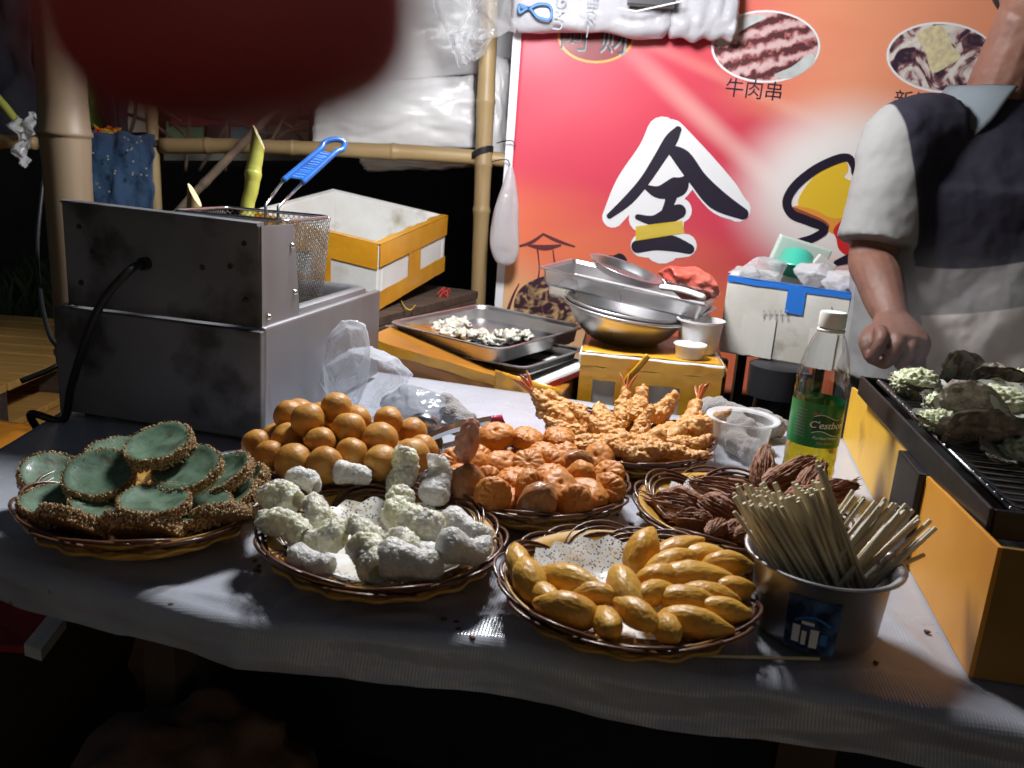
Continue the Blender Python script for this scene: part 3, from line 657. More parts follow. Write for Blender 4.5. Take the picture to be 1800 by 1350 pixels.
FE = [(q.x, q.y) for q in (at(x_, y_, T) for x_, y_ in ((-240, 925), (0, 975), (150, 1008), (300, 1046), (430, 1084), (640, 1102), (850, 1120), (1200, 1168), (1500, 1216), (1800, 1275)))] + [(1.3, .36)]
def fedge(x):
    for (a, b), (c_, d_) in zip(FE, FE[1:]):
        if x <= c_: t = (x - a) / (c_ - a); return b + (d_ - b) * t
    return FE[-1][1]
def bedge(x): return 1.486 - .266 * (x + .252)
CREASE = [(at(a_, b_, T), at(c_, d_, T), h_) for a_, b_, c_, d_, h_ in ((250, 1030, 470, 1075, .004), (470, 1075, 560, 1020, .003), (20, 900, 60, 960, .004), (700, 1060, 860, 1045, .0022), (830, 1090, 1010, 1110, .003), (1330, 1190, 1560, 1175, .003), (1560, 1080, 1660, 1180, .004), (60, 870, 200, 990, .0025), (620, 1090, 760, 1075, .0028), (1480, 1010, 1590, 1040, .0022), (860, 960, 905, 1060, .0016))]
def crease(x, y):
    z = 0.0
    for a_, b_, h_ in CREASE:
        dx, dy = b_.x - a_.x, b_.y - a_.y; L2 = dx * dx + dy * dy; t = max(0, min(1, ((x - a_.x) * dx + (y - a_.y) * dy) / L2)); ex_, ey_ = x - a_.x - t * dx, y - a_.y - t * dy; d_ = sqrt(ex_ * ex_ + ey_ * ey_) + .003 * nz((x * 30, y * 30, 0), 1, 3)
        z += h_ * max(0, 1 - abs(d_) / .016) ** 1.6 * sin(pi * min(1, max(.08, t)) ) ** .5
    return z
def zc_(x, y):
    """gentle wrinkles of the cloth, strongest near the front edge"""
    d = y - fedge(x); f = max(0.0, 1 - d / .16)
    return crease(x, y) + .0022 * abs(nz((x * 7 + y * 5, y * 3 - x * 2, 0), 1, 21)) * (.4 + f) + .0055 * f * max(0, nz((x * 5 - y * 9, y * 6, 0), 1, 31)) + .0045 * f * fr((x * 5, y * 7, 0), 1, 2) + .0012 * fr((x * 4, y * 4, 1), 1, 5, 2) + .004 * f * max(0, nz((x * 9 + y * 4, y * 12, 0), 1, 8))
def clothfn(u, v):
    xl = -.60 - .06 * (v if v < 1 else 1)
    x = xl + (1.3 - xl) * u
    y0, y1 = fedge(x), bedge(x)
    if v < 0: return None
    return V((x, y0 + (y1 - y0) * v, T + zc_(x, y0 + (y1 - y0) * v)))
k = MB(); NU, NV, NH = 330, 170, 18
rows = []
for j in range(NH, 0, -1):                       # front overhang
    t = j / NH; row = []
    for i in range(NU + 1):
        e = clothfn(i / NU, 0.0); s = t * (.066 - .012 * max(0, -e.x * 1.5)); an = min(s / .022, 1.35); hem = 1 + .22 * nz((e.x * 3, 0, 0), 1, 3)
        if s < .0297: dy = .022 * sin(an); dz = .022 * (1 - cos(an))
        else: dy = .022 * sin(1.35) + (s - .0297) * .22; dz = .022 * (1 - cos(1.35)) + (s - .0297)
        fold = .008 * fr((e.x * 6, t * 1.5, 0), 1, 4) * t
        row.append(V((e.x, e.y - dy * .8 - fold + .004 * nz((e.x * 11, t * 2, 0), 1, 6), e.z - dz * hem * .82)))
    rows.append(row)
for j in range(NV + 1): rows.append([clothfn(i / NU, j / NV) for i in range(NU + 1)])
for j in range(1, 5): rows.append([q + V((0, .012 * min(j, 2), -.02 * max(0, j - 1))) for q in rows[NH + NV]])
rows = [[r[0] + V((-.02, 0, -.10 - .02 * nz((r[0].y * 7, 0, 0), 1, 2))), r[0] + V((-.014, 0, -.035)), r[0] + V((-.006, 0, -.006))] + r for r in rows]
nc = len(rows[0]); k.add([q for r in rows for q in r], [(j * nc + i, j * nc + i + 1, (j + 1) * nc + i + 1, (j + 1) * nc + i) for j in range(len(rows) - 1) for i in range(nc - 1)])
tag(k.build('tablecloth', m_cloth, smooth=True), 'white ribbed plastic sheet covering the food table, greasy at the front', 'tablecloth')
p = thing('food_table', (.2, 1.0, 0), 'wooden trestle table under the white plastic sheet', 'table')
q = [V((-.585, .785, 0)), V((-.2, .66, 0)), V((1.2, .45, 0)), V((1.2, bedge(1.2) - .03, 0)), V((-.62, bedge(-.62) - .03, 0))]
k = MB(); N = len(q); k.add([x + V((0, 0, T - .03)) for x in q] + [x + V((0, 0, T - .008)) for x in q], [tuple(reversed(range(N))), tuple(range(N, 2 * N))] + [(i, (i + 1) % N, N + (i + 1) % N, N + i) for i in range(N)])
k.build('tabletop', m_legwood, p)
for x, y in ((-.46, 1.08), (-.55, 1.45), (1.1, .6), (1.1, 1.1), (.3, .70)):
    k = MB(); k.box((x, y, (T - .03) / 2), (.05, .05, T - .032), rotz(A)); k.build('leg', m_legwood, p)
k = MB(); k.tube([V((-.46, 1.08, .25)), V((.3, .70, .25)), V((1.1, .6, .25))], .018, 8); k.build('stretcher', m_legwood, p)
k = MB(); k.grid(lambda u, v: V((-.68 + 1.95 * u, bedge(-.68 + 1.95 * u) - .035 + .02 * nz((u * 20, v * 2, 0), 1, 3), .01 + (T - .045) * v)), 60, 8)
tag(k.build('added_light_blocker', m_darkcloth, smooth=True), 'dark sheet added behind the table to block light beneath it', 'blocker')  # added sheet that keeps the space under the table dark
# dim things stored under the table
def lump(name, loc, r, m, label, cat, seed, group=None):
    me = blobmesh(name, lambda q: V((q.x * r[0], q.y * r[1], q.z * r[2])) + q * (.25 * r[0] * fr(q, 1.6, seed)), m, 4)
    return inst(name, me, None, loc, (0, 0, seed), label, cat, group)
m_sack = mat('woven_sack', (.22, .13, .09), (.12, .07, .05), 8, .8, bump=(60, .4, .004))
lump('sack', (-.74, 1.66, .12), (.22, .14, .14), m_sack, 'dark sack added to cover the lamplit ground beyond the table', 'sack', 9)  # added to block the view of lamplit ground under the table
lump('sack', (-.40, .98, .30), (.16, .12, .12), m_sack, 'crumpled brown sack in the dark under the table', 'sack', 4)
k = MB(); k.box((-.42, 1.0, .10), (.42, .32, .19), rotz(A), .006); tag(k.build('floor_crate', m_legwood), 'dark wooden crate standing in the shadow under the table', 'crate')
k = MB(); c = V((-.12, .92, .002)); k.lathe([(.0, .0), (.05, .0), (.062, .03), (.075, .07), (.072, .07), (.058, .032), (.0, .006)], 32, c)
tag(k.build('enamel_bowl', m_whitepaint, smooth=True), 'pale bowl barely visible on the ground under the table', 'bowl')

# crumbs on the cloth
m_crumb = mat('crumb', (.16, .08, .03), (.08, .03, .015), 90, .8)
cm = [blobmesh('crumb', lambda q, s=s: V((q.x * .0035, q.y * .0026, q.z * .0014)) + q * .0012 * nz(q, 2, s), m_crumb, 2) for s in range(3)]
for i, (x, y) in enumerate([(803, 1093), (806, 1107), (848, 1106), (780, 1088), (1085, 905), (1122, 903), (1110, 920), (1128, 888), (455, 995), (452, 1003), (448, 985), (1466, 850), (985, 765), (300, 1062), (1500, 905), (830, 1120), (1060, 930), (1540, 1165), (1630, 1110)]):
    q = at(x, y, T + .002); inst('crumb', cm[i % 3], None, q, (0, 0, i), 'tiny brown crumb lying on the white plastic sheet', 'crumb', 'crumbs on the plastic sheet', random.uniform(.7, 1.3))

# ================================================================== fryer
m_steel = mat('brushed_steel', (.40, .40, .415), (.32, .32, .335), 5, .44, metal=1.0, bump=(240, .05, .0006), stretch=(1, 1, .25), rough2=.56, c3=(.30, .28, .27), sc3=30, lo3=.66, hi3=.76)
m_steel_dark = mat('shaded_stained_steel', (.20, .20, .22), (.14, .14, .155), 6, .5, metal=.3, bump=(60, .12, .002), c3=(.06, .055, .055), sc3=11, lo3=.54, hi3=.66, rough2=.62)  # fryer front steel, darkened to put its shade into the colour, plus stains
m_chrome = mat('chrome_wire', (.62, .62, .62), rough=.22, metal=1.0)
m_oil = mat('frying_oil', (.20, .08, .02), rough=.08, spec=.6)
m_grease = mat('dark_knob', (.02, .018, .018), rough=.45)
FR = at(458, 785, T); W_ = .304; U = V((cos(radians(-12.2)), sin(radians(-12.2)), 0)); Vv = V((-U.y, U.x, 0)); FL = FR - U * W_
def fp(u, v, z): return FL + U * u + Vv * v + V((0, 0, z))
D_ = .405
p = thing('deep_fryer', fp(W_ / 2, D_ / 2, 0), 'stainless steel table-top electric fryer with a raised control box', 'fryer')
ZB = .152; TW = .018
# body: four walls as one shell with an open well
k = MB()
def wallbox(u0, u1, v0, v1, z0_, z1_): k.hexa([fp(u0, v0, z0_), fp(u1, v0, z0_), fp(u1, v1, z0_), fp(u0, v1, z0_)], [fp(u0, v0, z1_), fp(u1, v0, z1_), fp(u1, v1, z1_), fp(u0, v1, z1_)])
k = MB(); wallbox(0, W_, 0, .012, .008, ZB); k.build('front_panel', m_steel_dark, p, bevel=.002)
k = MB(); wallbox(W_ - .012, W_, .0122, D_, .008, ZB + .004); k.build('side_panel', m_steel, p, bevel=.003)
k = MB(); wallbox(0, .012, .0122, D_, .008, ZB + .004); k.build('side_panel', m_steel, p, bevel=.003)
k = MB(); wallbox(.0122, W_ - .0122, D_ - .012, D_, .008, ZB); k.build('back_panel', m_steel, p, bevel=.002)
k = MB(); wallbox(.0122, W_ - .0122, .0124, .115, ZB - .012, ZB - .001); k.build('deck', m_steel, p)
k = MB()   # rim of the oil well, an overlapping pressed lip with rounded corners
def rrect(u0, u1, v0, v1, r, n=6):
    out = []
    for cx, cy, a_ in ((u1 - r, v0 + r, -pi / 2), (u1 - r, v1 - r, 0), (u0 + r, v1 - r, pi / 2), (u0 + r, v0 + r, pi)):
        for j in range(n + 1): t = a_ + pi / 2 * j / n; out.append((cx + r * cos(t), cy + r * sin(t)))
    return out
prof = [(0, ZB + .001), (.002, ZB + .009), (.007, ZB + .011), (.020, ZB + .010), (.026, ZB + .006), (.030, ZB - .01), (.034, ZB - .075)]
rings = [[fp(a, b, z) for a, b in rrect(.014 + d, W_ - .014 - d, .118 + d, D_ - .006 - d, .028 - d * .3)] for d, z in prof]; L_ = len(rings[0])
k.add([q for r in rings for q in r], [(i * L_ + j, i * L_ + (j + 1) % L_, (i + 1) * L_ + (j + 1) % L_, (i + 1) * L_ + j) for i in range(len(rings) - 1) for j in range(L_)])
k.build('oil_well', m_steel, p, smooth=True, angle=50)
k = MB(); rg = [fp(a, b, ZB - .05) for a, b in rrect(.046, W_ - .046, .15, D_ - .038, .02)]; k.add(rg, [tuple(range(len(rg)))]); k.build('oil', m_oil, p)
for u_, v_ in ((.03, .03), (W_ - .03, .03), (W_ - .03, D_ - .03), (.03, D_ - .03)):
    k = MB(); k.lathe([(.0, .0), (.012, .0), (.014, .01), (0, .01)], 16, fp(u_, v_, -.001)); k.build('foot', m_black, p)
# raised control box
z1_, z2_ = ZB + .003, ZB + .132; u0, u1 = .014, W_ - .008
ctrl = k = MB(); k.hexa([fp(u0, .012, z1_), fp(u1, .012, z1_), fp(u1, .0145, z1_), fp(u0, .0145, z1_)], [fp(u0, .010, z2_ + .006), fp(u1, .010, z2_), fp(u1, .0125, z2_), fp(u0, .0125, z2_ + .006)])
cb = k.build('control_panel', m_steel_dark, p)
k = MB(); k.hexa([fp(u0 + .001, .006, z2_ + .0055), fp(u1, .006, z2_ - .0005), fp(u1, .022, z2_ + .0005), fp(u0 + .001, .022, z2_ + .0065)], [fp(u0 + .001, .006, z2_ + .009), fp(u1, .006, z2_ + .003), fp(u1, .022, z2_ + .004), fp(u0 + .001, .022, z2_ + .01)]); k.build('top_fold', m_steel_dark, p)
for uu, dep in ((u1, (.118, .098)), (u0, (.118, .098))):
    k = MB(); e = .0024; k.hexa([fp(uu, .0148, z1_), fp(uu + e, .0148, z1_), fp(uu + e, dep[0], z1_), fp(uu, dep[0], z1_)], [fp(uu, .0128, z2_ - .0005), fp(uu + e, .0128, z2_ - .0005), fp(uu + e, dep[1], z2_ - .002), fp(uu, dep[1], z2_ - .002)])
    sp_ = k.build('control_side', m_steel, p)
    if uu == u1:
        for (v_, z_) in ((.092, z2_ - .03), (.102, z2_ - .094), (.03, z1_ + .012)):
            k = MB(); k.lathe([(0, .0045), (.0032, .0035), (.0042, 0)], 12, fp(uu + e, v_, z_), Matrix.Rotation(pi / 2, 4, 'Y')); k.build('screw', m_chrome, sp_, smooth=True)
k = MB(); k.hexa([fp(u0 + .003, .112, z1_), fp(u1 - .001, .112, z1_), fp(u1 - .001, .114, z1_), fp(u0 + .003, .114, z1_)], [fp(u0 + .003, .095, z2_ - .035), fp(u1 - .001, .095, z2_ - .035), fp(u1 - .001, .097, z2_ - .035), fp(u0 + .003, .097, z2_ - .035)]); cf_ = k.build('control_face', m_steel, p)
for (uu, vv) in ((.10, .07), (.165, .075)):
    k = MB(); k.lathe([(0, .05), (.016, .048), (.019, .03), (.019, 0)], 20, fp(uu, vv, z2_ - .05)); k.build('knob', m_grease, cf_, smooth=True)
for (x, y) in ((163, 442), (143, 497), (530 - 60, 0)) [:2] + ((405, 468), (356, 470), (430, 428), (432, 528), (140, 398)):
    o_ = at(x, y, T); d = ray(x, y); # onto the control panel plane
    t = ((FL + Vv * .0115 - EYE).dot(Vv)) / d.dot(Vv); c = EYE + d * t
    k = MB(); k.lathe([(0, .003), (.003, .0025), (.0042, 0)], 10, c, Matrix(((1, 0, 0), (0, 0, -1), (0, 1, 0))).to_4x4()); k.build('screw', m_grease, cb)
# power cable out of the back of the control box
def onpanel(x, y, v=.0115):
    d = ray(x, y); return EYE + d * (((FL + Vv * v - EYE).dot(Vv)) / d.dot(Vv))
c = onpanel(258, 463); k = MB(); k.tube(smoothpts([c + Vv * .002, c - Vv * .014, onpanel(225, 478, -.035), onpanel(180, 530, -.05), onpanel(150, 600, -.045), onpanel(125, 680, -.03), onpanel(110, 738, -.02), V((FL.x - .03, FL.y - .02, T + .004)), V((FL.x - .06, FL.y + .1, T - .1))], 8), .0052, 10)
k.build('power_cable', m_black, p, smooth=True)
k = MB(); k.tube([c + Vv * .001, c - Vv * .010], .0085, 12); k.build('grommet', m_black, cb)
# fryer basket
ZR = ZB + .128
q0 = [at(322, 378, T + ZR), at(388, 352, T + ZR), at(577, 376, T + ZR), at(512, 404, T + ZR)]
cu = [(q - FL).dot(U) for q in q0]; cv = [(q - FL).dot(Vv) for q in q0]
bu0, bu1, bv0, bv1 = .078, .258, .150, .300
p = thing('frying_basket', fp((bu0 + bu1) / 2, (bv0 + bv1) / 2, ZB - .02), 'rectangular wire frying basket with a blue grip standing in the fryer', 'basket')
top = rrect(bu0, bu1, bv0, bv1, .018, 5); bot = rrect(bu0 + .008, bu1 - .008, bv0 + .008, bv1 - .008, .018, 5)
def loop(name, rr, z, r): k = MB(); k.tube([fp(a, b, z) for a, b in rr], r, 8, closed=True); return k.build(name, m_chrome, p, smooth=True)
loop('rim_wire', top, ZR, .0026); loop('base_wire', bot, ZB + .0, .002)
m_mesh = mat('mesh_wire', (.26, .25, .24), (.12, .11, .10), 20, .4, metal=1.0)
def side(name, A_, B_, C_, D4, n_u, n_v):   # diamond mesh between corners, a connected lattice turned into wire
    bm = bmesh.new(); vt = {}
    def gv(i, j):
        if (i, j) not in vt:
            u, v = i / (2 * n_u), j / (2 * n_v); vt[(i, j)] = bm.verts.new((A_.lerp(B_, u)).lerp(D4.lerp(C_, u), v) - ORG[p.name])
        return vt[(i, j)]
    for i in range(0, 2 * n_u):
        for j in range(0, 2 * n_v):
            if (i + j) % 2 == 1 and i + 1 <= 2 * n_u and j - 1 >= 0 and j + 1 <= 2 * n_v and i + 2 <= 2 * n_u:
                bm.faces.new((gv(i, j), gv(i + 1, j - 1), gv(i + 2, j), gv(i + 1, j + 1)))
    me = bpy.data.meshes.new(name); bm.to_mesh(me); bm.free(); o = finish(name, me, m_mesh, p)
    wf = o.modifiers.new('wire', 'WIREFRAME'); wf.thickness = .0014; wf.use_even_offset = False; wf.use_replace = True; wf.use_boundary = True; return o
zt, zb = ZR, ZB
cT = [fp(bu0, bv0, zt), fp(bu1, bv0, zt), fp(bu1, bv1, zt), fp(bu0, bv1, zt)]; cB = [fp(bu0 + .008, bv0 + .008, zb), fp(bu1 - .008, bv0 + .008, zb), fp(bu1 - .008, bv1 - .008, zb), fp(bu0 + .008, bv1 - .008, zb)]
for i, nn in enumerate((20, 22, 20, 22)):
    j = (i + 1) % 4; side('mesh_side', cT[i], cT[j], cB[j], cB[i], nn, 14)
side('mesh_base', cB[0], cB[1], cB[2], cB[3], 18, 20)
# handle on the far side: two prongs and a blue dipped grip
h0a, h0b = fp(bu0 + .10, bv1, ZR), fp(bu0 + .125, bv1, ZR)
h0a = aty(467, 360, fp(.15, bv1, 0).y); h0b = aty(489, 364, fp(.17, bv1, 0).y)
yh = h0a.y + .10
ha, hb = aty(497, 318, yh), aty(531, 322, yh + .01); ga, gb = aty(563, 262, yh + .05), aty(590, 268, yh + .06); tp = [aty(571, 250, yh + .06), aty(590, 245, yh + .07), aty(605, 250, yh + .075), aty(602, 262, yh + .07)]
k = MB(); k.tube([h0a - V((0, 0, .05)), h0a, ha], .0026, 8); k.build('handle_prong', m_chrome, p, smooth=True)
k = MB(); k.tube([h0b - V((0, 0, .05)), h0b, hb], .0026, 8); k.build('handle_prong', m_chrome, p, smooth=True)
m_blue = mat('blue_dipped_grip', (.03, .14, .48), (.02, .09, .34), 30, .28, coat=.5)
k = MB(); k.tube(smoothpts([ha, ha.lerp(ga, .5), ga, tp[0], tp[1], tp[2], tp[3], gb, gb.lerp(hb, .5), hb], 5), .0050, 10); gp = k.build('grip', m_blue, p, smooth=True)
k = MB(); k.grid(lambda u, v: ha.lerp(ga, .1 + .85 * v).lerp(hb.lerp(gb, .1 + .85 * v), u) + V((0, .0012 * sin(v * 80), .0015 * sin(v * 80))), 6, 60); k.build('grip_web', m_blue, gp, smooth=True, solid=.004)
# cut bamboo stubs leaning behind the fryer
def stub(pxa, pxb, ya, yb, r, label, m=m_bamboo_green):
    a, b = aty(*pxa, ya), aty(*pxb, yb); p = thing('bamboo_stub', a, label, 'bamboo'); d = (b - a).normalized(); k = MB(); culm(k, a, b, r, [.25, .72], 16); 
    k.build('culm', m, p, smooth=True, angle=50); x_ = V((1, 0, 0)); x_ = (x_ - d * x_.dot(d)).normalized(); y_ = d.cross(x_); R0 = [b - d * .002 + x_ * (cos(t) * r) + y_ * (sin(t) * r) for t in [2 * pi * j / 16 for j in range(16)]]; R1 = [q + d * (.002 + r * 1.5 * (1 - cos(2 * pi * j / 16)) + r * .15) for j, q in enumerate(R0)]; k = MB(); k.add(R0 + R1, [(j, (j + 1) % 16, 16 + (j + 1) % 16, 16 + j) for j in range(16)]); k.build('culm_end', m, p, smooth=True); R2 = [q + (b - q) * .0 + d * .0006 for q in R1]; k = MB(); k.add(R2, [tuple(range(16))]); k.build('slanted_cut', m_cutwood, p)
stub((428, 420), (452, 262), 1.50, 1.53, .0125, 'yellow-green cut bamboo stub sticking up behind the frying basket')
stub((338, 420), (341, 364), 1.47, 1.47, .012, 'short pale bamboo end peeking over the fryer control box', m_bamboo)

# ================================================================== grill with oysters
m_grillblack = mat('grill_black_steel', (.022, .022, .025), (.04, .04, .042), 14, .38, metal=.5, bump=(80, .15, .002))
m_gbar = mat('grill_bar', (.42, .42, .43), (.12, .11, .10), 40, .3, metal=1.0)
m_yellow = mat('yellow_panel', (.80, .48, .05), (.68, .36, .04), 6, .42, bump=(30, .15, .003), c3=(.30, .15, .03), sc3=10, lo3=.62, hi3=.8)
m_amber = mat('amber_panel', (.76, .34, .04), (.64, .26, .03), 6, .45, bump=(30, .15, .003), c3=(.25, .10, .02), sc3=10, lo3=.62, hi3=.8)
m_brownp = mat('brown_front_panel', (.28, .15, .03), (.2, .1, .02), 8, .5)
GB, GF = at(1512, 662, .91), at(1740, 897, .91); G = (GF - GB); GL = G.length; gy = -G.normalized(); gx = V((gy.y, -gy.x, 0))   # gy points away, gx to the right
def gp_(a, b, z): return GF + gx * a + gy * b + V((0, 0, z - .91))
p = thing('charcoal_grill', gp_(.17, GL / 2, T), 'low charcoal grill with yellow side panels and wire grate on the right', 'grill')
GW = .40
def bar(name, a0, a1, b0, b1, z0_, z1_, m, bev=.0015): k = MB(); k.hexa([gp_(a0, b0, z0_), gp_(a1, b0, z0_), gp_(a1, b1, z0_), gp_(a0, b1, z0_)], [gp_(a0, b0, z1_), gp_(a1, b0, z1_), gp_(a1, b1, z1_), gp_(a0, b1, z1_)]); return k.build(name, m, p, bevel=bev)
bar('rail', 0, .004, 0, GL, .885, .912, m_grillblack); bar('rail', .0042, .020, 0, GL, .885, .889, m_grillblack)
bar('rail', GW, GW + .004, 0, GL, .885, .912, m_grillblack)
bar('end_rail', .0042, GW - .0002, -.0002, .004, .885, .911, m_grillblack); bar('end_rail', .0042, GW - .0002, GL - .004, GL, .885, .911, m_grillblack)
bar('firebox', .03, GW - .02, .02, GL - .02, .80, .862, m_grillblack)
# grate
k = MB(); k.tube([gp_(.022, .012, .908), gp_(.022, GL - .012, .908)], .0032, 8); k.build('grate_edge', m_gbar, p, smooth=True)
k = MB(); k.tube([gp_(GW - .022, .012, .908), gp_(GW - .022, GL - .012, .908)], .0032, 8); k.build('grate_edge', m_gbar, p, smooth=True)
k = MB(); k.tube([gp_(.02, 0, 0), gp_(.034, 0, -.004), gp_(GW - .022, 0, -.004)], .0021, 7); bme = k.mesh('grate_bar', ORG[p.name]); bme.polygons.foreach_set('use_smooth', [True] * len(bme.polygons)); bme.materials.append(m_gbar)
nb = 27
for i in range(nb):
    o = child('grate_bar', bme, p); o.location = gy * (.014 + (GL - .028) * i / (nb - 1)) + V((0, 0, .9095))
k = MB(); k.tube([gp_(.15, .01, .9005), gp_(.15, GL - .01, .9005)], .0025, 8); k.build('grate_edge', m_gbar, p, smooth=True)
# panels standing on the table
b1 = at(1700, 1195, T); b2 = at(1595, 1000, T); b3 = at(1512, 836, T); b4 = at(1481, 772, T)
def panel(name, pts, m, th=.004):
    k = MB(); t = gx * th; N = len(pts); k.add(list(pts) + [q + t for q in pts], [tuple(reversed(range(N))), tuple(range(N, 2 * N))] + [(i, (i + 1) % N, N + (i + 1) % N, N + i) for i in range(N)]); return k.build(name, m, p)
up = lambda q, z: V((q.x, q.y, z))
panel('side_panel', [up(b1, T + .003), up(b2, T + .003), up(b2, .884), up(b1, .898)], m_amber)
b2b = b2.lerp(b3, .28)
panel('side_panel', [up(b2b, T + .003), up(b3, T + .003), up(b4, T + .003), up(b4, .865), up(b3, .884), up(b2b, .884)], m_yellow)
po = b2.lerp(b2b, .5); k = MB(); m3 = Matrix((gx, gy, V((0, 0, 1)))).transposed()
k.box(V((po.x, po.y, .833)) + gx * .006, (.030, (b2b - b2).length * .98, .104), m3.to_4x4(), .002); gl_ = k.build('leg', m_grillblack, p)
for z_ in (.80, .83):
    k = MB(); k.lathe([(0, .004), (.003, .003), (.004, 0)], 10, V((po.x, po.y, z_)) - gx * .009, Matrix.Rotation(-pi / 2, 4, 'Y')); k.build('bolt', m_chrome, gl_)
f0 = b1 + gx * .0042 + V((0, 0, .003)); f1 = f0 + gx * .40; t = gy * .004
k = MB(); k.hexa([f0, f1, f1 + t, f0 + t], [up(f0, .898), up(f1, .898), up(f1 + t, .898), up(f0 + t, .898)]); k.build('front_panel', m_brownp, p)
for b_ in (.03, GL - .04):
    k = MB(); k.box(gp_(GW - .02, b_, .833), (.02, .02, .106), m3.to_4x4()); k.build('leg', m_grillblack, p)
# oysters
m_shell = mat('oyster_shell', (.38, .33, .27), (.09, .07, .055), 55, .7, bump=(90, 1.0, .008), bump2=(24, .8, .012), c3=(.30, .27, .21), sc3=55, lo3=.56, hi3=.72)
m_pearl = mat('oyster_inside', (.52, .54, .48), (.36, .36, .3), 20, .25, coat=.4)
m_garlic = mat('garlic_paste', (.52, .56, .34), (.62, .62, .46), 60, .45, sss=.2, sssr=(1, .9, .5), bump=(160, .5, .002), c3=(.32, .40, .16), sc3=45, lo3=.58, hi3=.72)
def oyster(px, py, z, yaw, ln, wd, tilt, roll_, label, fill=True, seed=1, fx=0.0, fs=1.0, dep=.26):
    c = at(px, py, z); p = bpy.data.objects.new('oyster', None); COL.objects.link(p); p.location = c; p.rotation_euler = Euler((roll_, tilt, yaw));  tag(p, label, 'oyster', 'oysters grilling on the grate'); p.empty_display_size = .01
    def sh(u, v, inner):
        t = 2 * pi * u; r = v; prof_ = 1 + .10 * sin(3 * t + seed) + .05 * nz((cos(t) * 3, sin(t) * 3, seed), 1.6, seed) - .25 * max(0, -cos(t)) ** 3
        edge = .05 * r ** 3 * nz((cos(t) * 7, sin(t) * 7, seed), 1, 3)
        x = ln * r * cos(t) * prof_; y = wd * r * sin(t) * prof_
        zz = dep * wd * (r ** 2.2 - 1) + (edge * wd * 1.6) + (0 if inner else .34 * wd * abs(fr((x * 40, y * 40, seed), 1, seed, 5)) * r + .06 * wd * sin(r * 18 + 5 * nz((x * 40, y * 40, 0), 1, seed)) * r)
        return V((x, y, zz + (.0022 + .0008 * r if inner else 0)))
    for nm, inn, m_ in (('shell', False, m_shell), ('inside', True, m_pearl)):
        k = MB(); k.grid(lambda u, v: sh(u, v, inn) * (1.0 if not inn else .985), 56, 16); me = k.mesh(nm); me.polygons.foreach_set('use_smooth', [True] * len(me.polygons)); me.materials.append(m_); child(nm, me, p)
    if fill:
        def gf(q):
            x = q.x * ln * .66 * fs + fx * ln; y = q.y * wd * .66 * fs; z_ = -.06 * wd + q.z * wd * .46 * fs
            d = .0065 * abs(fr((q.x * 3.2, q.y * 3.2, q.z * 3.2), 1.0, seed, 4)) + .0035 * noise.noise(q * 7 + V((seed, 0, 0)))
            return V((x, y, z_)) + q * d
        me = blobmesh('garlic_topping', gf, m_garlic, 5); child('garlic_topping', me, p)
    return p
Lb = 'grilled oyster '
oyster(1612, 672, .928, radians(10), .040, .030, .05, .1, Lb + 'heaped with pale garlic at the far left of the grate', seed=1, fs=1.15)
oyster(1682, 655, .936, radians(20), .040, .034, -.1, -1.25, Lb + 'turned on edge showing its dark shell at the far side', seed=2, fill=False)
oyster(1752, 672, .932, radians(-15), .036, .028, .1, -1.2, Lb + 'with a small dark brown shell at the far right', seed=3, fill=False)
oyster(1655, 712, .926, radians(35), .036, .026, .0, .3, Lb + 'with scattered garlic in the middle left of the grate', seed=4, fs=.9)
oyster(1750, 700, .930, radians(-25), .056, .034, .0, .45, Lb + 'with a long pearly lip and garlic at the right', seed=5, fs=.85, fx=.1)
oyster(1700, 712, .938, radians(-35), .044, .030, .0, -1.15, Lb + 'propped on edge with an arched dark back', seed=6, fill=False)
oyster(1650, 738, .922, radians(15), .034, .024, .05, .15, Lb + 'tilted with a ragged garlic lip near the grate edge', seed=7, fs=.9)
oyster(1735, 762, .932, radians(-8), .055, .032, .0, -.95, Lb + 'big rough brown shell lying in the middle right', seed=8, fill=False)
oyster(1690, 752, .927, radians(5), .036, .024, .0, -.8, Lb + 'with a flat brown rim left of the big rough shell', seed=9, fill=False)
oyster(1795, 792, .922, radians(8), .058, .036, .0, .22, Lb + 'with open pearly shell nearest to the camera', seed=10, fs=.85, fx=.25)
oyster(1800, 668, .930, radians(30), .04, .03, 0, .1, Lb + 'half cut off by the right photo edge', seed=11)
# ================================================================== woven baskets
m_cane = mat('dark_cane', (.16, .065, .03), (.08, .03, .018), 60, .32, coat=.3, stretch=(1, 1, 1))
m_caney = mat('yellow_cane', (.62, .36, .07), (.48, .25, .04), 50, .38, coat=.2)
m_doily = None
RR, RZ = .114, .028
def cane_loop(a0, span, r_in, r_out, h, z0_, dr=0.0, n=16, lift=0.0):
    pts = []
    for j in range(n + 1):
        t = j / n; a = a0 + span * t; s = sin(pi * t)
        r = r_in + (r_out + dr - r_in) * s ** .62; z = z0_ + (h + lift) * s ** .75
        pts.append(V((r * cos(a), r * sin(a), z)))
    return pts
NL = 18; LOOPS = []; 
for q in range(3):
    k = MB(); k.tube(cane_loop(0, radians(72), .068, RR, RZ, .008, -.0062 * q, 16, -.0035 * q), .00175, 5); me = k.mesh('rim_loop'); me.polygons.foreach_set('use_smooth', [True] * len(me.polygons)); me.materials.append(m_cane); LOOPS.append(me)
k = MB()
for q in range(3): k.tube(cane_loop(0, radians(72), .068, RR, RZ, .008, -.0058 * q, 16, -.0035 * q), .0017, 5)
ml = k.mesh('rim_loop'); ml.polygons.foreach_set('use_smooth', [True] * len(ml.polygons)); ml.materials.append(m_cane)
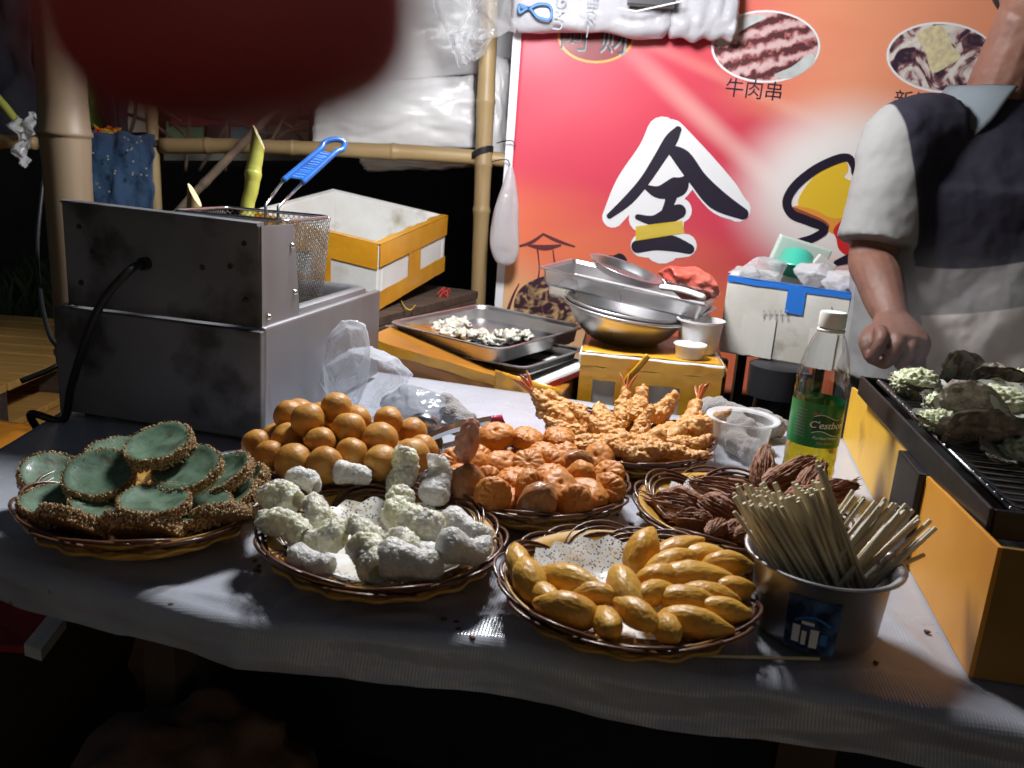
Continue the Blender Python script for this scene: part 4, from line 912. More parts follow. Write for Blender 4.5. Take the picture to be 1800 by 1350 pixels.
# yellow woven bowl under the loops: rings of cane over spokes
def wring(r, z, ph, amp=.0022, rad=.0021):
    k = MB(); N = 108; k.tube([V(((r + amp * (1 if sin(18 * a + ph) > 0 else -1) * min(1, abs(sin(18 * a + ph)) * 2)) * cos(a), (r + amp * (1 if sin(18 * a + ph) > 0 else -1) * min(1, abs(sin(18 * a + ph)) * 2)) * sin(a), z)) for a in [2 * pi * i / N for i in range(N)]], rad, 5, closed=True)
    me = k.mesh('weave_ring'); me.polygons.foreach_set('use_smooth', [True] * len(me.polygons)); me.materials.append(m_caney); return me
RINGS = [wring(.064 + .0050 * i + .0012 * i * i, .0055 + .0036 * i, pi * (i % 2)) for i in range(5)]
k = MB(); k.lathe([(0, .0035), (.04, .0035), (.062, .0045), (.080, .0125), (.098, .024), (.107, .0315), (.1055, .0325), (.097, .0258), (.079, .015), (.061, .007), (.0, .0055)], 48)
BASE = k.mesh('bowl_base'); BASE.polygons.foreach_set('use_smooth', [True] * len(BASE.polygons)); BASE.materials.append(m_caney)
k = MB(); k.tube([V((.074 * cos(a), .074 * sin(a), .004)) for a in [2 * pi * i / 48 for i in range(48)]], .003, 6, closed=True); FOOT = k.mesh('foot_ring'); FOOT.polygons.foreach_set('use_smooth', [True] * len(FOOT.polygons)); FOOT.materials.append(m_caney)
BZ = T + .0035
def basket(px, py, label, rot=0, sc=1.0):
    c = at(px, py, T + .036); c.z = BZ
    p = bpy.data.objects.new('woven_basket', None); COL.objects.link(p); p.location = c; p.rotation_euler = (0, 0, rot); p.scale = (sc, sc, 1); tag(p, label, 'basket', 'woven snack baskets on the table'); p.empty_display_size = .02
    child('bowl_base', BASE, p); child('foot_ring', FOOT, p)
    for r in RINGS: child('weave_ring', r, p)
    for i in range(NL):
        o = child('rim_loop', ml, p); o['kind'] = 'stuff'; o.rotation_euler = (random.uniform(-.02, .02), random.uniform(-.02, .02), 2 * pi * i / NL + random.uniform(-.04, .04)); s = random.uniform(.97, 1.03); o.scale = (s, s, random.uniform(.9, 1.08))
    return c
Bgreen = basket(262, 874, 'woven basket at the left end heaped with green sesame cakes', .2, 1.02)
Bball = basket(602, 792, 'woven basket in front of the fryer heaped with golden balls', .5)
Broll = basket(675, 938, 'woven basket in the front middle holding pale rice rolls', .9)
Bmoon = basket(935, 842, 'woven basket in the middle holding orange flower-stamped cakes', 1.3)
Bshr = basket(1105, 767, 'woven basket at the back holding orange battered shrimp', .1, 1.03)
Bcone = basket(1100, 1020, 'woven basket in the front holding golden spindle fritters', .7)
Bsq = basket(1300, 893, 'woven basket behind the skewer pot holding brown shredded meat', .35, 1.03)
# lace paper doilies
def doily():
    m = bpy.data.materials.new('lace_paper'); m.use_nodes = True; n = m.node_tree.nodes; l = m.node_tree.links; b = n['Principled BSDF']
    b.inputs['Roughness'].default_value = .35; tc = n.new('ShaderNodeTexCoord')
    no = n.new('ShaderNodeTexNoise'); no.inputs['Scale'].default_value = 30; l.new(tc.outputs['Object'], no.inputs[0])
    mx = n.new('ShaderNodeMix'); mx.data_type = 'RGBA'; r = n.new('ShaderNodeMapRange'); r.inputs[1].default_value = .45; r.inputs[2].default_value = .7; l.new(no.outputs[0], r.inputs[0]); l.new(r.outputs[0], mx.inputs[0])
    mx.inputs[6].default_value = (.80, .80, .78, 1); mx.inputs[7].default_value = (.58, .50, .38, 1); l.new(mx.outputs[2], b.inputs['Base Color'])
    vo = n.new('ShaderNodeTexVoronoi'); vo.inputs['Scale'].default_value = 330; l.new(tc.outputs['Object'], vo.inputs[0])
    ln = n.new('ShaderNodeVectorMath'); ln.operation = 'LENGTH'; l.new(tc.outputs['Object'], ln.inputs[0])
    rr = n.new('ShaderNodeMapRange'); rr.inputs[1].default_value = .045; rr.inputs[2].default_value = .052; l.new(ln.outputs['Value'], rr.inputs[0])
    lt = n.new('ShaderNodeMath'); lt.operation = 'LESS_THAN'; l.new(vo.outputs['Distance'], lt.inputs[0]); lt.inputs[1].default_value = .33
    mu = n.new('ShaderNodeMath'); mu.operation = 'MULTIPLY'; l.new(lt.outputs[0], mu.inputs[0]); l.new(rr.outputs[0], mu.inputs[1])
    iv = n.new('ShaderNodeMath'); iv.operation = 'SUBTRACT'; iv.inputs[0].default_value = 1; l.new(mu.outputs[0], iv.inputs[1]); l.new(iv.outputs[0], b.inputs['Alpha'])
    bp = n.new('ShaderNodeBump'); bp.inputs['Strength'].default_value = .5; bp.inputs['Distance'].default_value = .004; l.new(no.outputs[0], bp.inputs['Height']); l.new(bp.outputs[0], b.inputs['Normal'])
    return m
m_doily = doily()
k = MB()
def dfn(u, v):
    a = 2 * pi * u; r = .001 + .089 * v * (1 + .035 * cos(20 * a) * v ** 6); z = .008 + max(0, r - .058) * .68 + .003 * v * nz((cos(a) * 3, sin(a) * 3, v * 3), 1.3, 2)
    return V((r * cos(a), r * sin(a), z))
k.grid(dfn, 80, 16); DM = k.mesh('paper_doily'); DM.polygons.foreach_set('use_smooth', [True] * len(DM.polygons)); DM.materials.append(m_doily)
for c, lb in ((Bcone, 'white lace paper doily showing in the spindle fritter basket'), (Bsq, 'greasy lace paper doily under the brown shredded meat'), (Broll, 'lace paper doily under the pale rice rolls')): inst('paper_doily', DM, None, c + V((0, 0, .001)), (0, 0, c.x * 9), lb, 'doily')

# ================================================================== food
def heap(px, py, c, zt, zr=T + .040, R=.108, lift=0.0):
    """where the line of sight meets the heap standing in a basket"""
    d = ray(px, py); best = None; t = .45
    while t < 1.9:
        q = EYE + d * t; r = sqrt((q.x - c.x) ** 2 + (q.y - c.y) ** 2); zs = zr + (zt - zr) * max(-.4, 1 - (r / R) ** 2) + lift; gap = q.z - zs
        if r < R * .97:
            if gap <= 0: return q
            if best is None or gap < best[0]: best = (gap, q)
        t += .002
    if best is None:
        q = at(px, py, zr + .01); e = V((q.x - c.x, q.y - c.y, 0)); e = e.normalized() * R * .95; return V((c.x + e.x, c.y + e.y, zr + .008))
    q = best[1].copy(); q.z -= max(0, best[0] - .012); return q
def relax(P, rad, c, it=60, k_=.92, floor=T + .014, R=.112, keep=.08, up=.010):
    P = [p_.copy() for p_ in P]; P0 = [p_.copy() for p_ in P]; fwd = _f
    for _ in range(it):
        for i in range(len(P)):
            for j in range(i):
                d = P[i] - P[j]; L = d.length; m_ = (rad[i] + rad[j]) * k_
                if L < m_:
                    d = d / L if L > 1e-6 else V((0, 1, .2)); s_ = (m_ - L) * .5; P[i] += d * s_; P[j] -= d * s_
        for i in range(len(P)):
            P[i] += (P0[i] - P[i]) * keep
            r = sqrt((P[i].x - c.x) ** 2 + (P[i].y - c.y) ** 2); lo = floor + max(0, r - .06) * .6 + rad[i] * .7
            P[i].z = min(P[i].z, P0[i].z + up)
            if P[i].z < lo: P[i].z = lo
    return P
ORD = ['first', 'second', 'third', 'fourth', 'fifth', 'sixth', 'seventh', 'eighth', 'ninth', 'tenth', 'eleventh', 'twelfth']
def places(L, rows=3):
    """'third from left in the front row' for every (px, py)"""
    ys = sorted(q[1] for q in L); n_ = len(L); cut = [ys[(n_ * k_) // rows] for k_ in range(1, rows)]; names = {2: ['back', 'front'], 3: ['back', 'middle', 'front']}[rows]; out = [''] * n_; bins = [[] for _ in range(rows)]
    for i, q in enumerate(L): bins[sum(q[1] >= c_ for c_ in cut)].append(i)
    for r_, b_ in enumerate(bins):
        for k_, i in enumerate(sorted(b_, key=lambda j: L[j][0])): out[i] = ORD[k_] + ' from left in the ' + names[r_] + ' row'
    return out
def piece(name, me, q, rot, label, cat, group, sc=1.0): return inst(name, me, None, q, rot, label, cat, group, sc)
rnd = random.uniform
# --- green sesame cakes
m_green = mat('green_rice_dough', (.14, .225, .15), (.08, .145, .085), 40, .55, sss=.08, sssr=(.4, 1, .5), bump=(120, .35, .002), coat=.1, c3=(.07, .07, .04), sc3=70, lo3=.56, hi3=.72)
m_crust = mat('sesame_crust', (.30, .17, .07), (.16, .075, .03), 90, .7, bump=(220, .6, .002))
m_seed = mat('sesame_seed', (.62, .45, .25), (.42, .26, .11), 120, .55)
def cake(seed):
    R_, h = .0365, .0072
    k = MB(); prof_ = [(0, h * .42), (.010, h * .40), (.020, h * .52), (.028, h * .78), (.0325, h * 1.0), (.0350, h * .95)]
    def tw(mb, pf, seg=48):
        o = len(mb.v); mb.lathe(pf, seg)
        for i in range(o, len(mb.v)):
            q = mb.v[i]; a = atan2(q.y, q.x); f = 1 + .05 * nz((cos(a), sin(a), seed), 1.7, seed); mb.v[i] = V((q.x * f, q.y * f, q.z + .0022 * nz((q.x * 45, q.y * 45, 0), 1, seed)))
    tw(k, prof_); top = k.mesh('green_top')
    k = MB(); tw(k, [(.0350, h * .95), (.0368, h * .6), (.0372, 0), (.0360, -h * .7), (.032, -h), (.02, -h * 1.05), (0, -h)])
    rnd_ = random.Random(seed); crust = k.mesh('sesame_crust')
    k = MB()
    for i in range(760):
        a = rnd_.uniform(0, 2 * pi); t = rnd_.random(); f = 1 + .05 * nz((cos(a), sin(a), seed), 1.7, seed)
        if t < .72: r = .0372 + rnd_.uniform(-.001, .0008); z = rnd_.uniform(-h, h * .95)
        else: r = .0372 - abs(rnd_.gauss(0, .0035)); z = h * (1.0 - ((.0372 - r) / .02) * .7)
        r *= f; c = V((r * cos(a), r * sin(a), z)); e = Euler((rnd_.uniform(0, 6), rnd_.uniform(0, 6), rnd_.uniform(0, 6))).to_matrix(); L1, L2 = .0021, .0013
        k.add([c + e @ V(q) for q in ((L1, 0, 0), (-L1, 0, 0), (0, L2, 0), (0, -L2, 0), (0, 0, L2 * .7), (0, 0, -L2 * .7))], [(0, 2, 4), (2, 1, 4), (1, 3, 4), (3, 0, 4), (2, 0, 5), (1, 2, 5), (3, 1, 5), (0, 3, 5)])
    seeds = k.mesh('seeds')
    for me, m_ in ((top, m_green), (crust, m_crust), (seeds, m_seed)): me.materials.append(m_)
    for me in (top, crust): me.polygons.foreach_set('use_smooth', [True] * len(me.polygons))
    return top, crust, seeds
CK = [cake(s) for s in range(4)]
def greencake(i, px, py, z, tx, ty, label):
    p = bpy.data.objects.new('sesame_cake', None); COL.objects.link(p); p.location = heap(px, py, Bgreen, T + .060, T + .034, .120, (z - .862) * .62); p.rotation_euler = (Matrix.Rotation(tx, 4, 'X') @ Matrix.Rotation(ty, 4, 'Y') @ rotz(i * 1.7)).to_euler()
    tag(p, label, 'cake', 'green sesame cakes'); t, c, s = CK[i % 4]; child('green_top', t, p); child('crust', c, p); o = child('sesame_seeds', s, p); o['kind'] = 'stuff'
    f = rnd(.84, .91); p.scale = (f, f, f)
Lg = 'green cake with sesame rim, '
G_ = [(282, 784, .905, .30, -.12, 'topmost of the heap with a dark fleck'), (175, 836, .872, .42, .10, 'tilted towards the camera at upper left'), (330, 828, .882, .40, -.12, 'tilted towards the camera at upper right'),
      (272, 884, .865, .10, .0, 'lying flat in the centre front'), (100, 888, .850, .05, .12, 'lying flat at the far left'), (92, 838, .858, .30, .35, 'half hidden at the left behind a tilted one'),
      (212, 802, .880, .15, .1, 'darker one behind at the upper left'), (394, 836, .866, .30, -.45, 'leaning at the right behind the tilted one'), (430, 858, .845, .3, -.7, 'rightmost, standing against the basket loops'),
      (128, 920, .838, -.75, .15, 'edge-on at the front left rim'), (262, 936, .832, -.85, -.05, 'edge-on at the front middle rim'), (250, 912, .838, -.35, .0, 'squeezed behind the front middle one'), (392, 918, .838, -.8, -.25, 'edge-on at the front right rim'),
      (190, 890, .842, .05, .1, 'under layer showing between left and centre'), (348, 898, .842, .1, -.15, 'under layer showing between centre and right'), (400, 882, .838, .15, -.4, 'low on the right side of the heap')]
for i, (x, y, z, tx, ty, lb) in enumerate(G_): greencake(i, x, y, z, tx, ty, Lg + lb)
# --- golden balls
m_ball = mat('fried_ball', (.58, .29, .05), (.42, .16, .025), 34, .45, bump=(340, .4, .0014), c3=(.56, .30, .07), sc3=60, lo3=.52, hi3=.72)
bms = [blobmesh('fried_ball', lambda q, s=s: q * (.0196 * (1 + .07 * nz(q, 1.3, s) + .022 * nz(q, 4, s) + .008 * nz(q, 11, s))), m_ball, 4) for s in range(4)]
BL = [(468, 788, 1), (512, 806, 0), (545, 822, 0), (600, 826, 0), (643, 828, 0), (688, 826, 0), (726, 806, 0), (700, 790, 0), (480, 770, 0), (505, 768, 1), (540, 784, 1), (588, 790, 1), (622, 804, 1), (678, 806, 1),
      (512, 748, 2), (566, 752, 2.6), (610, 772, 2.2), (660, 784, 2), (703, 764, 1.6), (524, 727, 2.3), (575, 735, 2.2), (597, 730, 3), (628, 738, 2.8), (683, 750, 1.6), (640, 762, 1.6), (545, 765, 1.5), (640, 812, .5), (570, 806, .6)]
PB = relax([heap(x, y, Bball, T + .086, T + .030, .106, (lv - 1.5) * .003) for x, y, lv in BL], [.0192] * len(BL), Bball, 80, .97, keep=.04); NB_ = places(BL)
for i, (x, y, lv) in enumerate(BL):
    lb = {15: 'golden fried ball in front near the top of the heap', 21: 'topmost golden fried ball of the heap', 0: 'leftmost golden fried ball resting on the basket rim', 6: 'rightmost browned golden ball in its basket'}.get(i, 'golden fried ball, ' + NB_[i] + ' of its heap')
    piece('fried_ball', bms[i % 4], PB[i], (i, i * 2.1, i * .7), lb, 'fried ball', 'golden fried balls', rnd(.88, 1.07))
# --- pale puffy rolls
m_roll = mat('puffed_rice_skin', (.68, .67, .50), (.77, .76, .62), 26, .38, sss=.55, sssr=(1, .95, .7), bump=(110, .35, .003), bump2=(320, .3, .001), c3=(.36, .33, .32), sc3=30, lo3=.50, hi3=.70)
m_roll2 = mat('puffed_rice_skin_grey', (.68, .67, .61), (.46, .43, .46), 22, .40, sss=.45, sssr=(1, .95, .8), bump=(110, .35, .003), bump2=(320, .3, .001), c3=(.68, .68, .62), sc3=30, lo3=.52, hi3=.66)
def rollfn(q, L, R, s, amp):
    x = max(-1, min(1, q.x)); x = (abs(x) ** .75) * (1 if x > 0 else -1); r = sqrt(max(0, 1 - abs(q.x) ** 3.2)); n_ = V((0, q.y, q.z)); n_ = n_.normalized() if n_.length > 1e-6 else V((0, 0, 0))
    base = V((x * L, n_.y * r * R, n_.z * r * R)); R2 = 1 + .30 * nz((base.x * 40, s * 3, 0), 1, s); base.y = base.y * R2 + .012 * nz((base.x * 30, 0, s), 1, s); base.z = base.z * R2 * (1 + .2 * nz((base.x * 55, s, 2), 1, s)) + .010 * nz((base.x * 30, 5, s), 1, s + 1)
    vd = noise.voronoi(base * 150 + V((s * 3.1, s, 0)))[0]; v2 = noise.voronoi(base * 330 + V((s, s * 2.3, 0)))[0]
    d = amp * (.75 - vd[0] * 1.2) + amp * .34 * (.6 - v2[0]) + amp * .7 * fr(base, 45, s, 2)
    v3 = noise.voronoi(base * 620 + V((s, 0, s)))[0]; d += .0006 * (.5 - v3[0]) + .0004 * nz(base, 900, s)
    if q.x > .86: base.x -= .016 * min(1, (q.x - .86) / .06)
    return base + (q * .6 + n_ * .4) * d
rms = [blobmesh('rice_roll', lambda q, s=s: rollfn(q, .024 + .004 * (s % 3), .0140 + .002 * (s % 2), s, .0030 if s < 5 else .0018), m_roll if s < 5 else m_roll2, 7) for s in (0, 1, 2, 3, 5, 6)]
RL = [(620, 868, .875, 20, 10, 6), (520, 862, .85, -35, 5, 6), (505, 895, .845, -20, 0, 1), (560, 905, .87, -35, 10, 0), (708, 860, .885, 85, -55, 2), (695, 895, .868, 70, -20, 3), (768, 880, .87, 80, -60, 7), (500, 940, .84, -30, 5, 2),
      (640, 945, .858, -25, 0, 4), (745, 935, .865, -15, 10, 1), (815, 938, .86, -25, 0, 5), (800, 985, .84, 25, 10, 7), (705, 958, .852, -30, 5, 0), (555, 982, .838, -20, 0, 6), (655, 990, .84, -70, 10, 3), (718, 1005, .832, 10, 0, 5), (585, 950, .845, -10, 0, 4), (770, 962, .845, 10, 0, 5)]
PB = relax([heap(q[0], q[1], Broll, T + .050, T + .028, .110) for q in RL], [.0190] * len(RL), Broll, 60, .97, keep=.07); NB_ = places(RL)
for i, (x, y, z, yaw, pit, v_) in enumerate(RL):
    lb = {4: 'tall puffy pale roll standing up at the back of its basket', 6: 'grey-white roll standing on end at the back right', 13: 'smooth grey-white roll at the front left of the roll basket', 15: 'small round-ended pale roll at the very front', 11: 'open-ended greyish roll at the right front of the roll basket', 0: 'greyish roll lying at the back left of the roll basket'}.get(i, 'lumpy pale rice roll, ' + NB_[i] + ' of its basket')
    piece('rice_roll', rms[{0: 0, 1: 1, 2: 2, 3: 3, 4: 0, 5: 4, 6: 5, 7: 4}[v_]], PB[i], (i * 1.3, radians(pit), radians(yaw)), lb, 'rice roll', 'pale puffed rice rolls', rnd(.84, .98))
# --- orange stamped cakes
m_moon = mat('orange_fried_cake', (.64, .25, .045), (.52, .17, .03), 30, .5, bump=(200, .4, .0015), c3=(.68, .33, .08), sc3=22, lo3=.55, hi3=.75)
m_moond = mat('browned_fried_cake', (.30, .15, .06), (.40, .15, .045), 40, .4, bump=(200, .3, .001), coat=.15)
def moonfn(q, s, R=.0190, h=.0102):
    a = atan2(q.y, q.x); rr = sqrt(q.x * q.x + q.y * q.y); z = q.z
    x, y = q.x, q.y; f = 1 / max(.35, (abs(rr) ** 3 + abs(z) ** 3) ** (1 / 3)); base = V((x * R * f, y * R * f, z * h * f))
    if z > 0:
        g_ = abs(sin(6 * a)) ** .6; base.z -= .0017 * (1 - g_) * (s % 4 < 2) * min(1, rr * f * 1.6) * (1 if rr * f < .96 else .5); base.z -= .002 * max(0, 1 - rr * f * 5)
    base = V((base.x * (1.22 if s % 4 > 1 else 1), base.y, base.z * (1.25 if s % 4 > 1 else 1)))
    return base * (1 + .10 * nz(q, 1.5, s)) + q * .0009 * nz(q, 5, s)
mms = [blobmesh('stamped_cake', lambda q, s=s: moonfn(q, s), m_moon if s not in (3, 7) else m_moond, 5) for s in range(8)]
MN = [(800, 822, .855, .9, .4, 0), (840, 808, .865, .7, .3, 1), (822, 855, .848, 1.2, .6, 0), (870, 790, .872, .55, -.1, 2), (925, 785, .872, .2, .1, 0), (955, 800, .876, .4, .0, 1), (878, 822, .876, .5, .3, 2), (922, 828, .886, .65, -.1, 0), (985, 800, .868, .5, -.2, 1), (1010, 820, .862, 1.2, .2, 3), (1050, 822, .868, .75, -.35, 2), (1068, 842, .858, .6, -.5, 0),
      (1060, 868, .846, .9, -.5, 1), (985, 858, .862, .55, .1, 2), (918, 862, .852, 1.2, .8, 0), (868, 848, .856, 1.0, .3, 1), (820, 858, .842, 1.2, .3, 3), (872, 882, .832, 1.3, .4, 0), (942, 888, .832, 1.35, .0, 3), (1010, 886, .834, 1.3, -.3, 1), (960, 822, .872, 1.0, -.4, 1), (1020, 850, .856, 1.1, -.7, 2), (845, 832, .86, 1.0, .6, 2), (905, 840, .85, .2, 0, 0), (970, 840, .85, .2, 0, 1), (1030, 865, .84, .4, -.2, 2), (985, 770, .85, .2, 0, 0), (890, 868, .84, .3, 0, 1)]
PB = relax([heap(q[0], q[1], Bmoon, T + .052, T + .032, .110) for q in MN], [.0162] * len(MN), Bmoon, 50, .95, keep=.05); NB_ = places(MN)
for i, (x, y, z, tx, ty, v_) in enumerate(MN):
    lb = {7: 'orange cake with a sharp flower stamp on top of its heap', 13: 'lighter orange flower-stamped cake facing the camera', 9: 'browned dull cake at the right of the orange heap', 18: 'darker oval cake at the front rim of the orange basket', 3: 'orange flower-stamped cake at the back left of its basket'}.get(i, 'orange flower-stamped cake, ' + NB_[i] + ' of its basket')
    piece('stamped_cake', mms[v_ + 4 * (i % 2)], PB[i], (Matrix.Rotation(tx, 4, 'X') @ Matrix.Rotation(ty, 4, 'Y') @ rotz(i * 1.1)).to_euler(), lb, 'fried cake', 'orange stamped cakes', rnd(.97, 1.08))
# --- battered shrimp
m_shr = mat('shrimp_batter', (.60, .28, .08), (.70, .39, .14), 55, .45, sss=.12, sssr=(1, .5, .2), bump=(180, .8, .002), bump2=(60, .6, .004), c3=(.40, .11, .03), sc3=36, lo3=.56, hi3=.7)
m_tail = mat('shrimp_tail', (.48, .11, .03), (.6, .2, .06), 60, .3, coat=.3)
def shrfn(q, s, L=.038, R=.0118):
    t = q.x; r = (1 - .45 * max(0, t)) * sqrt(max(0, 1 - abs(t) ** 2.6)); n_ = V((0, q.y, q.z)); n_ = n_.normalized() if n_.length > 1e-6 else V((0, 0, 0))
    base = V((t * L, n_.y * r * R, n_.z * r * R + .010 * t * t)); d = .0062 * abs(fr(base, 55, s, 3)) * 1.3 + .0010 * nz(base, 240, s) + .0008 * abs(nz(base, 520, s)) + .0004 * nz(base, 1100, s)
    return base + (q * .35 + n_ * .65) * d
sms = [blobmesh('battered_shrimp', lambda q, s=s: shrfn(q, s, .034 + .005 * (s % 3)), m_shr, 6) for s in range(5)]
k = MB()
for a in (-.35, 0, .35): k.tube([V((.030, 0, .006)), V((.040, .010 * a, .010)), V((.052, .026 * a, .016)), V((.060, .04 * a, .018))], [(.004, .002), (.004, .0022), (.0045, .0012), (.001, .0005)], 8)
TAIL = k.mesh('tail'); TAIL.polygons.foreach_set('use_smooth', [True] * 1 * len(TAIL.polygons)); TAIL.materials.append(m_tail)
cS = Bshr
SH = [(985, 735, .862, 160, -15, 0), (1000, 762, .848, 165, -10, 0), (1030, 785, .842, -170, 0, 0), (1060, 742, .862, 110, -15, 0), (1095, 735, .872, 80, -35, 1), (1120, 728, .866, 70, -35, 0), (1075, 770, .862, 150, -15, 0), (1125, 760, .862, 65, -45, 0), (1165, 745, .858, 40, -30, 0), (1190, 760, .855, 25, -20, 0), (1215, 740, .868, 55, -30, 1), (1235, 768, .858, 10, -20, 0), (1200, 785, .845, 5, -5, 0), (1150, 795, .842, -10, 0, 0), (1100, 795, .845, 170, 0, 0), (1130, 782, .85, 20, -15, 0), (1060, 800, .834, -160, 5, 0), (1180, 802, .832, -10, 5, 0), (1120, 808, .828, 185, 0, 0), (1050, 760, .856, 130, -20, 0), (1170, 772, .855, 30, -10, 0), (970, 728, .868, 150, -25, 1)]
PB = relax([heap(q[0], q[1], Bshr, T + .043, T + .030, .112) for q in SH], [.0135] * len(SH), Bshr, 40, .95, keep=.06); NB_ = places([(q[0], q[1]) for q in SH])
for i, (x, y, z, yaw, pit, tl) in enumerate(SH):
    lb = {4: 'battered shrimp with tail pointing up in the middle of its basket', 10: 'battered shrimp standing up at the right of its basket', 21: 'battered shrimp poking out over the left rim', 11: 'battered shrimp hanging out beside the plastic cup'}.get(i, 'crisp battered shrimp, ' + NB_[i] + ' of its basket')
    p = bpy.data.objects.new('battered_shrimp', None); COL.objects.link(p); p.location = PB[i]; p.rotation_euler = Euler((rnd(-.6, .6), radians(pit), radians(yaw))); tag(p, lb, 'shrimp', 'battered shrimp'); f = rnd(.92, 1.12); p.scale = (f, f, f)
    child('batter', sms[i % 5], p)
    if tl: child('tail', TAIL, p)
# --- golden spindles
m_cone = mat('breaded_gold', (.70, .38, .055), (.58, .28, .035), 26, .36, bump=(700, .3, .001), c3=(.68, .42, .12), sc3=300, lo3=.54, hi3=.72)
def conefn(q, s, L, R, pt):
    t = q.x; r = sqrt(max(0, 1 - t * t)); 
    if t > 0: r *= 1 - .26 * t ** 2
    x = L * (t + pt * max(0, t) ** 5); n_ = V((0, q.y, q.z)); n_ = n_.normalized() if n_.length > 1e-6 else V((0, 0, 0))
    return V((x, n_.y * r * R, n_.z * r * R)) * (1 + .05 * nz(q, 1.6, s)) + q * (.0004 * nz(q, 5, s) + .00025 * nz(q, 34, s)) + V((0, 0, .003 * t * t * (s % 2)))
cms = [blobmesh('spindle_fritter', lambda q, s=s: conefn(q, s, 0.0255 + .003 * (s % 3), .0146 - .001 * (s % 2), .13 - .06 * (s % 2)), m_cone, 6) for s in range(5)]
CN = [(910, 1005, .845, 100, -10, 1, .8), (935, 1030, .846, 112, -22, 0, 1.0), (1000, 1022, .842, -38, -8, 2, 1.0), (990, 1070, .838, 160, 0, 0, 1.05), (1055, 1045, .838, 170, 5, 3, .8), (1080, 1090, .834, 100, 10, 1, .85), (1108, 1050, .862, -78, 18, 2, 1.0), (1155, 1045, .858, 40, 10, 1, .85), (1160, 1098, .832, 95, 15, 3, .85), (1128, 968, .878, 62, -28, 0, 1.05), (1190, 975, .872, 25, -18, 2, 1.0), (1180, 995, .866, 28, -12, 4, .95), (1225, 985, .862, 15, -5, 0, 1.0), (1215, 1025, .868, 5, -5, 2, 1.15), (1275, 1010, .85, 10, 0, 1, .9), (1235, 1050, .85, -5, 0, 4, .95), (1285, 1045, .842, 12, -5, 0, .8), (1215, 1085, .836, -15, 0, 2, .9), (1265, 1075, .838, -5, 5, 3, .8), (960, 1050, .832, 120, 0, 1, .8), (1110, 1080, .836, 130, 0, 2, .8), (1200, 1060, .836, 0, 0, 4, .9), (1160, 1020, .845, 20, 0, 0, .9)]
PB = relax([heap(q[0], q[1], Bcone, T + .048, T + .032, .110) for q in CN], [.0138] * len(CN), Bcone, 40, .95, keep=.06); NB_ = places([(q[0], q[1]) for q in CN])
for i, (x, y, z, yaw, pit, v_, f) in enumerate(CN):
    lb = {0: 'leftmost stubby golden fritter on the basket rim', 9: 'golden spindle fritter leaning up at the back beside the doily', 13: 'largest smooth golden spindle fritter at the right', 1: 'pointed golden fritter standing up at the left of the doily', 6: 'golden egg-shaped fritter in the front centre of its pile', 5: 'blunt golden fritter at the front rim of its basket'}.get(i, 'breaded golden fritter, ' + NB_[i] + ' of its basket')
    piece('spindle_fritter', cms[v_], PB[i], (i * 1.1, radians(pit), radians(yaw)), lb, 'fritter', 'golden spindle fritters', f)
# --- brown shredded meat pieces
m_sq = mat('brown_shreds', (.33, .15, .08), (.20, .08, .04), 34, .6, stretch=(.25, 2.2, 2.2), bump=(110, 1.0, .004), c3=(.30, .13, .06), sc3=60, lo3=.55, hi3=.7)
def sqfn(q, s, L=.034, R=.019):
    t = q.x; r = sqrt(max(0, 1 - abs(t) ** 2.2)) * (1 - .35 * max(0, t)); n_ = V((0, q.y, q.z)); n_ = n_.normalized() if n_.length > 1e-6 else V((0, 0, 0)); a = atan2(q.z, q.y)
    d = .0028 * nz((t * 1.2, cos(a) * 7, sin(a) * 7), 1, s) + .0016 * nz((t * 2, cos(a) * 16, sin(a) * 16), 1, s + 3) + .003 * fr(q, 1.6, s)
    return V((t * L * (1.05 if t > 0 else 1), n_.y * r * R, n_.z * r * R)) + n_ * d * (.4 + r)
qms = [blobmesh('shred', lambda q, s=s: sqfn(q, s, .030 + .006 * (s % 3), .0185 - .003 * (s % 3)), m_sq, 6) for s in range(4)]
def fibres(s):
    r_ = random.Random(s); k = MB()
    for i in range(12):
        a = r_.uniform(0, 2 * pi); rr = r_.uniform(.001, .006); y, z = rr * cos(a), rr * sin(a); l_ = r_.uniform(.002, .016)
        k.tube([V((.020, y, z)), V((.028, y * 1.1, z * 1.1)), V((.030 + l_, y * 1.5 + r_.uniform(-.003, .003), z * 1.4 + r_.uniform(-.002, .004)))], [.0022, .0016, .0004], 5)
    me = k.mesh('fibres'); me.polygons.foreach_set('use_smooth', [True] * len(me.polygons)); me.materials.append(m_sq); return me
FB = [fibres(s) for s in range(3)]
SQ = [(1190, 888, .855, 150, 5, 0, 1.0), (1285, 865, .872, 165, -5, 2, 1.1), (1272, 905, .856, -40, 10, 0, 1.05), (1345, 855, .872, 75, -45, 1, .85), (1382, 862, .876, 30, -20, 2, 1.0), (1415, 850, .872, 45, -35, 1, .9), (1455, 872, .862, 12, -15, 1, .85), (1330, 890, .86, 20, -5, 1, 1.0), (1310, 940, .838, 30, 0, 3, .9), (1225, 930, .832, 170, 0, 3, .7), (1380, 900, .852, 10, 0, 3, 1.0), (1420, 895, .848, 15, 0, 0, .9), (1250, 945, .828, 60, 0, 1, .6), (1330, 960, .83, 15, 0, 1, .8)]
PB = relax([heap(q[0], q[1], Bsq, T + .040, T + .026, .108) for q in SQ], [.0175] * len(SQ), Bsq, 40, .9, keep=.06); NB_ = places([(q[0], q[1]) for q in SQ])
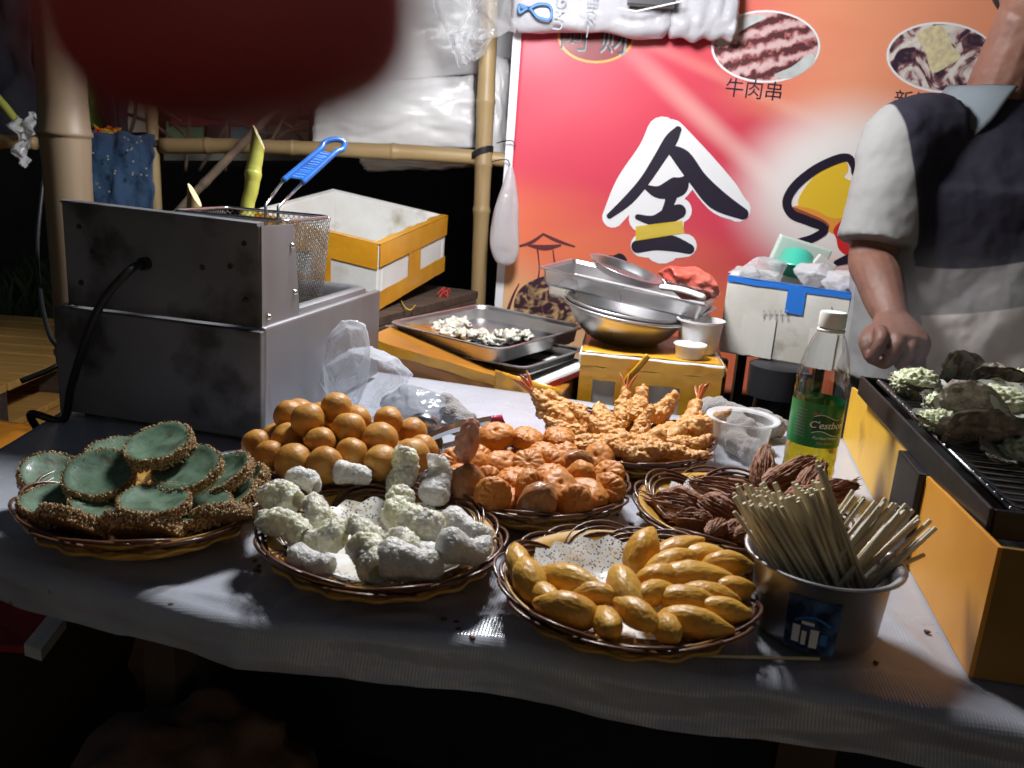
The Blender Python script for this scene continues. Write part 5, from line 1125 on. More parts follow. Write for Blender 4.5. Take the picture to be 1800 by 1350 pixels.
for i, (x, y, z, yaw, pit, v_, f) in enumerate(SQ):
    lb = {0: 'leftmost dark shredded meat lump on the lace doily', 1: 'largest shredded brown lump at the back of its basket', 5: 'shredded brown piece with a long wisp pointing at the bottle', 2: 'rounded dark shredded lump leaning at the front'}.get(i, 'stringy brown fried meat, ' + NB_[i] + ' of its basket')
    p = bpy.data.objects.new('shredded_meat', None); COL.objects.link(p); p.location = PB[i]; p.rotation_euler = Euler((i * .9, radians(pit), radians(yaw))); f *= 1.0; p.scale = (f, f, f); tag(p, lb, 'fried meat', 'brown shredded meat pieces')
    child('shred', qms[v_], p); o = child('fibres', FB[i % 3], p); o['kind'] = 'stuff'
# ================================================================== skewer pot
m_pot = mat('pot_aluminium', (.46, .46, .47), (.38, .38, .39), 8, .36, metal=1.0, bump=(50, .06, .002), rough2=.48, stretch=(1, 1, .3), c3=(.25, .23, .21), sc3=26, lo3=.66, hi3=.78)
PC = V((.281, .684, T))
p = thing('steel_pot', PC + V((0, 0, .002)), 'round steel pot with a blue sticker full of bamboo skewers', 'pot')
k = MB(); prof_ = [(0, .003), (.046, .003), (.051, .006), (.0535, .014), (.0572, .066), (.0595, .0715), (.0655, .0735), (.0670, .0725), (.0660, .0710), (.0610, .0695), (.0588, .0655), (.0560, .016), (.050, .009), (0, .008)]
k.lathe(prof_[:5] + [(.0575, .068), (.0605, .0725), (.0650, .0745), (.0675, .0738), (.0672, .0722), (.064, .0722)], 72, PC); k.build('wall', m_pot, p, smooth=True)
k = MB(); k.lathe([(.064, .0722), (.0590, .0700), (.0560, .066), (.0520, .016), (.048, .009), (0, .008)], 64, PC); k.build('inside', m_pot, p, smooth=True)
def sticker_mat():
    m = bpy.data.materials.new('blue_sticker'); m.use_nodes = True; n = m.node_tree.nodes; l = m.node_tree.links; b = n['Principled BSDF']; b.inputs['Roughness'].default_value = .3
    tc = n.new('ShaderNodeTexCoord'); no = n.new('ShaderNodeTexNoise'); no.inputs['Scale'].default_value = 60; no.inputs['Detail'].default_value = 5; l.new(tc.outputs['Object'], no.inputs[0])
    r = n.new('ShaderNodeValToRGB'); e = r.color_ramp.elements; e[0].position = .42; e[0].color = (.01, .018, .06, 1); e[1].position = .68; e[1].color = (.10, .2, .42, 1); l.new(no.outputs[0], r.inputs[0]); l.new(r.outputs[0], b.inputs['Base Color']); return m
m_stk = sticker_mat()
def onpot(u, v, off=.0006):   # u in radians round, v height
    rr = .0535 + (.0572 - .0535) * ((v - .014) / .052) + off; return PC + V((rr * cos(u), rr * sin(u), v))
aS = atan2(-PC.y, -PC.x) - .02
def patch(name, u0, u1, v0, v1, m, off, n=14): k = MB(); k.grid(lambda a, b: onpot(aS + u0 + (u1 - u0) * a, v0 + (v1 - v0) * b, off), n, 4); return k.build(name, m, p, smooth=True)
patch('sticker', -.36, .40, .007, .056, m_stk, .0007)
for i, (u0, u1, v0, v1) in enumerate([(-.24, -.13, .014, .030), (-.10, -.03, .013, .026), (.02, .14, .012, .029), (.17, .27, .016, .026), (-.12, .06, .032, .035)]): patch('sticker_print', u0, u1, v0, v1, m_pwhite if i != 3 else m_blueink, .0010)
k = MB(); k.tube([onpot(aS - .22 + .5 * t / 20, .034 + .006 * sin(pi * t / 20), .0012) for t in range(21)], .0011, 6); k.build('sticker_print', m_blueink, p, smooth=True)
# skewers
m_sk = mat('skewer_bamboo', (.66, .58, .41), (.54, .46, .30), 60, .55, stretch=(1, 1, .1))
k = MB(); k.tube([V((0, 0, -.066)), V((0, 0, .065)), V((0, 0, .066))], [.0020, .0020, .0016], 7); SKM = k.mesh('skewer'); SKM.materials.append(m_sk); SKM.polygons.foreach_set('use_smooth', [True] * len(SKM.polygons)); SKM.set_sharp_from_angle(angle=radians(40))
rk = random.Random(5)
def skewer(tx, ty, tz, bx, by, bz=.010, lb=None):
    b_ = PC + V((bx, by, bz)); t_ = PC + V((tx, ty, tz)); d = (t_ - b_).normalized(); c = t_ - d * .066
    if c.z - d.z * .066 < T + .010: c += d * ((T + .010 - (c.z - d.z * .066)) / d.z)
    for _ in range(60):
        e_ = c - d * .066; 
        if sqrt((e_.x - PC.x) ** 2 + (e_.y - PC.y) ** 2) < .046 and e_.z > T + .0095: break
        c += d * .002
    inst('skewer', SKM, None, c, d.to_track_quat('Z', 'Y').to_euler(), lb or 'plain bamboo skewer in the steel pot', 'skewer', 'bamboo skewers in the pot')
for i in range(70):     # the main bundle, all leaning left side by side
    t = i / 69; f = rk.random(); tx_ = -.076 + .088 * t + rk.uniform(-.004, .004)
    skewer(tx_, .045 * f - .012, .094 + .018 * f + .006 * sin(t * 9) + rk.uniform(-.004, .004), max(-.03, tx_ + .070 - .030 * t + rk.uniform(-.005, .005)), .03 * f - .022)
for i in range(24):     # those leaning right
    t = i / 23; f = rk.random(); tx_ = .020 + .062 * t + rk.uniform(-.005, .005)
    skewer(tx_, .035 * f - .008, .100 - .018 * t * t + .010 * f + rk.uniform(-.006, .006), tx_ - .055 - .020 * t + rk.uniform(-.006, .006), .03 * f - .024)
skewer(.086, .0, .080, -.034, -.01, .012, 'rightmost bamboo skewer hanging lowest over the pot rim')
k = MB(); a_, b_ = at(1075, 1148, T + .004), at(1440, 1158, T + .004); k.tube([a_, a_.lerp(b_, .5), b_], .0016, 6)
tag(k.build('loose_skewer', m_sk, smooth=True), 'single thin stick lying on the cloth before the skewer pot', 'stick')

# ================================================================== water bottle reused for oil
m_pet = mat('clear_bottle', (1, 1, 1), rough=.04, trans=1.0, ior=1.12)
m_bottle = bpy.data.materials.new('thin_clear_plastic'); m_bottle.use_nodes = True
n = m_bottle.node_tree.nodes; l = m_bottle.node_tree.links; n.remove(n['Principled BSDF']); out = n['Material Output']
tr = n.new('ShaderNodeBsdfTransparent'); tr.inputs[0].default_value = (.96, .97, .97, 1); gl = n.new('ShaderNodeBsdfGlossy'); gl.inputs['Roughness'].default_value = .06
lw = n.new('ShaderNodeLayerWeight'); lw.inputs[0].default_value = .35; mr = n.new('ShaderNodeMapRange'); mr.inputs[3].default_value = .04; mr.inputs[4].default_value = .55; l.new(lw.outputs['Facing'], mr.inputs[0])
ms = n.new('ShaderNodeMixShader'); l.new(mr.outputs[0], ms.inputs[0]); l.new(tr.outputs[0], ms.inputs[1]); l.new(gl.outputs[0], ms.inputs[2]); l.new(ms.outputs[0], out.inputs[0])
m_yoil = mat('yellow_oil', (.80, .66, .03), rough=.05, trans=.75, ior=1.2, spec=.5)
m_cap = mat('white_cap', (.70, .70, .66), rough=.45)
m_lab = mat('green_label', (.012, .20, .05), (.015, .24, .06), 20, .3, coat=.3)
m_labd = mat('dark_green_label', (.005, .10, .03), rough=.3)
m_pink = mat('pink_print', (.75, .12, .15), rough=.4)
BC = at(1414, 858, T); BC.z = T + .0015
p = thing('plastic_bottle', BC, 'clear water bottle with green label half filled with yellow oil', 'bottle')
BP = [(0, .004), (.018, .003), (.0275, .000), (.0315, .004), (.0325, .012), (.0315, .020), (.0328, .028), (.0315, .037), (.0326, .045), (.0320, .055), (.0320, .125), (.0325, .132), (.0310, .138), (.0325, .146), (.0312, .154), (.0300, .162), (.0262, .180), (.0205, .197), (.0150, .207), (.0132, .212), (.0132, .222)]
k = MB(); k.lathe(BP, 56, BC); k.build('bottle_wall', m_bottle, p, smooth=True)
k = MB(); lv = [(0, .0055), (.018, .0045), (.0268, .002), (.0305, .005), (.0315, .012), (.0306, .020), (.0318, .028), (.0306, .037), (.0316, .045), (.0310, .055), (.0310, .070), (0, .0705)]; k.lathe(lv, 56, BC); k.build('oil', m_yoil, p, smooth=True, angle=60)
k = MB(); k.lathe([(.0132, .212), (.0160, .2125), (.0163, .214), (.0163, .229), (.0152, .2315), (0, .232)], 40, BC); cp = k.build('cap', m_cap, p, smooth=True, angle=40)
k = MB(); k.lathe([(.0145, .2065), (.0168, .207), (.0168, .210), (.0145, .2105)], 40, BC); k.build('cap_ring', m_cap, cp, smooth=True)
k = MB(); k.lathe([(.0324, .064), (.0324, .120)], 64, BC); ls_ = k.build('label_sleeve', m_lab, p, smooth=True)
aB = atan2(-BC.y, -BC.x) + .10
def onb(u, z, off): r = .0324 + off; return BC + V((r * cos(aB + u / .0324), r * sin(aB + u / .0324), z))
k = MB(); k.grid(lambda a, b: onb(-.006 + .040 * a, .083 + .021 * b + .0028 * sin(a * 2 * pi), .0004), 24, 4); k.build('label_band', m_labd, ls_, smooth=True)
for e_ in (0, 1): k = MB(); k.tube([onb(-.006 + .040 * t / 24, .083 + .021 * e_ + .0028 * sin(t / 24 * 2 * pi), .0006) for t in range(25)], .0005, 5); k.build('label_line', m_pwhite, ls_)
def wrap(body, size, cu_, cz, m, off=.0008, slant=.0, bold=0.0):
    me = text_mesh(body, size); bm = bmesh.new(); bm.from_mesh(me); bmesh.ops.triangulate(bm, faces=bm.faces[:]); bm.to_mesh(me); bm.free()
    for v in me.vertices: v.co = onb(cu_ + v.co.x + slant * v.co.y, cz + v.co.y, off) - ORG[p.name]
    return finish('label_print', me, m, ls_)
wrap("C'estbon", .0125, .013, .0935, m_pwhite, .0009, .2); wrap("C'estbon", .0125, .0134, .0937, m_pwhite, .0010, .2)
wrap('Purified Water', .0052, .012, .077, m_pwhite, .0008, .2); wrap('Net 555ml', .0046, .012, .0705, m_pgold); wrap('our', .0065, -.002, .1085, m_pink, .0008, .4)
for i in range(9): wrap('饮用纯净水', .0032, -.022, .110 - i * .0042, m_greyink)
# ================================================================== plastic cup, tongs
CC = at(1292, 832, T); CC.z = T + .002
p = thing('plastic_cup', CC, 'empty clear plastic cup between the shrimp basket and the bottle', 'cup')
m_cup = bpy.data.materials.new('cup_plastic'); m_cup.use_nodes = True; n = m_cup.node_tree.nodes; l = m_cup.node_tree.links; n.remove(n['Principled BSDF']); out = n['Material Output']
tr = n.new('ShaderNodeBsdfTransparent'); tr.inputs[0].default_value = (.97, .97, .97, 1); b = n.new('ShaderNodeBsdfPrincipled'); b.inputs['Base Color'].default_value = (.85, .86, .88, 1); b.inputs['Roughness'].default_value = .12
lw = n.new('ShaderNodeLayerWeight'); lw.inputs[0].default_value = .4; mr = n.new('ShaderNodeMapRange'); mr.inputs[3].default_value = .16; mr.inputs[4].default_value = .75; l.new(lw.outputs['Facing'], mr.inputs[0])
ms = n.new('ShaderNodeMixShader'); l.new(mr.outputs[0], ms.inputs[0]); l.new(tr.outputs[0], ms.inputs[1]); l.new(b.outputs[0], ms.inputs[2]); l.new(ms.outputs[0], out.inputs[0])
k = MB(); k.lathe([(0, .002), (.024, .0015), (.0275, .0), (.029, .004), (.0395, .074)], 56, CC); k.build('cup_wall', m_cup, p, smooth=True, angle=50)
k = MB(); k.lathe([(.0395, .074), (.0420, .0745), (.0470, .0755), (.0485, .0768), (.0480, .0782), (.0440, .0775), (.0402, .0765)], 56, CC); k.build('cup_rim', m_cup, p, smooth=True)
# tongs
m_tong = mat('tongs_steel', (.60, .60, .62), rough=.25, metal=1.0); m_tongred = mat('tongs_red_grip', (.45, .04, .08), rough=.4)
p = thing('tongs', at(800, 770, T), 'steel food tongs with dark red tips lying behind the baskets', 'tongs')
h0 = at(740, 790, T + .02)
def tarm(name, a, b_, c_, wd): 
    k = MB(); P = smoothpts([a, b_, c_], 8); n_ = len(P); 
    for i in range(n_): pass
    k.tube(P, [(wd, .0012)] * n_, 4, cap=True); return k.build(name, m_tong, p, smooth=False, bevel=.0006)
tarm('arm', at(752, 770, .812), at(800, 752, .820), at(868, 738, .815), .007); tarm('arm', at(758, 792, .790), at(808, 780, .795), at(872, 752, .797), .007)
k = MB(); k.lathe([(.0, .0), (.012, .002), (.02, .007), (.024, .015)], 24, at(748, 782, .795), Matrix.Rotation(1.2, 4, 'X')); k.build('cup_jaw', m_tong, p, smooth=True, solid=.001)
k = MB(); k.lathe([(.0, .0), (.012, .002), (.02, .007), (.024, .015)], 24, at(742, 764, .812), Matrix.Rotation(-1.3, 4, 'X')); k.build('cup_jaw', m_tong, p, smooth=True, solid=.001)
k = MB(); k.tube([at(856, 757, .800), at(879, 747, .800)], [(.008, .005), (.009, .006)], 6); k.build('red_tip', m_tongred, p, smooth=True, bevel=.001)
k = MB(); k.tube([at(862, 740, .815), at(880, 736, .812), at(884, 746, .805)], [(.007, .002), (.006, .0025), (.004, .002)], 6); k.build('red_tip', m_tongred, p, smooth=True)
# half-fried fritter standing at the back of the orange basket
me = blobmesh('raw_shrimp', lambda q: V((q.x * .012, q.y * .010, q.z * .026 * (1 + .1 * q.x))) + q * .004 * fr(q, 2.2, 3), mat('pinkish_raw', (.50, .27, .20), (.42, .18, .12), 60, .28, sss=.2, bump=(120, .5, .002)), 4)
inst('pale_fritter', me, None, at(822, 775, .872), (0, .15, .2), 'pale pinkish fritter standing up at the back of the orange basket', 'fritter')

# ================================================================== towels and plastic bag on the table
m_towel = mat('grey_towel', (.36, .33, .31), (.27, .25, .24), 14, .95, bump=(420, .9, .003), bump2=(30, .5, .008), sheen=.3)
def towel(name, px, py, rx, ry, h, yaw, label, seed, folds=2.4):
    c = at(px, py, T); me = MB()
    def fn(u, v):
        a = 2 * pi * u; r = v; x = r * cos(a) * rx * (1 + .22 * nz((cos(a), sin(a), 0), 1.6, seed)); y = r * sin(a) * ry * (1 + .25 * nz((cos(a), sin(a), 3), 1.5, seed))
        z = h * (1 - r ** 3) * (.55 + .6 * nz((x * 16, y * 24, 0), 1, seed) + .5 * abs(nz((x * 26, y * 34, 2), 1, seed + 3))) + .005 + .0015 * nz((x * 150, y * 150, 0), 1, seed)
        return V((x, y, max(.003, z)))
    me.grid(fn, 72, 40); m_ = me.mesh(name); m_.polygons.foreach_set('use_smooth', [True] * len(m_.polygons)); m_.materials.append(m_towel)
    return inst(name, m_, None, c, (0, 0, yaw), label, 'towel')
def rolltowel(px, label, seed, r=.022):
    k = MB()
    for P, r0 in px:
        P = smoothpts([at(x, y, z) for x, y, z in P], 5); k.tube(P, [r0 * r / .022 * (.75 + .35 * sin(pi * i / (len(P) - 1)) + .2 * nz((i * .35, seed, 0), 1, seed)) for i in range(len(P))], 14)
    o = remeshed(k, 'grey_towel', .0028, m_towel, None, 3, lambda q: .006 * fr(q, 38, seed, 3) + .003 * abs(nz(q, 70, seed)) - .002)
    for v in o.data.vertices: v.co.z = max(v.co.z, T + .003)
    return tag(o, label, 'towel')
rolltowel([([(1240, 712, .815), (1270, 722, .822), (1320, 738, .812), (1368, 752, .80)], .020), ([(1262, 735, .80), (1300, 755, .812), (1340, 770, .80)], .022), ([(1275, 770, .797), (1320, 790, .80), (1345, 798, .79)], .017), ([(1340, 742, .80), (1385, 758, .795)], .016)], 'crumpled grey towel behind the plastic cup', 4)
rolltowel([([(772, 706, .815), (795, 712, .812), (822, 735, .80)], .014), ([(778, 722, .80), (805, 735, .80), (832, 748, .795)], .015)], 'small grey towel behind the tongs', 6)
m_bag = filmmat('clear_bag', (.74, .77, .82), .16, .85, .10, [(20, .6, .012), (70, .25, .003)])
def bagblob(name, px, py, z, r, label, seed, rot=0, amp=.5, m=m_bag):
    me = blobmesh(name, facetfn(r, seed), m, 5)
    c = at(px, py, T); c.z = z; return inst(name, me, None, c, (0, 0, rot), label, 'bag')
bagblob('clear_bag', 640, 722, T + .052, (.075, .045, .055), 'crumpled clear plastic bag beside the fryer', 2, .2)
bagblob('clear_bag', 605, 735, T + .085, (.035, .026, .070), 'upright tip of a clear plastic bag against the fryer side', 7, .4, .6)
bagblob('clear_bag', 735, 745, T + .026, (.055, .04, .030), 'flattened shiny plastic bag before the small towel', 11, -.4, .7, filmmat('shiny_bag', (.48, .51, .55), .55, .95, .10, [(20, .6, .012), (70, .25, .003)]))
# ================================================================== counters carrying the goods behind the table
m_foam = mat('white_foam', (.74, .74, .72), (.62, .60, .56), 7, .7, bump=(140, .25, .002), c3=(.34, .28, .20), sc3=11, lo3=.62, hi3=.82)
m_foamd = mat('grimy_foam', (.66, .65, .61), (.50, .47, .41), 9, .7, bump=(140, .25, .002), c3=(.16, .13, .10), sc3=13, lo3=.58, hi3=.8)
m_ytape = mat('yellow_packing_tape', (.72, .36, .025), (.62, .27, .015), 8, .25, coat=.4, bump=(14, .5, .006), bump2=(60, .3, .002))
m_otape = mat('brown_packing_tape', (.46, .19, .02), (.30, .11, .02), 6, .25, coat=.4, bump=(14, .5, .006))
m_btape = mat('blue_tape', (.02, .16, .58), rough=.4); m_rtape = mat('red_tape', (.50, .05, .03), rough=.35)
m_tray = mat('tray_steel', (.70, .69, .69), (.62, .61, .62), 6, .26, metal=1.0, bump=(160, .04, .0008), rough2=.42)
m_traydark = mat('tray_black_inside', (.02, .02, .022), (.05, .05, .05), 60, .35, metal=.4, bump=(240, .8, .002))
p = thing('back_counter', (.3, 1.75, 0), 'rough wooden counter behind the table carrying boxes and trays', 'counter')
def cplank(o, ex, ey, h, name='board', m=m_darkwood): k = MB(); a, b, c_, d_ = o, o + ex, o + ex + ey, o + ey; t = V((0, 0, h)); k.hexa([a, b, c_, d_], [a + t, b + t, c_ + t, d_ + t]); return k.build(name, m, p, bevel=.002)
o0 = V((-.30, 1.53, .575))
for i in range(4): cplank(o0 + VA * (.115 * i) + V((0, 0, -.0)), UA * 1.5, VA * .112, .025, 'board')
for x, y in ((-.22, 1.56), (1.05, 1.28), (-.15, 1.9), (1.1, 1.6)): k = MB(); k.box((x, y, .287), (.05, .05, .574), rotz(A)); k.build('leg', m_darkwood, p)
p = thing('wooden_shelf', (-.3, 2.1, 0), 'weathered wooden shelf board with string under the taped open foam box', 'shelf')
nA = at(662, 546, .815); rA = (at(778, 508, .815) - nA); rA.z = 0; LA = rA.length; rA.normalize(); lA = V((-rA.y, rA.x, 0))
s0 = nA - rA * .03 - V((0, 0, .026)) + rA * -.0
wE = V((-.085, 2.36, 0)); 
def shb(o, ex, ey, h, name, m): k = MB(); t = V((0, 0, h)); k.hexa([o, o + ex, o + ex + ey, o + ey], [o + t, o + ex + t, o + ex + ey + t, o + ey + t]); return k.build(name, m, p, bevel=.002)
a = at(655, 560, .813); b_ = at(838, 512, .813); ex = b_ - a; ex.z = 0; ey = V((-ex.y, ex.x, 0)).normalized() * .5
shb(V((a.x, a.y, .79)) - ex * .02, ex * 1.04, ey, .022, 'shelf_board', m_darkwood)
shb(V((a.x, a.y, .40)), ex, ey.normalized() * .02, .3895, 'front_board', mat('front_board_wood', (.11, .075, .05), (.06, .04, .03), 7, .8, stretch=(.6, 6, 6), bump=(30, .5, .004)))
for q in (a + ey * .9, b_ + ey * .9): k = MB(); k.box((q.x, q.y, .393), (.05, .05, .786)); k.build('leg', m_darkwood, p)
# red string on the shelf end
k = MB(); c = at(778, 516, .82)
for i in range(9):
    d = V((random.uniform(-.03, .02), random.uniform(-.02, .01), random.uniform(-.05, .03))); k.tube(smoothpts([c, c + d * .5 + V((.006, 0, .012)), c + d], 4), .0022, 5)
k.tube(smoothpts([c, c + V((-.012, -.01, -.02)), c + V((-.010, -.012, -.07)), c + V((-.008, -.012, -.10))], 5), .0028, 6)
tag(k.build('red_string', m_rope, smooth=True), 'frayed red string tied to the end of the wooden shelf', 'string')
k = MB(); c = at(715, 532, .815); k.tube(smoothpts([at(705, 528, .816), at(712, 540, .82), at(722, 545, .818), at(730, 536, .817)], 5), .0014, 5); tag(k.build('yellow_twine', m_ptape, smooth=True), 'short bit of yellow twine on the wooden shelf', 'twine')

# ================================================================== foam boxes
def sbox(name, label, O, ex, ey, h, th, m, up=V((0, 0, 1)), openf=True, cat='foam box', tapes=(), inner=None, group='foam boxes behind the table'):
    """O near-left-bottom corner; ex along the front face, ey to the back; tapes: (face, s0, s1, t0, t1, material) in fractions"""
    p = thing(name, O, label, cat, group); xu, yu = ex.normalized(), ey.normalized(); H_ = up * h
    def slab(nm, o, a, b, c_, m_): k = MB(); k.hexa([o, o + a, o + a + b, o + b], [o + c_, o + a + c_, o + a + b + c_, o + b + c_]); return k.build(nm, m_, p, bevel=.004)
    slab('wall', O, ex, yu * th, H_, m); slab('wall', O + ey - yu * th, ex, yu * th, H_, m)
    slab('wall', O + yu * th * 1.01, xu * th, ey - yu * th * 2.02, H_, m); slab('wall', O + ex - xu * th + yu * th * 1.01, xu * th, ey - yu * th * 2.02, H_, m)
    slab('bottom', O + xu * th + yu * th + up * .001, ex - xu * th * 2, ey - yu * th * 2, up * th, m)
    if not openf: slab('lid', O + H_ + up * .0008 - xu * .004 - yu * .004, ex + xu * .008, ey + yu * .008, up * .022, m)
    F = {'f': (O, ex, -yu), 'r': (O + ex, ey, xu), 'l': (O + ey, -ey, -xu)}; HT = H_ if openf else H_ + up * .022
    for i, (fc, s0, s1, t0, t1, m_) in enumerate(tapes):
        o, e, nn = F[fc]; off = .0022 + .0006 * (i % 4)
        if not openf: off += .004
        k = MB()
        k.grid(lambda u, v: o + e * (s0 + (s1 - s0) * u) + HT * (t0 + (t1 - t0) * v + (.010 * nz((u * 9, i, 0), 1, i) if v in (0, 1) else 0)) + nn * (off + .0012 * abs(nz((u * 8, v * 4, i), 1, i))), 18, 4)
        k.build('tape', m_, p, smooth=True)
        if t1 > 1.0 or t1 == 1: # fold over the rim
            k = MB(); k.grid(lambda u, v: o + e * (s0 + (s1 - s0) * u) + HT * (1 + .006 + .004 * nz((u * 12, v, i), 1, 2)) + nn * (off - v * (th * (.75 + .4 * nz((u * 10, 3, i), 1, i)) + off)), 18, 3)
            k.build('tape', m_, p, smooth=True)
    return p
Y_ = m_ytape
sbox('foam_box', 'open white foam box bound in yellow tape on the wooden shelf', nA + lA * .34 + V((0, 0, .045)), -lA * .34 - V((0, 0, .045)), rA * LA + V((0, 0, .050)), .150, .022, m_foam,
     tapes=[('f', 0, 1, .62, 1.0, Y_), ('f', .0, 1, 0, .26, Y_), ('f', .52, .66, .2, .7, Y_), ('r', 0, 1, .66, 1.0, Y_), ('r', 0, 1, 0, .28, Y_), ('r', .40, .58, .2, .7, Y_), ('f', .15, .25, .2, .7, Y_)])
cL, cR = aty(1022, 622, 1.53), aty(1272, 642, 1.50); zt = (cL.z + cR.z) / 2; exC = cR - cL; exC.z = 0; yC = V((-exC.y, exC.x, 0)).normalized()
CZ = .602; OC = V((cL.x, cL.y, CZ))
pC = sbox('foam_box', 'closed foam box wrapped in yellow tape under the steel basin', OC, exC, yC * .24, zt - CZ - .022, .02, m_foam, openf=False,
     tapes=[('f', 0, 1.0, .80, .905, Y_), ('f', 0, .10, 0, .83, Y_), ('f', .26, .50, -.0, .83, Y_), ('f', .72, 1.0, 0, .83, Y_), ('f', .0, 1.0, .905, .99, m_ytape), ('f', .0, 1, .0, .2, Y_), ('r', 0, 1, 0, .98, Y_)])
k = MB(); k.grid(lambda u, v: OC + exC * u + yC * (.0 + .238 * v) + V((0, 0, zt - CZ + .002 + .003 * abs(nz((u * 7, v * 3, 0), 1, 3)))), 24, 8); k.build('tape', m_ytape, pC, smooth=True, solid=.0004)
k = MB(); k.tube(smoothpts([aty(1140, 625, 1.50), aty(1120, 648, 1.495), aty(1102, 668, 1.495), aty(1095, 690, 1.497)], 6), [(.006, .0006)] * 19, 6); k.build('tape', m_ytape, pC, smooth=True)
# box under the oyster tray, lid tipped towards the right
bL, bR = aty(640, 592, 1.55), aty(985, 694, 1.46); bb = V((0, .27, 0)); exB = bR - bL
OB = V((bL.x, bL.y, .602)); p = thing('foam_box', OB, 'long brown-taped foam box under the oyster tray behind the table edge', 'foam box', 'foam boxes behind the table')
exh = V((exB.x, exB.y, 0)); k = MB(); yB = V((-exh.y, exh.x, 0)).normalized() * .27
k.hexa([OB, OB + exh, OB + exh + yB, OB + yB], [bL, bR, bR + yB, bL + yB]); k.build('box_body', m_otape, p, bevel=.004)
for i, (t0, t1, m_) in enumerate([(.0, .018, m_ytape), (.019, .034, m_otape), (.060, .075, m_otape)]):
    k = MB(); nn = -yB.normalized(); k.grid(lambda u, v: bL + exB * u + V((0, 0, -t0 - (t1 - t0) * v + .003 * nz((u * 8, i, 0), 1, i))) + nn * (.003 + .002 * abs(nz((u * 9, v * 3, i), 1, i + 3))), 30, 3); k.build('tape', m_, p, smooth=True)
k = MB(); k.grid(lambda u, v: aty(870, 660, 1.47).lerp(aty(985, 694, 1.45), u) + V((0, -.004 - .006 * abs(nz((u * 6, v * 3, 0), 1, 2)), .012 - .045 * v * (1 + .4 * nz((u * 9, 0, 0), 1, 5)))), 20, 6); k.build('tape', m_ytape, p, smooth=True, solid=.0004)

# ================================================================== trays
def tray(name, label, O, B, C, d, m=m_tray, mi=None, flare=.007, rim=.006, group='steel trays behind the table', cr=.022):
    """O near corner, B along one side, C along other side (points), rim plane; d depth"""
    ex, ey = B - O, C - O; xu = ex.normalized(); ey = ey - xu * ey.dot(xu); yu = ey.normalized(); W, D = ex.length, ey.length; zu = xu.cross(yu)
    if zu.z < 0: zu = -zu
    p = thing(name, O + ex / 2 + ey / 2 - zu * d, label, 'tray', group)
    def ring(ins, z, r):
        out = []
        for cx, cy, a_ in ((W - ins - r, ins + r, -pi / 2), (W - ins - r, D - ins - r, 0), (ins + r, D - ins - r, pi / 2), (ins + r, ins + r, pi)):
            for j in range(6): t = a_ + pi / 2 * j / 5; out.append(O + xu * (cx + r * cos(t)) + yu * (cy + r * sin(t)) + zu * z)
        return out
    def skin(nm, prof_, m_, cap=True, sm=28):
        k = MB(); R_ = [ring(i_, z, max(.003, cr - i_ * .3)) for i_, z in prof_]; n_ = len(R_[0]); fs = [(i * n_ + j, i * n_ + (j + 1) % n_, (i + 1) * n_ + (j + 1) % n_, (i + 1) * n_ + j) for i in range(len(R_) - 1) for j in range(n_)]
        if cap: fs.append(tuple((len(R_) - 1) * n_ + j for j in range(n_)))
        k.add([q for r in R_ for q in r], fs); return k.build(nm, m_, p, smooth=True, angle=sm)
    skin('inside', [(rim, .0), (rim + .002, -.003), (rim + flare * .8, -d + .006), (rim + flare + .006, -d + .0015)], mi or m)
    skin('outside', [(rim + .001, -.0025), (rim + .0035, -.006), (rim + flare * .8, -d + .005), (rim + flare + .005, -d - .0)], m)
    skin('rolled_rim', [(rim, .0), (rim * .5, .0014), (0, .0006), (-.0006, -.0015), (rim * .4, -.003), (rim + .001, -.0025)], m, cap=False)
    return p, O + ex / 2 + ey / 2 - zu * d, xu, yu, zu
def PT(x, y, yy): return aty(x, y, yy)
# white lid with red tape, resting on the box
lz = PT(930, 682, 1.455); lR = PT(1041, 636, 1.60); lL = PT(800, 640, 1.62)
p = thing('foam_board', lz, 'white foam lid with red tape under the dark tray', 'board')
ex, ey = lR - lz, lL - lz; k = MB(); dn = V((0, 0, -.020)); k.hexa([lz + dn, lR + dn, lR + ey + dn, lL + dn], [lz, lR, lR + ey, lL]); k.build('lid', m_foam, p, bevel=.006)
for o, e, nn in ((lz, ex, V((ex.y, -ex.x, 0)).normalized()), (lz, ey, V((-ey.y, ey.x, 0)).normalized())):
    k = MB(); k.grid(lambda u, v: o + e * u + V((0, 0, -.007 - .009 * v)) + nn * .0022, 12, 2); k.build('red_tape', m_rtape, p, solid=.0004)
k = MB(); k.grid(lambda u, v: lz + ex * (.30 + .18 * u) + V((0, 0, -.004 - .024 * v)) + V((ex.y, -ex.x, 0)).normalized() * .0032, 4, 2); k.build('red_tape', m_rtape, p, solid=.0004)
tray('steel_tray', 'small steel tray with black mesh inside under the oyster tray', PT(924, 648, 1.475), PT(1030, 613, 1.62), PT(812, 616, 1.62), .024, mi=m_traydark)
tray('steel_tray', 'plain steel tray poking out at the left under the oyster tray', PT(790, 606, 1.60), PT(900, 600, 1.75), PT(668, 572, 1.72), .024)
op, oc, ox, oy, oz = tray('steel_tray', 'large shiny steel tray holding raw oysters, tipped towards the camera', PT(878, 616, 1.50), PT(1034, 574, 1.74), PT(700, 562, 1.70), .034, cr=.03)
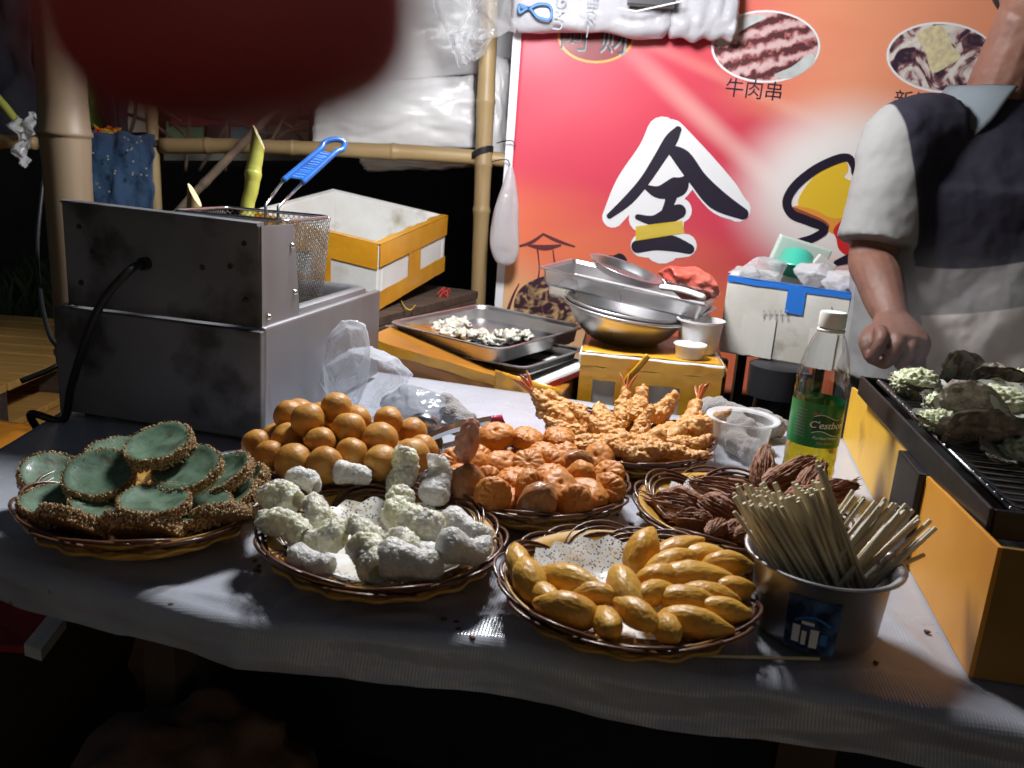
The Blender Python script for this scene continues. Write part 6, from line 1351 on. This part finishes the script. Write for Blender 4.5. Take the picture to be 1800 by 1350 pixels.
# the fresh oysters in it
m_raw = mat('raw_oyster', (.66, .64, .55), (.48, .45, .37), 60, .22, coat=.5, bump=(70, .5, .003), c3=(.12, .11, .09), sc3=45, lo3=.58, hi3=.68)
OL = [(775, 575, .017), (797, 583, .026), (812, 575, .020), (768, 582, .015), (830, 597, .022), (845, 593, .018), (860, 604, .020), (880, 596, .020), (900, 600, .026), (922, 596, .020), (790, 592, .02), (815, 592, .018), (870, 606, .018)]
OX = {i: k_ for k_, i in enumerate(sorted(range(len(OL)), key=lambda j: OL[j][0]))}; ORD = ORD + ['thirteenth']
for i, (x, y, r) in enumerate(OL):
    c = aty(x, y, 1.60); d = ray(x, y); t = ((oc + oz * .006 - EYE).dot(oz)) / d.dot(oz); c = EYE + d * t + oz * r * .35
    me = blobmesh('raw_oyster', lambda q, s=i: V((q.x * r, q.y * r * .8, q.z * r * .55)) + q * r * .4 * fr(q, 1.8, s), m_raw, 4)
    inst('raw_oyster', me, None, c, (.2, 0, i * 1.3), {8: 'whitest open raw oyster at the right in the steel tray', 1: 'tallest raw oyster at the left in the steel tray'}.get(i, 'wet raw oyster, ' + ORD[OX[i]] + ' from the left in the large steel tray'), 'oyster', 'raw oysters in the tray')
# stacked basins and trays on the taped box
bc = PT(1092, 566, 1.66); bc.z = zt + .006
def basin(r, h, z, label, tilt=0.0, off=V((0, 0, 0))):
    c = V((bc.x, bc.y, z)) + off; p = thing('steel_basin', c, label, 'basin', 'stacked steel basins'); m_ = Matrix.Rotation(tilt, 4, 'Y') @ Matrix.Rotation(.03, 4, 'X')
    P1 = [(0, .0), (r * .52, .0), (r * .60, .005), (r * .80, h * .42), (r * .93, h * .82), (r * .965, h * .98), (r * 1.03, h), (r * 1.045, h * .985), (r * 1.03, h * .965), (r * .985, h * .95)]
    k = MB(); k.lathe(P1[:8], 56, c, m_); k.build('bowl', m_tray, p, smooth=True, solid=.0012); k = MB(); k.tube([c + m_ @ V((r * 1.03 * cos(a), r * 1.03 * sin(a), h)) for a in [2 * pi * i / 56 for i in range(56)]], .0032, 6, closed=True); k.build('rolled_rim', m_tray, p, smooth=True)
basin(.118, .060, zt + .005, 'outer of two nested steel basins on the taped box', .10); basin(.110, .058, zt + .013, 'inner of two nested steel basins under the stacked trays', .11, V((-.004, .006, 0)))
tray('steel_tray', 'lower of two long steel trays stacked on the basins', PT(1222, 562, 1.60), PT(1262, 540, 1.80), PT(972, 490, 1.78), .030, cr=.013)
tp_, tc_, tx, ty, tz = tray('steel_tray', 'upper of two long steel trays, tipped, carrying a dish and red bag', PT(1240, 538, 1.585), PT(1268, 514, 1.80), PT(970, 463, 1.78), .034, cr=.013)
c = PT(1100, 478, 1.74); p = thing('round_dish', c, 'shallow round steel dish lying in the upper tray', 'dish'); m_ = Matrix.Rotation(.26, 4, 'Y') @ Matrix.Rotation(.10, 4, 'X')
k = MB(); k.lathe([(0, -.010), (.06, -.010), (.066, -.007), (.074, .006), (.081, .0075), (.081, .006), (.076, .005)], 48, c, m_); k.build('dish', m_tray, p, smooth=True)
m_redbag = mat('red_plastic_bag', (.72, .08, .06), (.80, .22, .16), 14, .25, alpha=.88, bump=(30, .9, .01), bump2=(90, .5, .003))
me = blobmesh('red_bag', facetfn((.062, .05, .036), 4, 46, .2, .03), m_redbag, 5); inst('red_bag', me, None, PT(1212, 496, 1.72), (0, .25, .1), 'crumpled red plastic bag at the right end of the upper tray', 'bag')
k = MB(); a = PT(1160, 504, 1.64); b_ = PT(1240, 524, 1.61); k.tube(smoothpts([a, a.lerp(b_, .5) + V((0, 0, .004)), b_], 6), [(.004, .010)] + [(.006, .016)] * 11 + [(.003, .008)], 12); tag(k.build('white_spatula', m_cap, smooth=True), 'white plastic scraper lying on the near edge of the upper tray', 'scraper')
# white plastic tubs beside the basins
m_tub = mat('milky_plastic', (.74, .72, .72), rough=.35, sss=.1, alpha=.95)
c = PT(1228, 596, 1.60); c.z = zt + .004; p = thing('plastic_tub', c, 'milky white plastic tub beside the basins', 'tub'); k = MB(); k.lathe([(0, 0), (.034, 0), (.037, .012), (.042, .058), (.046, .060), (.046, .063), (.041, .0625), (.0355, .014), (0, .003)], 40, c); k.build('tub_wall', m_tub, p, smooth=True, angle=50)
c2 = PT(1214, 604, 1.54); c2.z = zt + .004; k = MB(); k.lathe([(0, 0), (.024, 0), (.028, .022), (.031, .024), (.030, .026), (.0265, .023), (0, .003)], 32, c2); tag(k.build('small_dish', m_tub, smooth=True, angle=50), 'small milky sauce dish in front of the white tub', 'dish')

# ================================================================== big grimy foam box with blue tape, on a burner
dL, dR = aty(1262, 618, 1.80), aty(1560, 668, 1.70); exD = dR - dL; tl = aty(1268, 484, 1.80); H_ = tl.z - dL.z; yD = V((-exD.y, exD.x, 0)).normalized() * .26
pD = sbox('foam_box', 'large grimy white foam box with blue tape left of the vendor', dL, exD, yD, H_, .022, m_foamd, tapes=[('f', .0, 1, .93, 1.0, m_btape), ('f', .36, .465, .64, .95, m_btape), ('f', .12, .32, .02, .55, mat('clear_tape', (.62, .60, .55), rough=.3)), ('f', .52, .68, .0, .5, MATS['clear_tape'])])
def pen(pts, r=.0011, m=m_pblack):
    nn = -yD.normalized(); k = MB(); k.tube(smoothpts([EYE + ray(x, y) * (((dL + nn * .006 - EYE).dot(nn)) / ray(x, y).dot(nn)) for x, y in pts], 4), r, 5); k.build('pen_mark', m, pD)
for s in ([(1447, 562), (1470, 563)], [(1462, 540), (1466, 562)], [(1456, 548), (1470, 552), (1468, 562)], [(1495, 565), (1510, 570)], [(1500, 568), (1502, 586)], [(1492, 578), (1512, 582)], [(1482, 592), (1500, 596), (1518, 600)]): pen(s)
for i in range(5):
    x = 1340 + i * 10; pen([(x, 546), (x + 6, 547)], .0006, m_greyink); pen([(x + 1, 553), (x + 5, 557)], .0006, m_greyink); pen([(x + 3, 544), (x + 2, 560)], .0006, m_greyink)
# its contents
def bagd(name, x, y, yy, r, m, label, seed, amp=.6, cat='bag'):
    me = blobmesh(name, facetfn(r, seed, 40), m, 5); return inst(name, me, None, aty(x, y, yy), (0, 0, seed), label, cat)
bagd('clear_bag', 1345, 476, 1.92, (.05, .05, .034), m_film, 'wrinkled clear bag in the left of the blue-taped box', 3)
bagd('clear_bag', 1310, 482, 1.90, (.04, .04, .02), m_film, 'low clear bag at the corner of the blue-taped box', 14)
bagd('white_bag', 1430, 482, 1.86, (.045, .04, .028), m_bagwhite, 'knotted white bag on the rim of the blue-taped box', 5)
bagd('white_bag', 1482, 498, 1.80, (.06, .04, .034), m_bagwhite, 'bulging white bag beside the vendor arm', 8)
m_teal = mat('teal_plastic', (.06, .50, .36), rough=.3, sss=.1)
c = aty(1398, 464, 1.95); p = thing('teal_bowl', c, 'upturned teal plastic bowl in the blue-taped foam box', 'bowl'); k = MB(); m_ = Matrix.Rotation(-.35, 4, 'X') @ Matrix.Rotation(.25, 4, 'Y')
k.lathe([(0, .030), (.026, .030), (.034, .024), (.043, -.014), (.0465, -.016), (.0465, -.019), (.042, -.018)], 40, c, m_); k.build('bowl', m_teal, p, smooth=True, angle=50)
k = MB(); a = aty(1405, 452, 2.0); k.box(a, (.13, .018, .075), Euler((.2, .22, .1)).to_matrix().to_4x4(), .004); tag(k.build('foam_slab', mat('greenish_foam', (.58, .68, .62), rough=.6)), 'pale greenish foam slab standing behind the teal bowl', 'slab')
k = MB(); a = aty(1448, 466, 1.93); k.box(a, (.05, .012, .03), Euler((.2, .5, .1)).to_matrix().to_4x4(), .003); tag(k.build('foam_slab', m_foam), 'small white foam offcut right of the teal bowl', 'offcut')
m_pan = mat('sooty_pan', (.02, .02, .023), (.035, .035, .04), 12, .42, metal=.3, bump=(40, .2, .003))
c = aty(1362, 690, 1.74); c.z = .602; p = thing('gas_burner', c, 'black cast burner under the blue-taped foam box', 'burner')
zt_ = dL.z - .004; k = MB(); k.lathe([(0, .0), (.075, .0), (.07, .02), (.045, .05), (.040, zt_ - .602 - .075), (.058, zt_ - .602 - .068), (.060, zt_ - .602 - .004), (.05, zt_ - .602), (0, zt_ - .602)], 40, c); k.build('burner_body', m_pan, p, smooth=True, angle=40)
for a in range(4): k = MB(); k.box(c + V((.12 * cos(a * pi / 2 + .3), .12 * sin(a * pi / 2 + .3) + .05, (zt_ - .604) / 2 + .001)), (.02, .02, zt_ - .606)); k.build('burner_leg', m_pan, p)
c = aty(1372, 716, 1.58); c.z = .604; p = thing('black_wok', c, 'upturned black iron wok behind the bottle', 'wok'); k = MB(); k.lathe([(0, .098), (.03, .096), (.07, .082), (.11, .050), (.13, .012), (.136, .004), (.134, .0)], 56, c); k.build('wok_bowl', m_pan, p, smooth=True)
k = MB(); k.box(V((.62, 1.50, .66)), (.20, .12, .11), rotz(A), .01); tag(k.build('dark_tin', m_pan), 'dark metal tin between the wok and the grill', 'tin')
k = MB(); k.box(V((.52, 1.36, T + .006)), (.07, .012, .004), rotz(.5), .001); tag(k.build('orange_strip', m_orange), 'orange plastic strip lying behind the bottle', 'strip')
# ================================================================== the vendor
m_skin = mat('vendor_skin', (.17, .078, .052), (.13, .058, .04), 8, .58, sss=.12, sssr=(1, .35, .2), bump=(120, .2, .002), c3=(.10, .04, .03), sc3=22, lo3=.58, hi3=.75)
m_shirtwhite = mat('shirt_white', (.66, .64, .62), (.60, .58, .56), 6, .85, bump=(9, .35, .02), bump2=(500, .3, .001), sheen=.2)
m_collar = mat('shirt_collar_grey', (.12, .14, .155), (.10, .115, .13), 10, .85, bump=(500, .3, .001))
m_hair = mat('black_hair', (.012, .010, .009), rough=.5); m_trousers = mat('dark_trousers', (.02, .02, .025), rough=.9)
def shirtmat():
    m = bpy.data.materials.new('polo_blocks'); m.use_nodes = True; n = m.node_tree.nodes; l = m.node_tree.links; b = n['Principled BSDF']; b.inputs['Roughness'].default_value = .85; b.inputs['Specular IOR Level'].default_value = .2
    ge = n.new('ShaderNodeTexCoord'); sp = n.new('ShaderNodeSeparateXYZ'); l.new(ge.outputs['Object'], sp.inputs[0])
    def MA(op, a, bb):
        t = n.new('ShaderNodeMath'); t.operation = op
        for i, q in enumerate((a, bb)):
            if isinstance(q, (int, float)): t.inputs[i].default_value = q
            else: l.new(q, t.inputs[i])
        return t.outputs[0]
    X, Yc, Z_ = sp.outputs
    def curve(z0_, s, x0, q):   # z - (z0 + s*(x-x0) + q*(x-x0)^2)
        d = MA('SUBTRACT', X, x0); return MA('SUBTRACT', Z_, MA('ADD', MA('MULTIPLY', d, s), MA('ADD', MA('MULTIPLY', MA('MULTIPLY', d, d), q), z0_)))
    def MX(f, c1, c2):
        t = n.new('ShaderNodeMix'); t.data_type = 'RGBA'; l.new(f, t.inputs[0])
        for i, q in ((6, c1), (7, c2)):
            if isinstance(q, tuple): t.inputs[i].default_value = (*q, 1)
            else: l.new(q, t.inputs[i])
        return t.outputs[2]
    def ST(q, e=.002): t = n.new('ShaderNodeMapRange'); l.new(q, t.inputs[0]); t.inputs[1].default_value = -e; t.inputs[2].default_value = e; return t.outputs[0]
    col = MX(ST(curve(SZ2, .18, SX, .25)), (.70, .64, .60), (.27, .25, .25))
    col = MX(ST(curve(SZ1, .10, SX, .9)), col, (.020, .018, .028))
    seam = MA('SUBTRACT', MA('ADD', MA('MULTIPLY', MA('SUBTRACT', Z_, s_a.z), (s_b.x - s_a.x) / (s_b.z - s_a.z)), s_a.x), X); col = MX(ST(seam), col, (.225, .22, .215))
    back = MA('SUBTRACT', Yc, SYB); col = MX(ST(back, .004), col, (.30, .295, .29))     # pale back panel begins on top of the shoulder
    l.new(col, b.inputs['Base Color'])
    n1 = n.new('ShaderNodeTexNoise'); n1.inputs['Scale'].default_value = 8; n1.inputs['Detail'].default_value = 3; l.new(ge.outputs['Object'], n1.inputs[0]); b2 = n.new('ShaderNodeBump'); b2.inputs['Strength'].default_value = .5; b2.inputs['Distance'].default_value = .03; l.new(n1.outputs[0], b2.inputs['Height'])
    n2 = n.new('ShaderNodeTexNoise'); n2.inputs['Scale'].default_value = 600; l.new(ge.outputs['Object'], n2.inputs[0]); b3 = n.new('ShaderNodeBump'); b3.inputs['Strength'].default_value = .3; b3.inputs['Distance'].default_value = .001; l.new(n2.outputs[0], b3.inputs['Height']); l.new(b2.outputs[0], b3.inputs['Normal']); l.new(b3.outputs[0], b.inputs['Normal'])
    return m
YV = 1.64
sh = aty(1592, 228, YV); neck = aty(1775, 120, YV + .03); elb = aty(1532, 452, 1.60); wri = aty(1572, 572, 1.43); kn = aty(1578, 622, 1.365)
cx = neck.x; SHZ = sh.z
vend = bpy.data.objects.new('person', None); COL.objects.link(vend); VO = V((cx, YV + .04, 0)); vend.location = VO; ORG[vend.name] = VO; vend.empty_display_size = .05
tag(vend, 'vendor in a black, grey and white polo shirt leaning a fist behind the grill', 'person')
hip = V((cx + .02, YV + .10, .86)); chest = V((cx + .01, YV + .06, 1.18)); nb = V((cx, YV + .05, SHZ + .075)); head = V((cx + .0, YV - .02, SHZ + .30))
k = MB()
k.tube([hip - V((0, 0, .08)), hip, hip.lerp(chest, .4), hip.lerp(chest, .8), chest + V((0, 0, .07)), nb - V((0, 0, .03))], [(.16, .115), (.17, .12), (.165, .115), (.17, .11), (.16, .10), (.085, .07)], 20)
k.tube([nb - V((0, 0, .05)), nb + V((0, -.01, .02)), head - V((0, -.01, .09))], [.072, .060, .056], 16)
k.tube([head + V((0, -.02, -.115)), head + V((0, -.012, -.09)), head + V((0, 0, -.04)), head + V((0, .01, .02)), head + V((0, .012, .07)), head + V((0, .01, .105))], [(.035, .03), (.052, .065), (.068, .088), (.076, .098), (.068, .085), (.03, .035)], 18)
k.tube([head + V((0, -.085, .012)), head + V((0, -.108, -.026)), head + V((0, -.088, -.034))], [.008, .013, .008], 8)          # nose
for s in (-1, 1):
    k.tube([head + V((s * .074, .012, .02)), head + V((s * .084, .02, .0)), head + V((s * .074, .012, -.035))], [.008, .017, .008], 8)  # ears
shr = V((2 * cx - sh.x + .03, sh.y + .09, SHZ)); elr = shr + V((.10, .06, -.28)); wrr = elr + V((.02, -.14, -.18))
shj = sh + V((.02, .02, -.03))
for (a, b_, c_) in ((shj, elb, wri), (shr, elr, wrr)):
    k.tube(smoothpts([a.lerp(V((cx, YV + .06, SHZ)), .35), a, a.lerp(b_, .45), b_, b_.lerp(c_, .30), b_.lerp(c_, .7), c_], 4), [.055] * 3 + [.052] * 5 + [.045] * 4 + [.040] * 4 + [.040, .040, .039, .037, .034, .031, .028, .0265, .0255][:9], 16)
# fist: palm block, four folded fingers and a thumb
def hand(c_, d, side_, drop=V((0, 0, -1))):
    side_ = side_.normalized(); d = d.normalized(); up = d.cross(side_); up = -up if up.z < 0 else up
    k.tube([c_ - d * .012, c_ + d * .025, c_ + d * .058, c_ + d * .078], [(.026, .034), (.026, .041), (.025, .046), (.018, .044)], 14)
    for i, (o, L, r) in enumerate(((-.040, .9, .0094), (-.0132, 1.0, .0100), (.0132, .95, .0096), (.038, .8, .0086))):
        b_ = c_ + d * (.072 - abs(o) * .18) + side_ * o + up * .006; pts = [b_ - d * .02, b_ + d * .008, b_ + d * .018 * L - up * .022 * L, b_ + d * .004 - up * .048 * L, b_ - d * .020 - up * .046 * L]
        k.tube(smoothpts(pts, 3), [r * 1.02] * 4 + [r * 1.1] * 3 + [r] * 3 + [r * .92] * 3, 10)
    th = c_ + d * .01 + side_ * -.034 - up * .012
    k.tube(smoothpts([th, th + d * .028 - side_ * .012 - up * .014, th + d * .050 + side_ * .004 - up * .03, th + d * .056 + side_ * .026 - up * .034], 3), [.0145] * 4 + [.0135] * 3 + [.011] * 3, 10)
hd = (kn - wri); hand(wri, hd + V((0, -.02, .015)), V((1, .15, -.12))); hand(wrr, V((-.4, -1, -.2)), V((-1, .3, 0)))
for s in (-1, 1): k.tube([hip + V((s * .085, 0, .0)), hip + V((s * .1, .0, -.38)), hip + V((s * .1, .03, -.78)), hip + V((s * .1, -.02, -.80)), hip + V((s * .11, -.14, -.82))], [.095, .07, .045, .045, .04], 14)
remeshed(k, 'body', .0034, m_skin, vend, 2, lambda q: .0016 * fr(q, 22, 3, 3) + .0007 * abs(nz(q, 60, 5)))
# shirt: torso and sleeves grown together into one garment
SX = sh.x + .10; SZ1 = aty(1650, 470, YV - .08).z; SZ2 = aty(1650, 552, YV - .08).z; SYB = YV + .06
s_a, s_b = aty(1578, 210, 1.60), aty(1614, 390, 1.55)
m_shirt = shirtmat()
k = MB()
def ctr(z): return V((cx + .005, YV + .05 + .06 * max(0, (1.15 - z)), z))
TZ = [(.80, .205, .150), (.95, .200, .150), (1.08, .198, .150), (1.18, .205, .150), (SHZ - .09, .205, .140), (SHZ - .035, .178, .118), (SHZ + .005, .130, .098), (SHZ + .040, .088, .084), (SHZ + .062, .074, .076)]
vs = []; sg = 40
for z, rx, ry in TZ:
    for j in range(sg):
        t = 2 * pi * j / sg; e = .78; vs.append(ctr(z) + V((rx * abs(cos(t)) ** e * (1 if cos(t) > 0 else -1), ry * abs(sin(t)) ** e * (1 if sin(t) > 0 else -1), 0)))
n_ = len(TZ); k.add(vs, [(i * sg + j, i * sg + (j + 1) % sg, (i + 1) * sg + (j + 1) % sg, (i + 1) * sg + j) for i in range(n_ - 1) for j in range(sg)] + [tuple(reversed(range(sg))), tuple((n_ - 1) * sg + j for j in range(sg))])
for a, b_ in ((sh, aty(1540, 428, 1.60)), (shr, shr.lerp(elr, .8))):
    a2 = a.lerp(V((cx, YV + .05, SHZ)), .42) + V((0, 0, -.005))
    k.tube(smoothpts([a2, a + V((0, 0, -.022)), a.lerp(b_, .4), b_], 5), [.072] * 3 + [.074] * 3 + [.076] * 3 + [.072] * 3 + [.070, .069, .068, .067][:4], 24)
def wrk(q):
    low = max(0, 1.25 - q.z); arm = max(0, s_a.x + .02 - q.x) * 6
    return .008 * fr((q.x * 6, q.y * 4, q.z * 5), 1.0, 3) + .006 * (1 + 3 * low) * abs(nz((q.x * 7 + q.z * 5, q.y * 5, q.z * 9 - q.x * 6), 1, 6)) + .004 * arm * nz((q.x * 18, q.y * 12, q.z * 16), 1, 9)
so = remeshed(k, 'shirt', .006, m_shirt, None, 5, wrk); so.parent = vend; so.matrix_parent_inverse = Matrix.Translation(-VO)
# collar
k = MB(); cn = V((cx, YV + .052, SHZ + .055))
def colfn(u, v):
    g_ = .10 + .62 * v; t = -pi / 2 + g_ + (2 * pi - 2 * g_) * u; en = abs(u - .5) * 2; rx = .074 + .046 * v; ry = .078 + .050 * v
    z = .030 - .060 * v * (.8 + .75 * en ** 4) + .012 * max(0, sin(t)) + .010 * sin(pi * min(1, v * 1.6)); return cn + V((rx * cos(t), ry * sin(t), z)) + V((0, 0, .004 * nz((u * 8, v * 2, 0), 1, 3)))
k.grid(colfn, 64, 10); k.build('collar', m_collar, vend, smooth=True, solid=.004)
# hair, eyes, mouth
def hf(q): return head + V((q.x * .084, q.y * .107 + .010, q.z * .118 + .010)) if (q.z > .12 or q.y > .15) else head + V((q.x * .05, q.y * .05, q.z * .05))
me = blobmesh('hair', hf, m_hair, 4)
for v in me.vertices: v.co -= VO
finish('hair', me, m_hair, vend, smooth=True)
for s in (-1, 1): k = MB(); k.tube([head + V((s * .022, -.092, .006)), head + V((s * .040, -.087, .006))], [.004, .004], 8); k.build('eye', m_hair, vend, smooth=True)
k = MB(); k.tube([head + V((-.022, -.092, -.058)), head + V((0, -.100, -.058)), head + V((.022, -.092, -.058))], [.002, .0045, .002], 8); k.build('mouth', m_pmaroon, vend, smooth=True)
k = MB()
for s in (-1, 1): k.tube([hip + V((s * .07, 0, .08)), hip + V((s * .085, 0, .0)), hip + V((s * .1, .0, -.38)), hip + V((s * .1, .03, -.76))], [(.15, .13), (.13, .115), .09, .07], 18)
remeshed(k, 'trousers', .008, m_trousers, vend, 3)

# ================================================================== the photographer's hand, a finger hanging before the lens
m_fing = mat('finger_skin', (.55, .12, .14), (.46, .09, .11), 60, .5, sss=.9, sssr=(1, .18, .10), bump=(900, .2, .0004))
m_fing.node_tree.nodes['Principled BSDF'].inputs['Subsurface Scale'].default_value = .012
def cp(x, y, d): return EYE + ray(x, y).normalized() * d      # a point d metres from the lens
tip = cp(440, 215, .040); mid = cp(405, -20, .041); knk = cp(380, -360, .045)
up = V((0, 0, 1)); back = V((0, -1, 0)); left = V((-1, 0, 0))
p = thing('hand', knk + up * .03, "photographer's out-of-focus fingertip drooping into the top left of the view", 'hand')
k = MB()
k.tube(smoothpts([tip + (tip - mid) * -.45, mid, knk, knk + up * .022 + back * .012, knk + up * .030 + back * .045], 5), [.0078] * 3 + [.0080] * 7 + [.0085] * 6 + [.0095] * 5, 18)
k.tube(smoothpts([mid, tip + (mid - tip) * .8, tip + (mid - tip) * .3, tip + (tip - mid) * .12], 4), [.0080, .0082, .0083, .0083, .0083, .0083, .0082, .0080, .0076, .0070, .0061, .0046, .0022], 18)
pk = knk + up * .032 + back * .055
k.tube([pk + left * -.02 + back * -.01, pk + left * .02, pk + left * .055 + back * .02 + up * -.015, pk + left * .085 + back * .05 + up * -.05], [(.016, .030), (.018, .040), (.020, .042), (.022, .034)], 16)
for i in range(3):
    b_ = pk + left * (.022 + .021 * i) + up * -.004 + back * -.02
    k.tube(smoothpts([b_ + back * .02, b_ - back * .012 + up * .004, b_ - back * .020 + up * -.018 + left * .006, b_ - back * .004 + up * -.026 + left * .018, b_ + back * .012 + up * -.022 + left * .02], 3), [.0095 - .0005 * i] * 13, 12)
k.tube(smoothpts([pk + left * .05 + back * .04 + up * -.03, pk + left * .03 + back * .05 + up * -.06, pk + left * .01 + back * .045 + up * -.08], 4), [.012] * 5 + [.010] * 4, 12)
wr_ = pk + left * .085 + back * .05 + up * -.05
k.tube([wr_, wr_ + left * .06 + back * .06 + up * -.07, wr_ + left * .16 + back * .2 + up * -.25], [.026, .030, .040], 16)
remeshed(k, 'hand_skin', .0013, m_fing, p, 6)
# ================================================================== the stall lamp: a bare bulb on a cord above the goods
p = thing('hanging_bulb', LAMP, 'bright white bulb hanging above the table just out of the picture', 'lamp')
m_glow = mat('lit_bulb', (1, 1, 1), emit=((.97, .98, 1.0), LAMP_W / (pi * 4 * pi * .108 ** 2))); m_sock = mat('bulb_socket', (.7, .7, .68), rough=.4)
k = MB(); k.lathe([(.014, .058), (.045, .054), (.092, .020), (.112, -.040), (.092, -.100), (.045, -.138), (0, -.148)], 28, LAMP); bo = k.build('bulb', m_glow, p, smooth=True)
k = MB(); k.lathe([(0, .100), (.010, .098), (.016, .090), (.017, .058), (.012, .056)], 20, LAMP); k.build('socket', m_sock, p, smooth=True)
k = MB(); k.tube(smoothpts([LAMP + V((0, 0, .098)), LAMP + V((.01, .02, .5)), LAMP + V((0, .2, .9))], 6), .003, 6); k.build('cord', m_black, p, smooth=True)
# ================================================================== smoke drifting off the grill
sm = bpy.data.materials.new('grill_smoke'); sm.use_nodes = True; n = sm.node_tree.nodes; l = sm.node_tree.links
for q in list(n):
    if q.type == 'BSDF_PRINCIPLED': n.remove(q)
pv = n.new('ShaderNodeVolumePrincipled'); pv.inputs['Color'].default_value = (.9, .9, .92, 1); pv.inputs['Anisotropy'].default_value = .2
tc = n.new('ShaderNodeTexCoord'); mp = n.new('ShaderNodeMapping'); mp.inputs['Scale'].default_value = (1.6, 1.6, .55); mp.inputs['Rotation'].default_value = (0, radians(24), 0); l.new(tc.outputs['Object'], mp.inputs[0])
no = n.new('ShaderNodeTexNoise'); no.inputs['Scale'].default_value = 3.2; no.inputs['Detail'].default_value = 2; no.inputs['Distortion'].default_value = .8; l.new(mp.outputs[0], no.inputs[0])
ln = n.new('ShaderNodeVectorMath'); ln.operation = 'LENGTH'; l.new(tc.outputs['Object'], ln.inputs[0])
r1 = n.new('ShaderNodeMapRange'); r1.interpolation_type = 'SMOOTHERSTEP'; r1.inputs[1].default_value = 1.0; r1.inputs[2].default_value = .15; l.new(ln.outputs['Value'], r1.inputs[0])
r2 = n.new('ShaderNodeMapRange'); r2.inputs[1].default_value = .40; r2.inputs[2].default_value = .72; r2.inputs[3].default_value = 0; r2.inputs[4].default_value = 2.2; l.new(no.outputs[0], r2.inputs[0])
mu = n.new('ShaderNodeMath'); mu.operation = 'MULTIPLY'; l.new(r1.outputs[0], mu.inputs[0]); l.new(r2.outputs[0], mu.inputs[1]); l.new(mu.outputs[0], pv.inputs['Density']); l.new(pv.outputs[0], n['Material Output'].inputs['Volume'])
me = blobmesh('grill_smoke', lambda q: q, sm, 3); c = aty(1690, 610, 1.33)
o = bpy.data.objects.new('grill_smoke', me); COL.objects.link(o); o.location = c; o.scale = (.24, .13, .21); tag(o, 'thin white smoke drifting off the grill before the vendor', 'smoke', kind='stuff')
SC.cycles.volume_step_rate = 2.0; SC.cycles.volume_max_steps = 64; SC.cycles.volume_bounces = 1
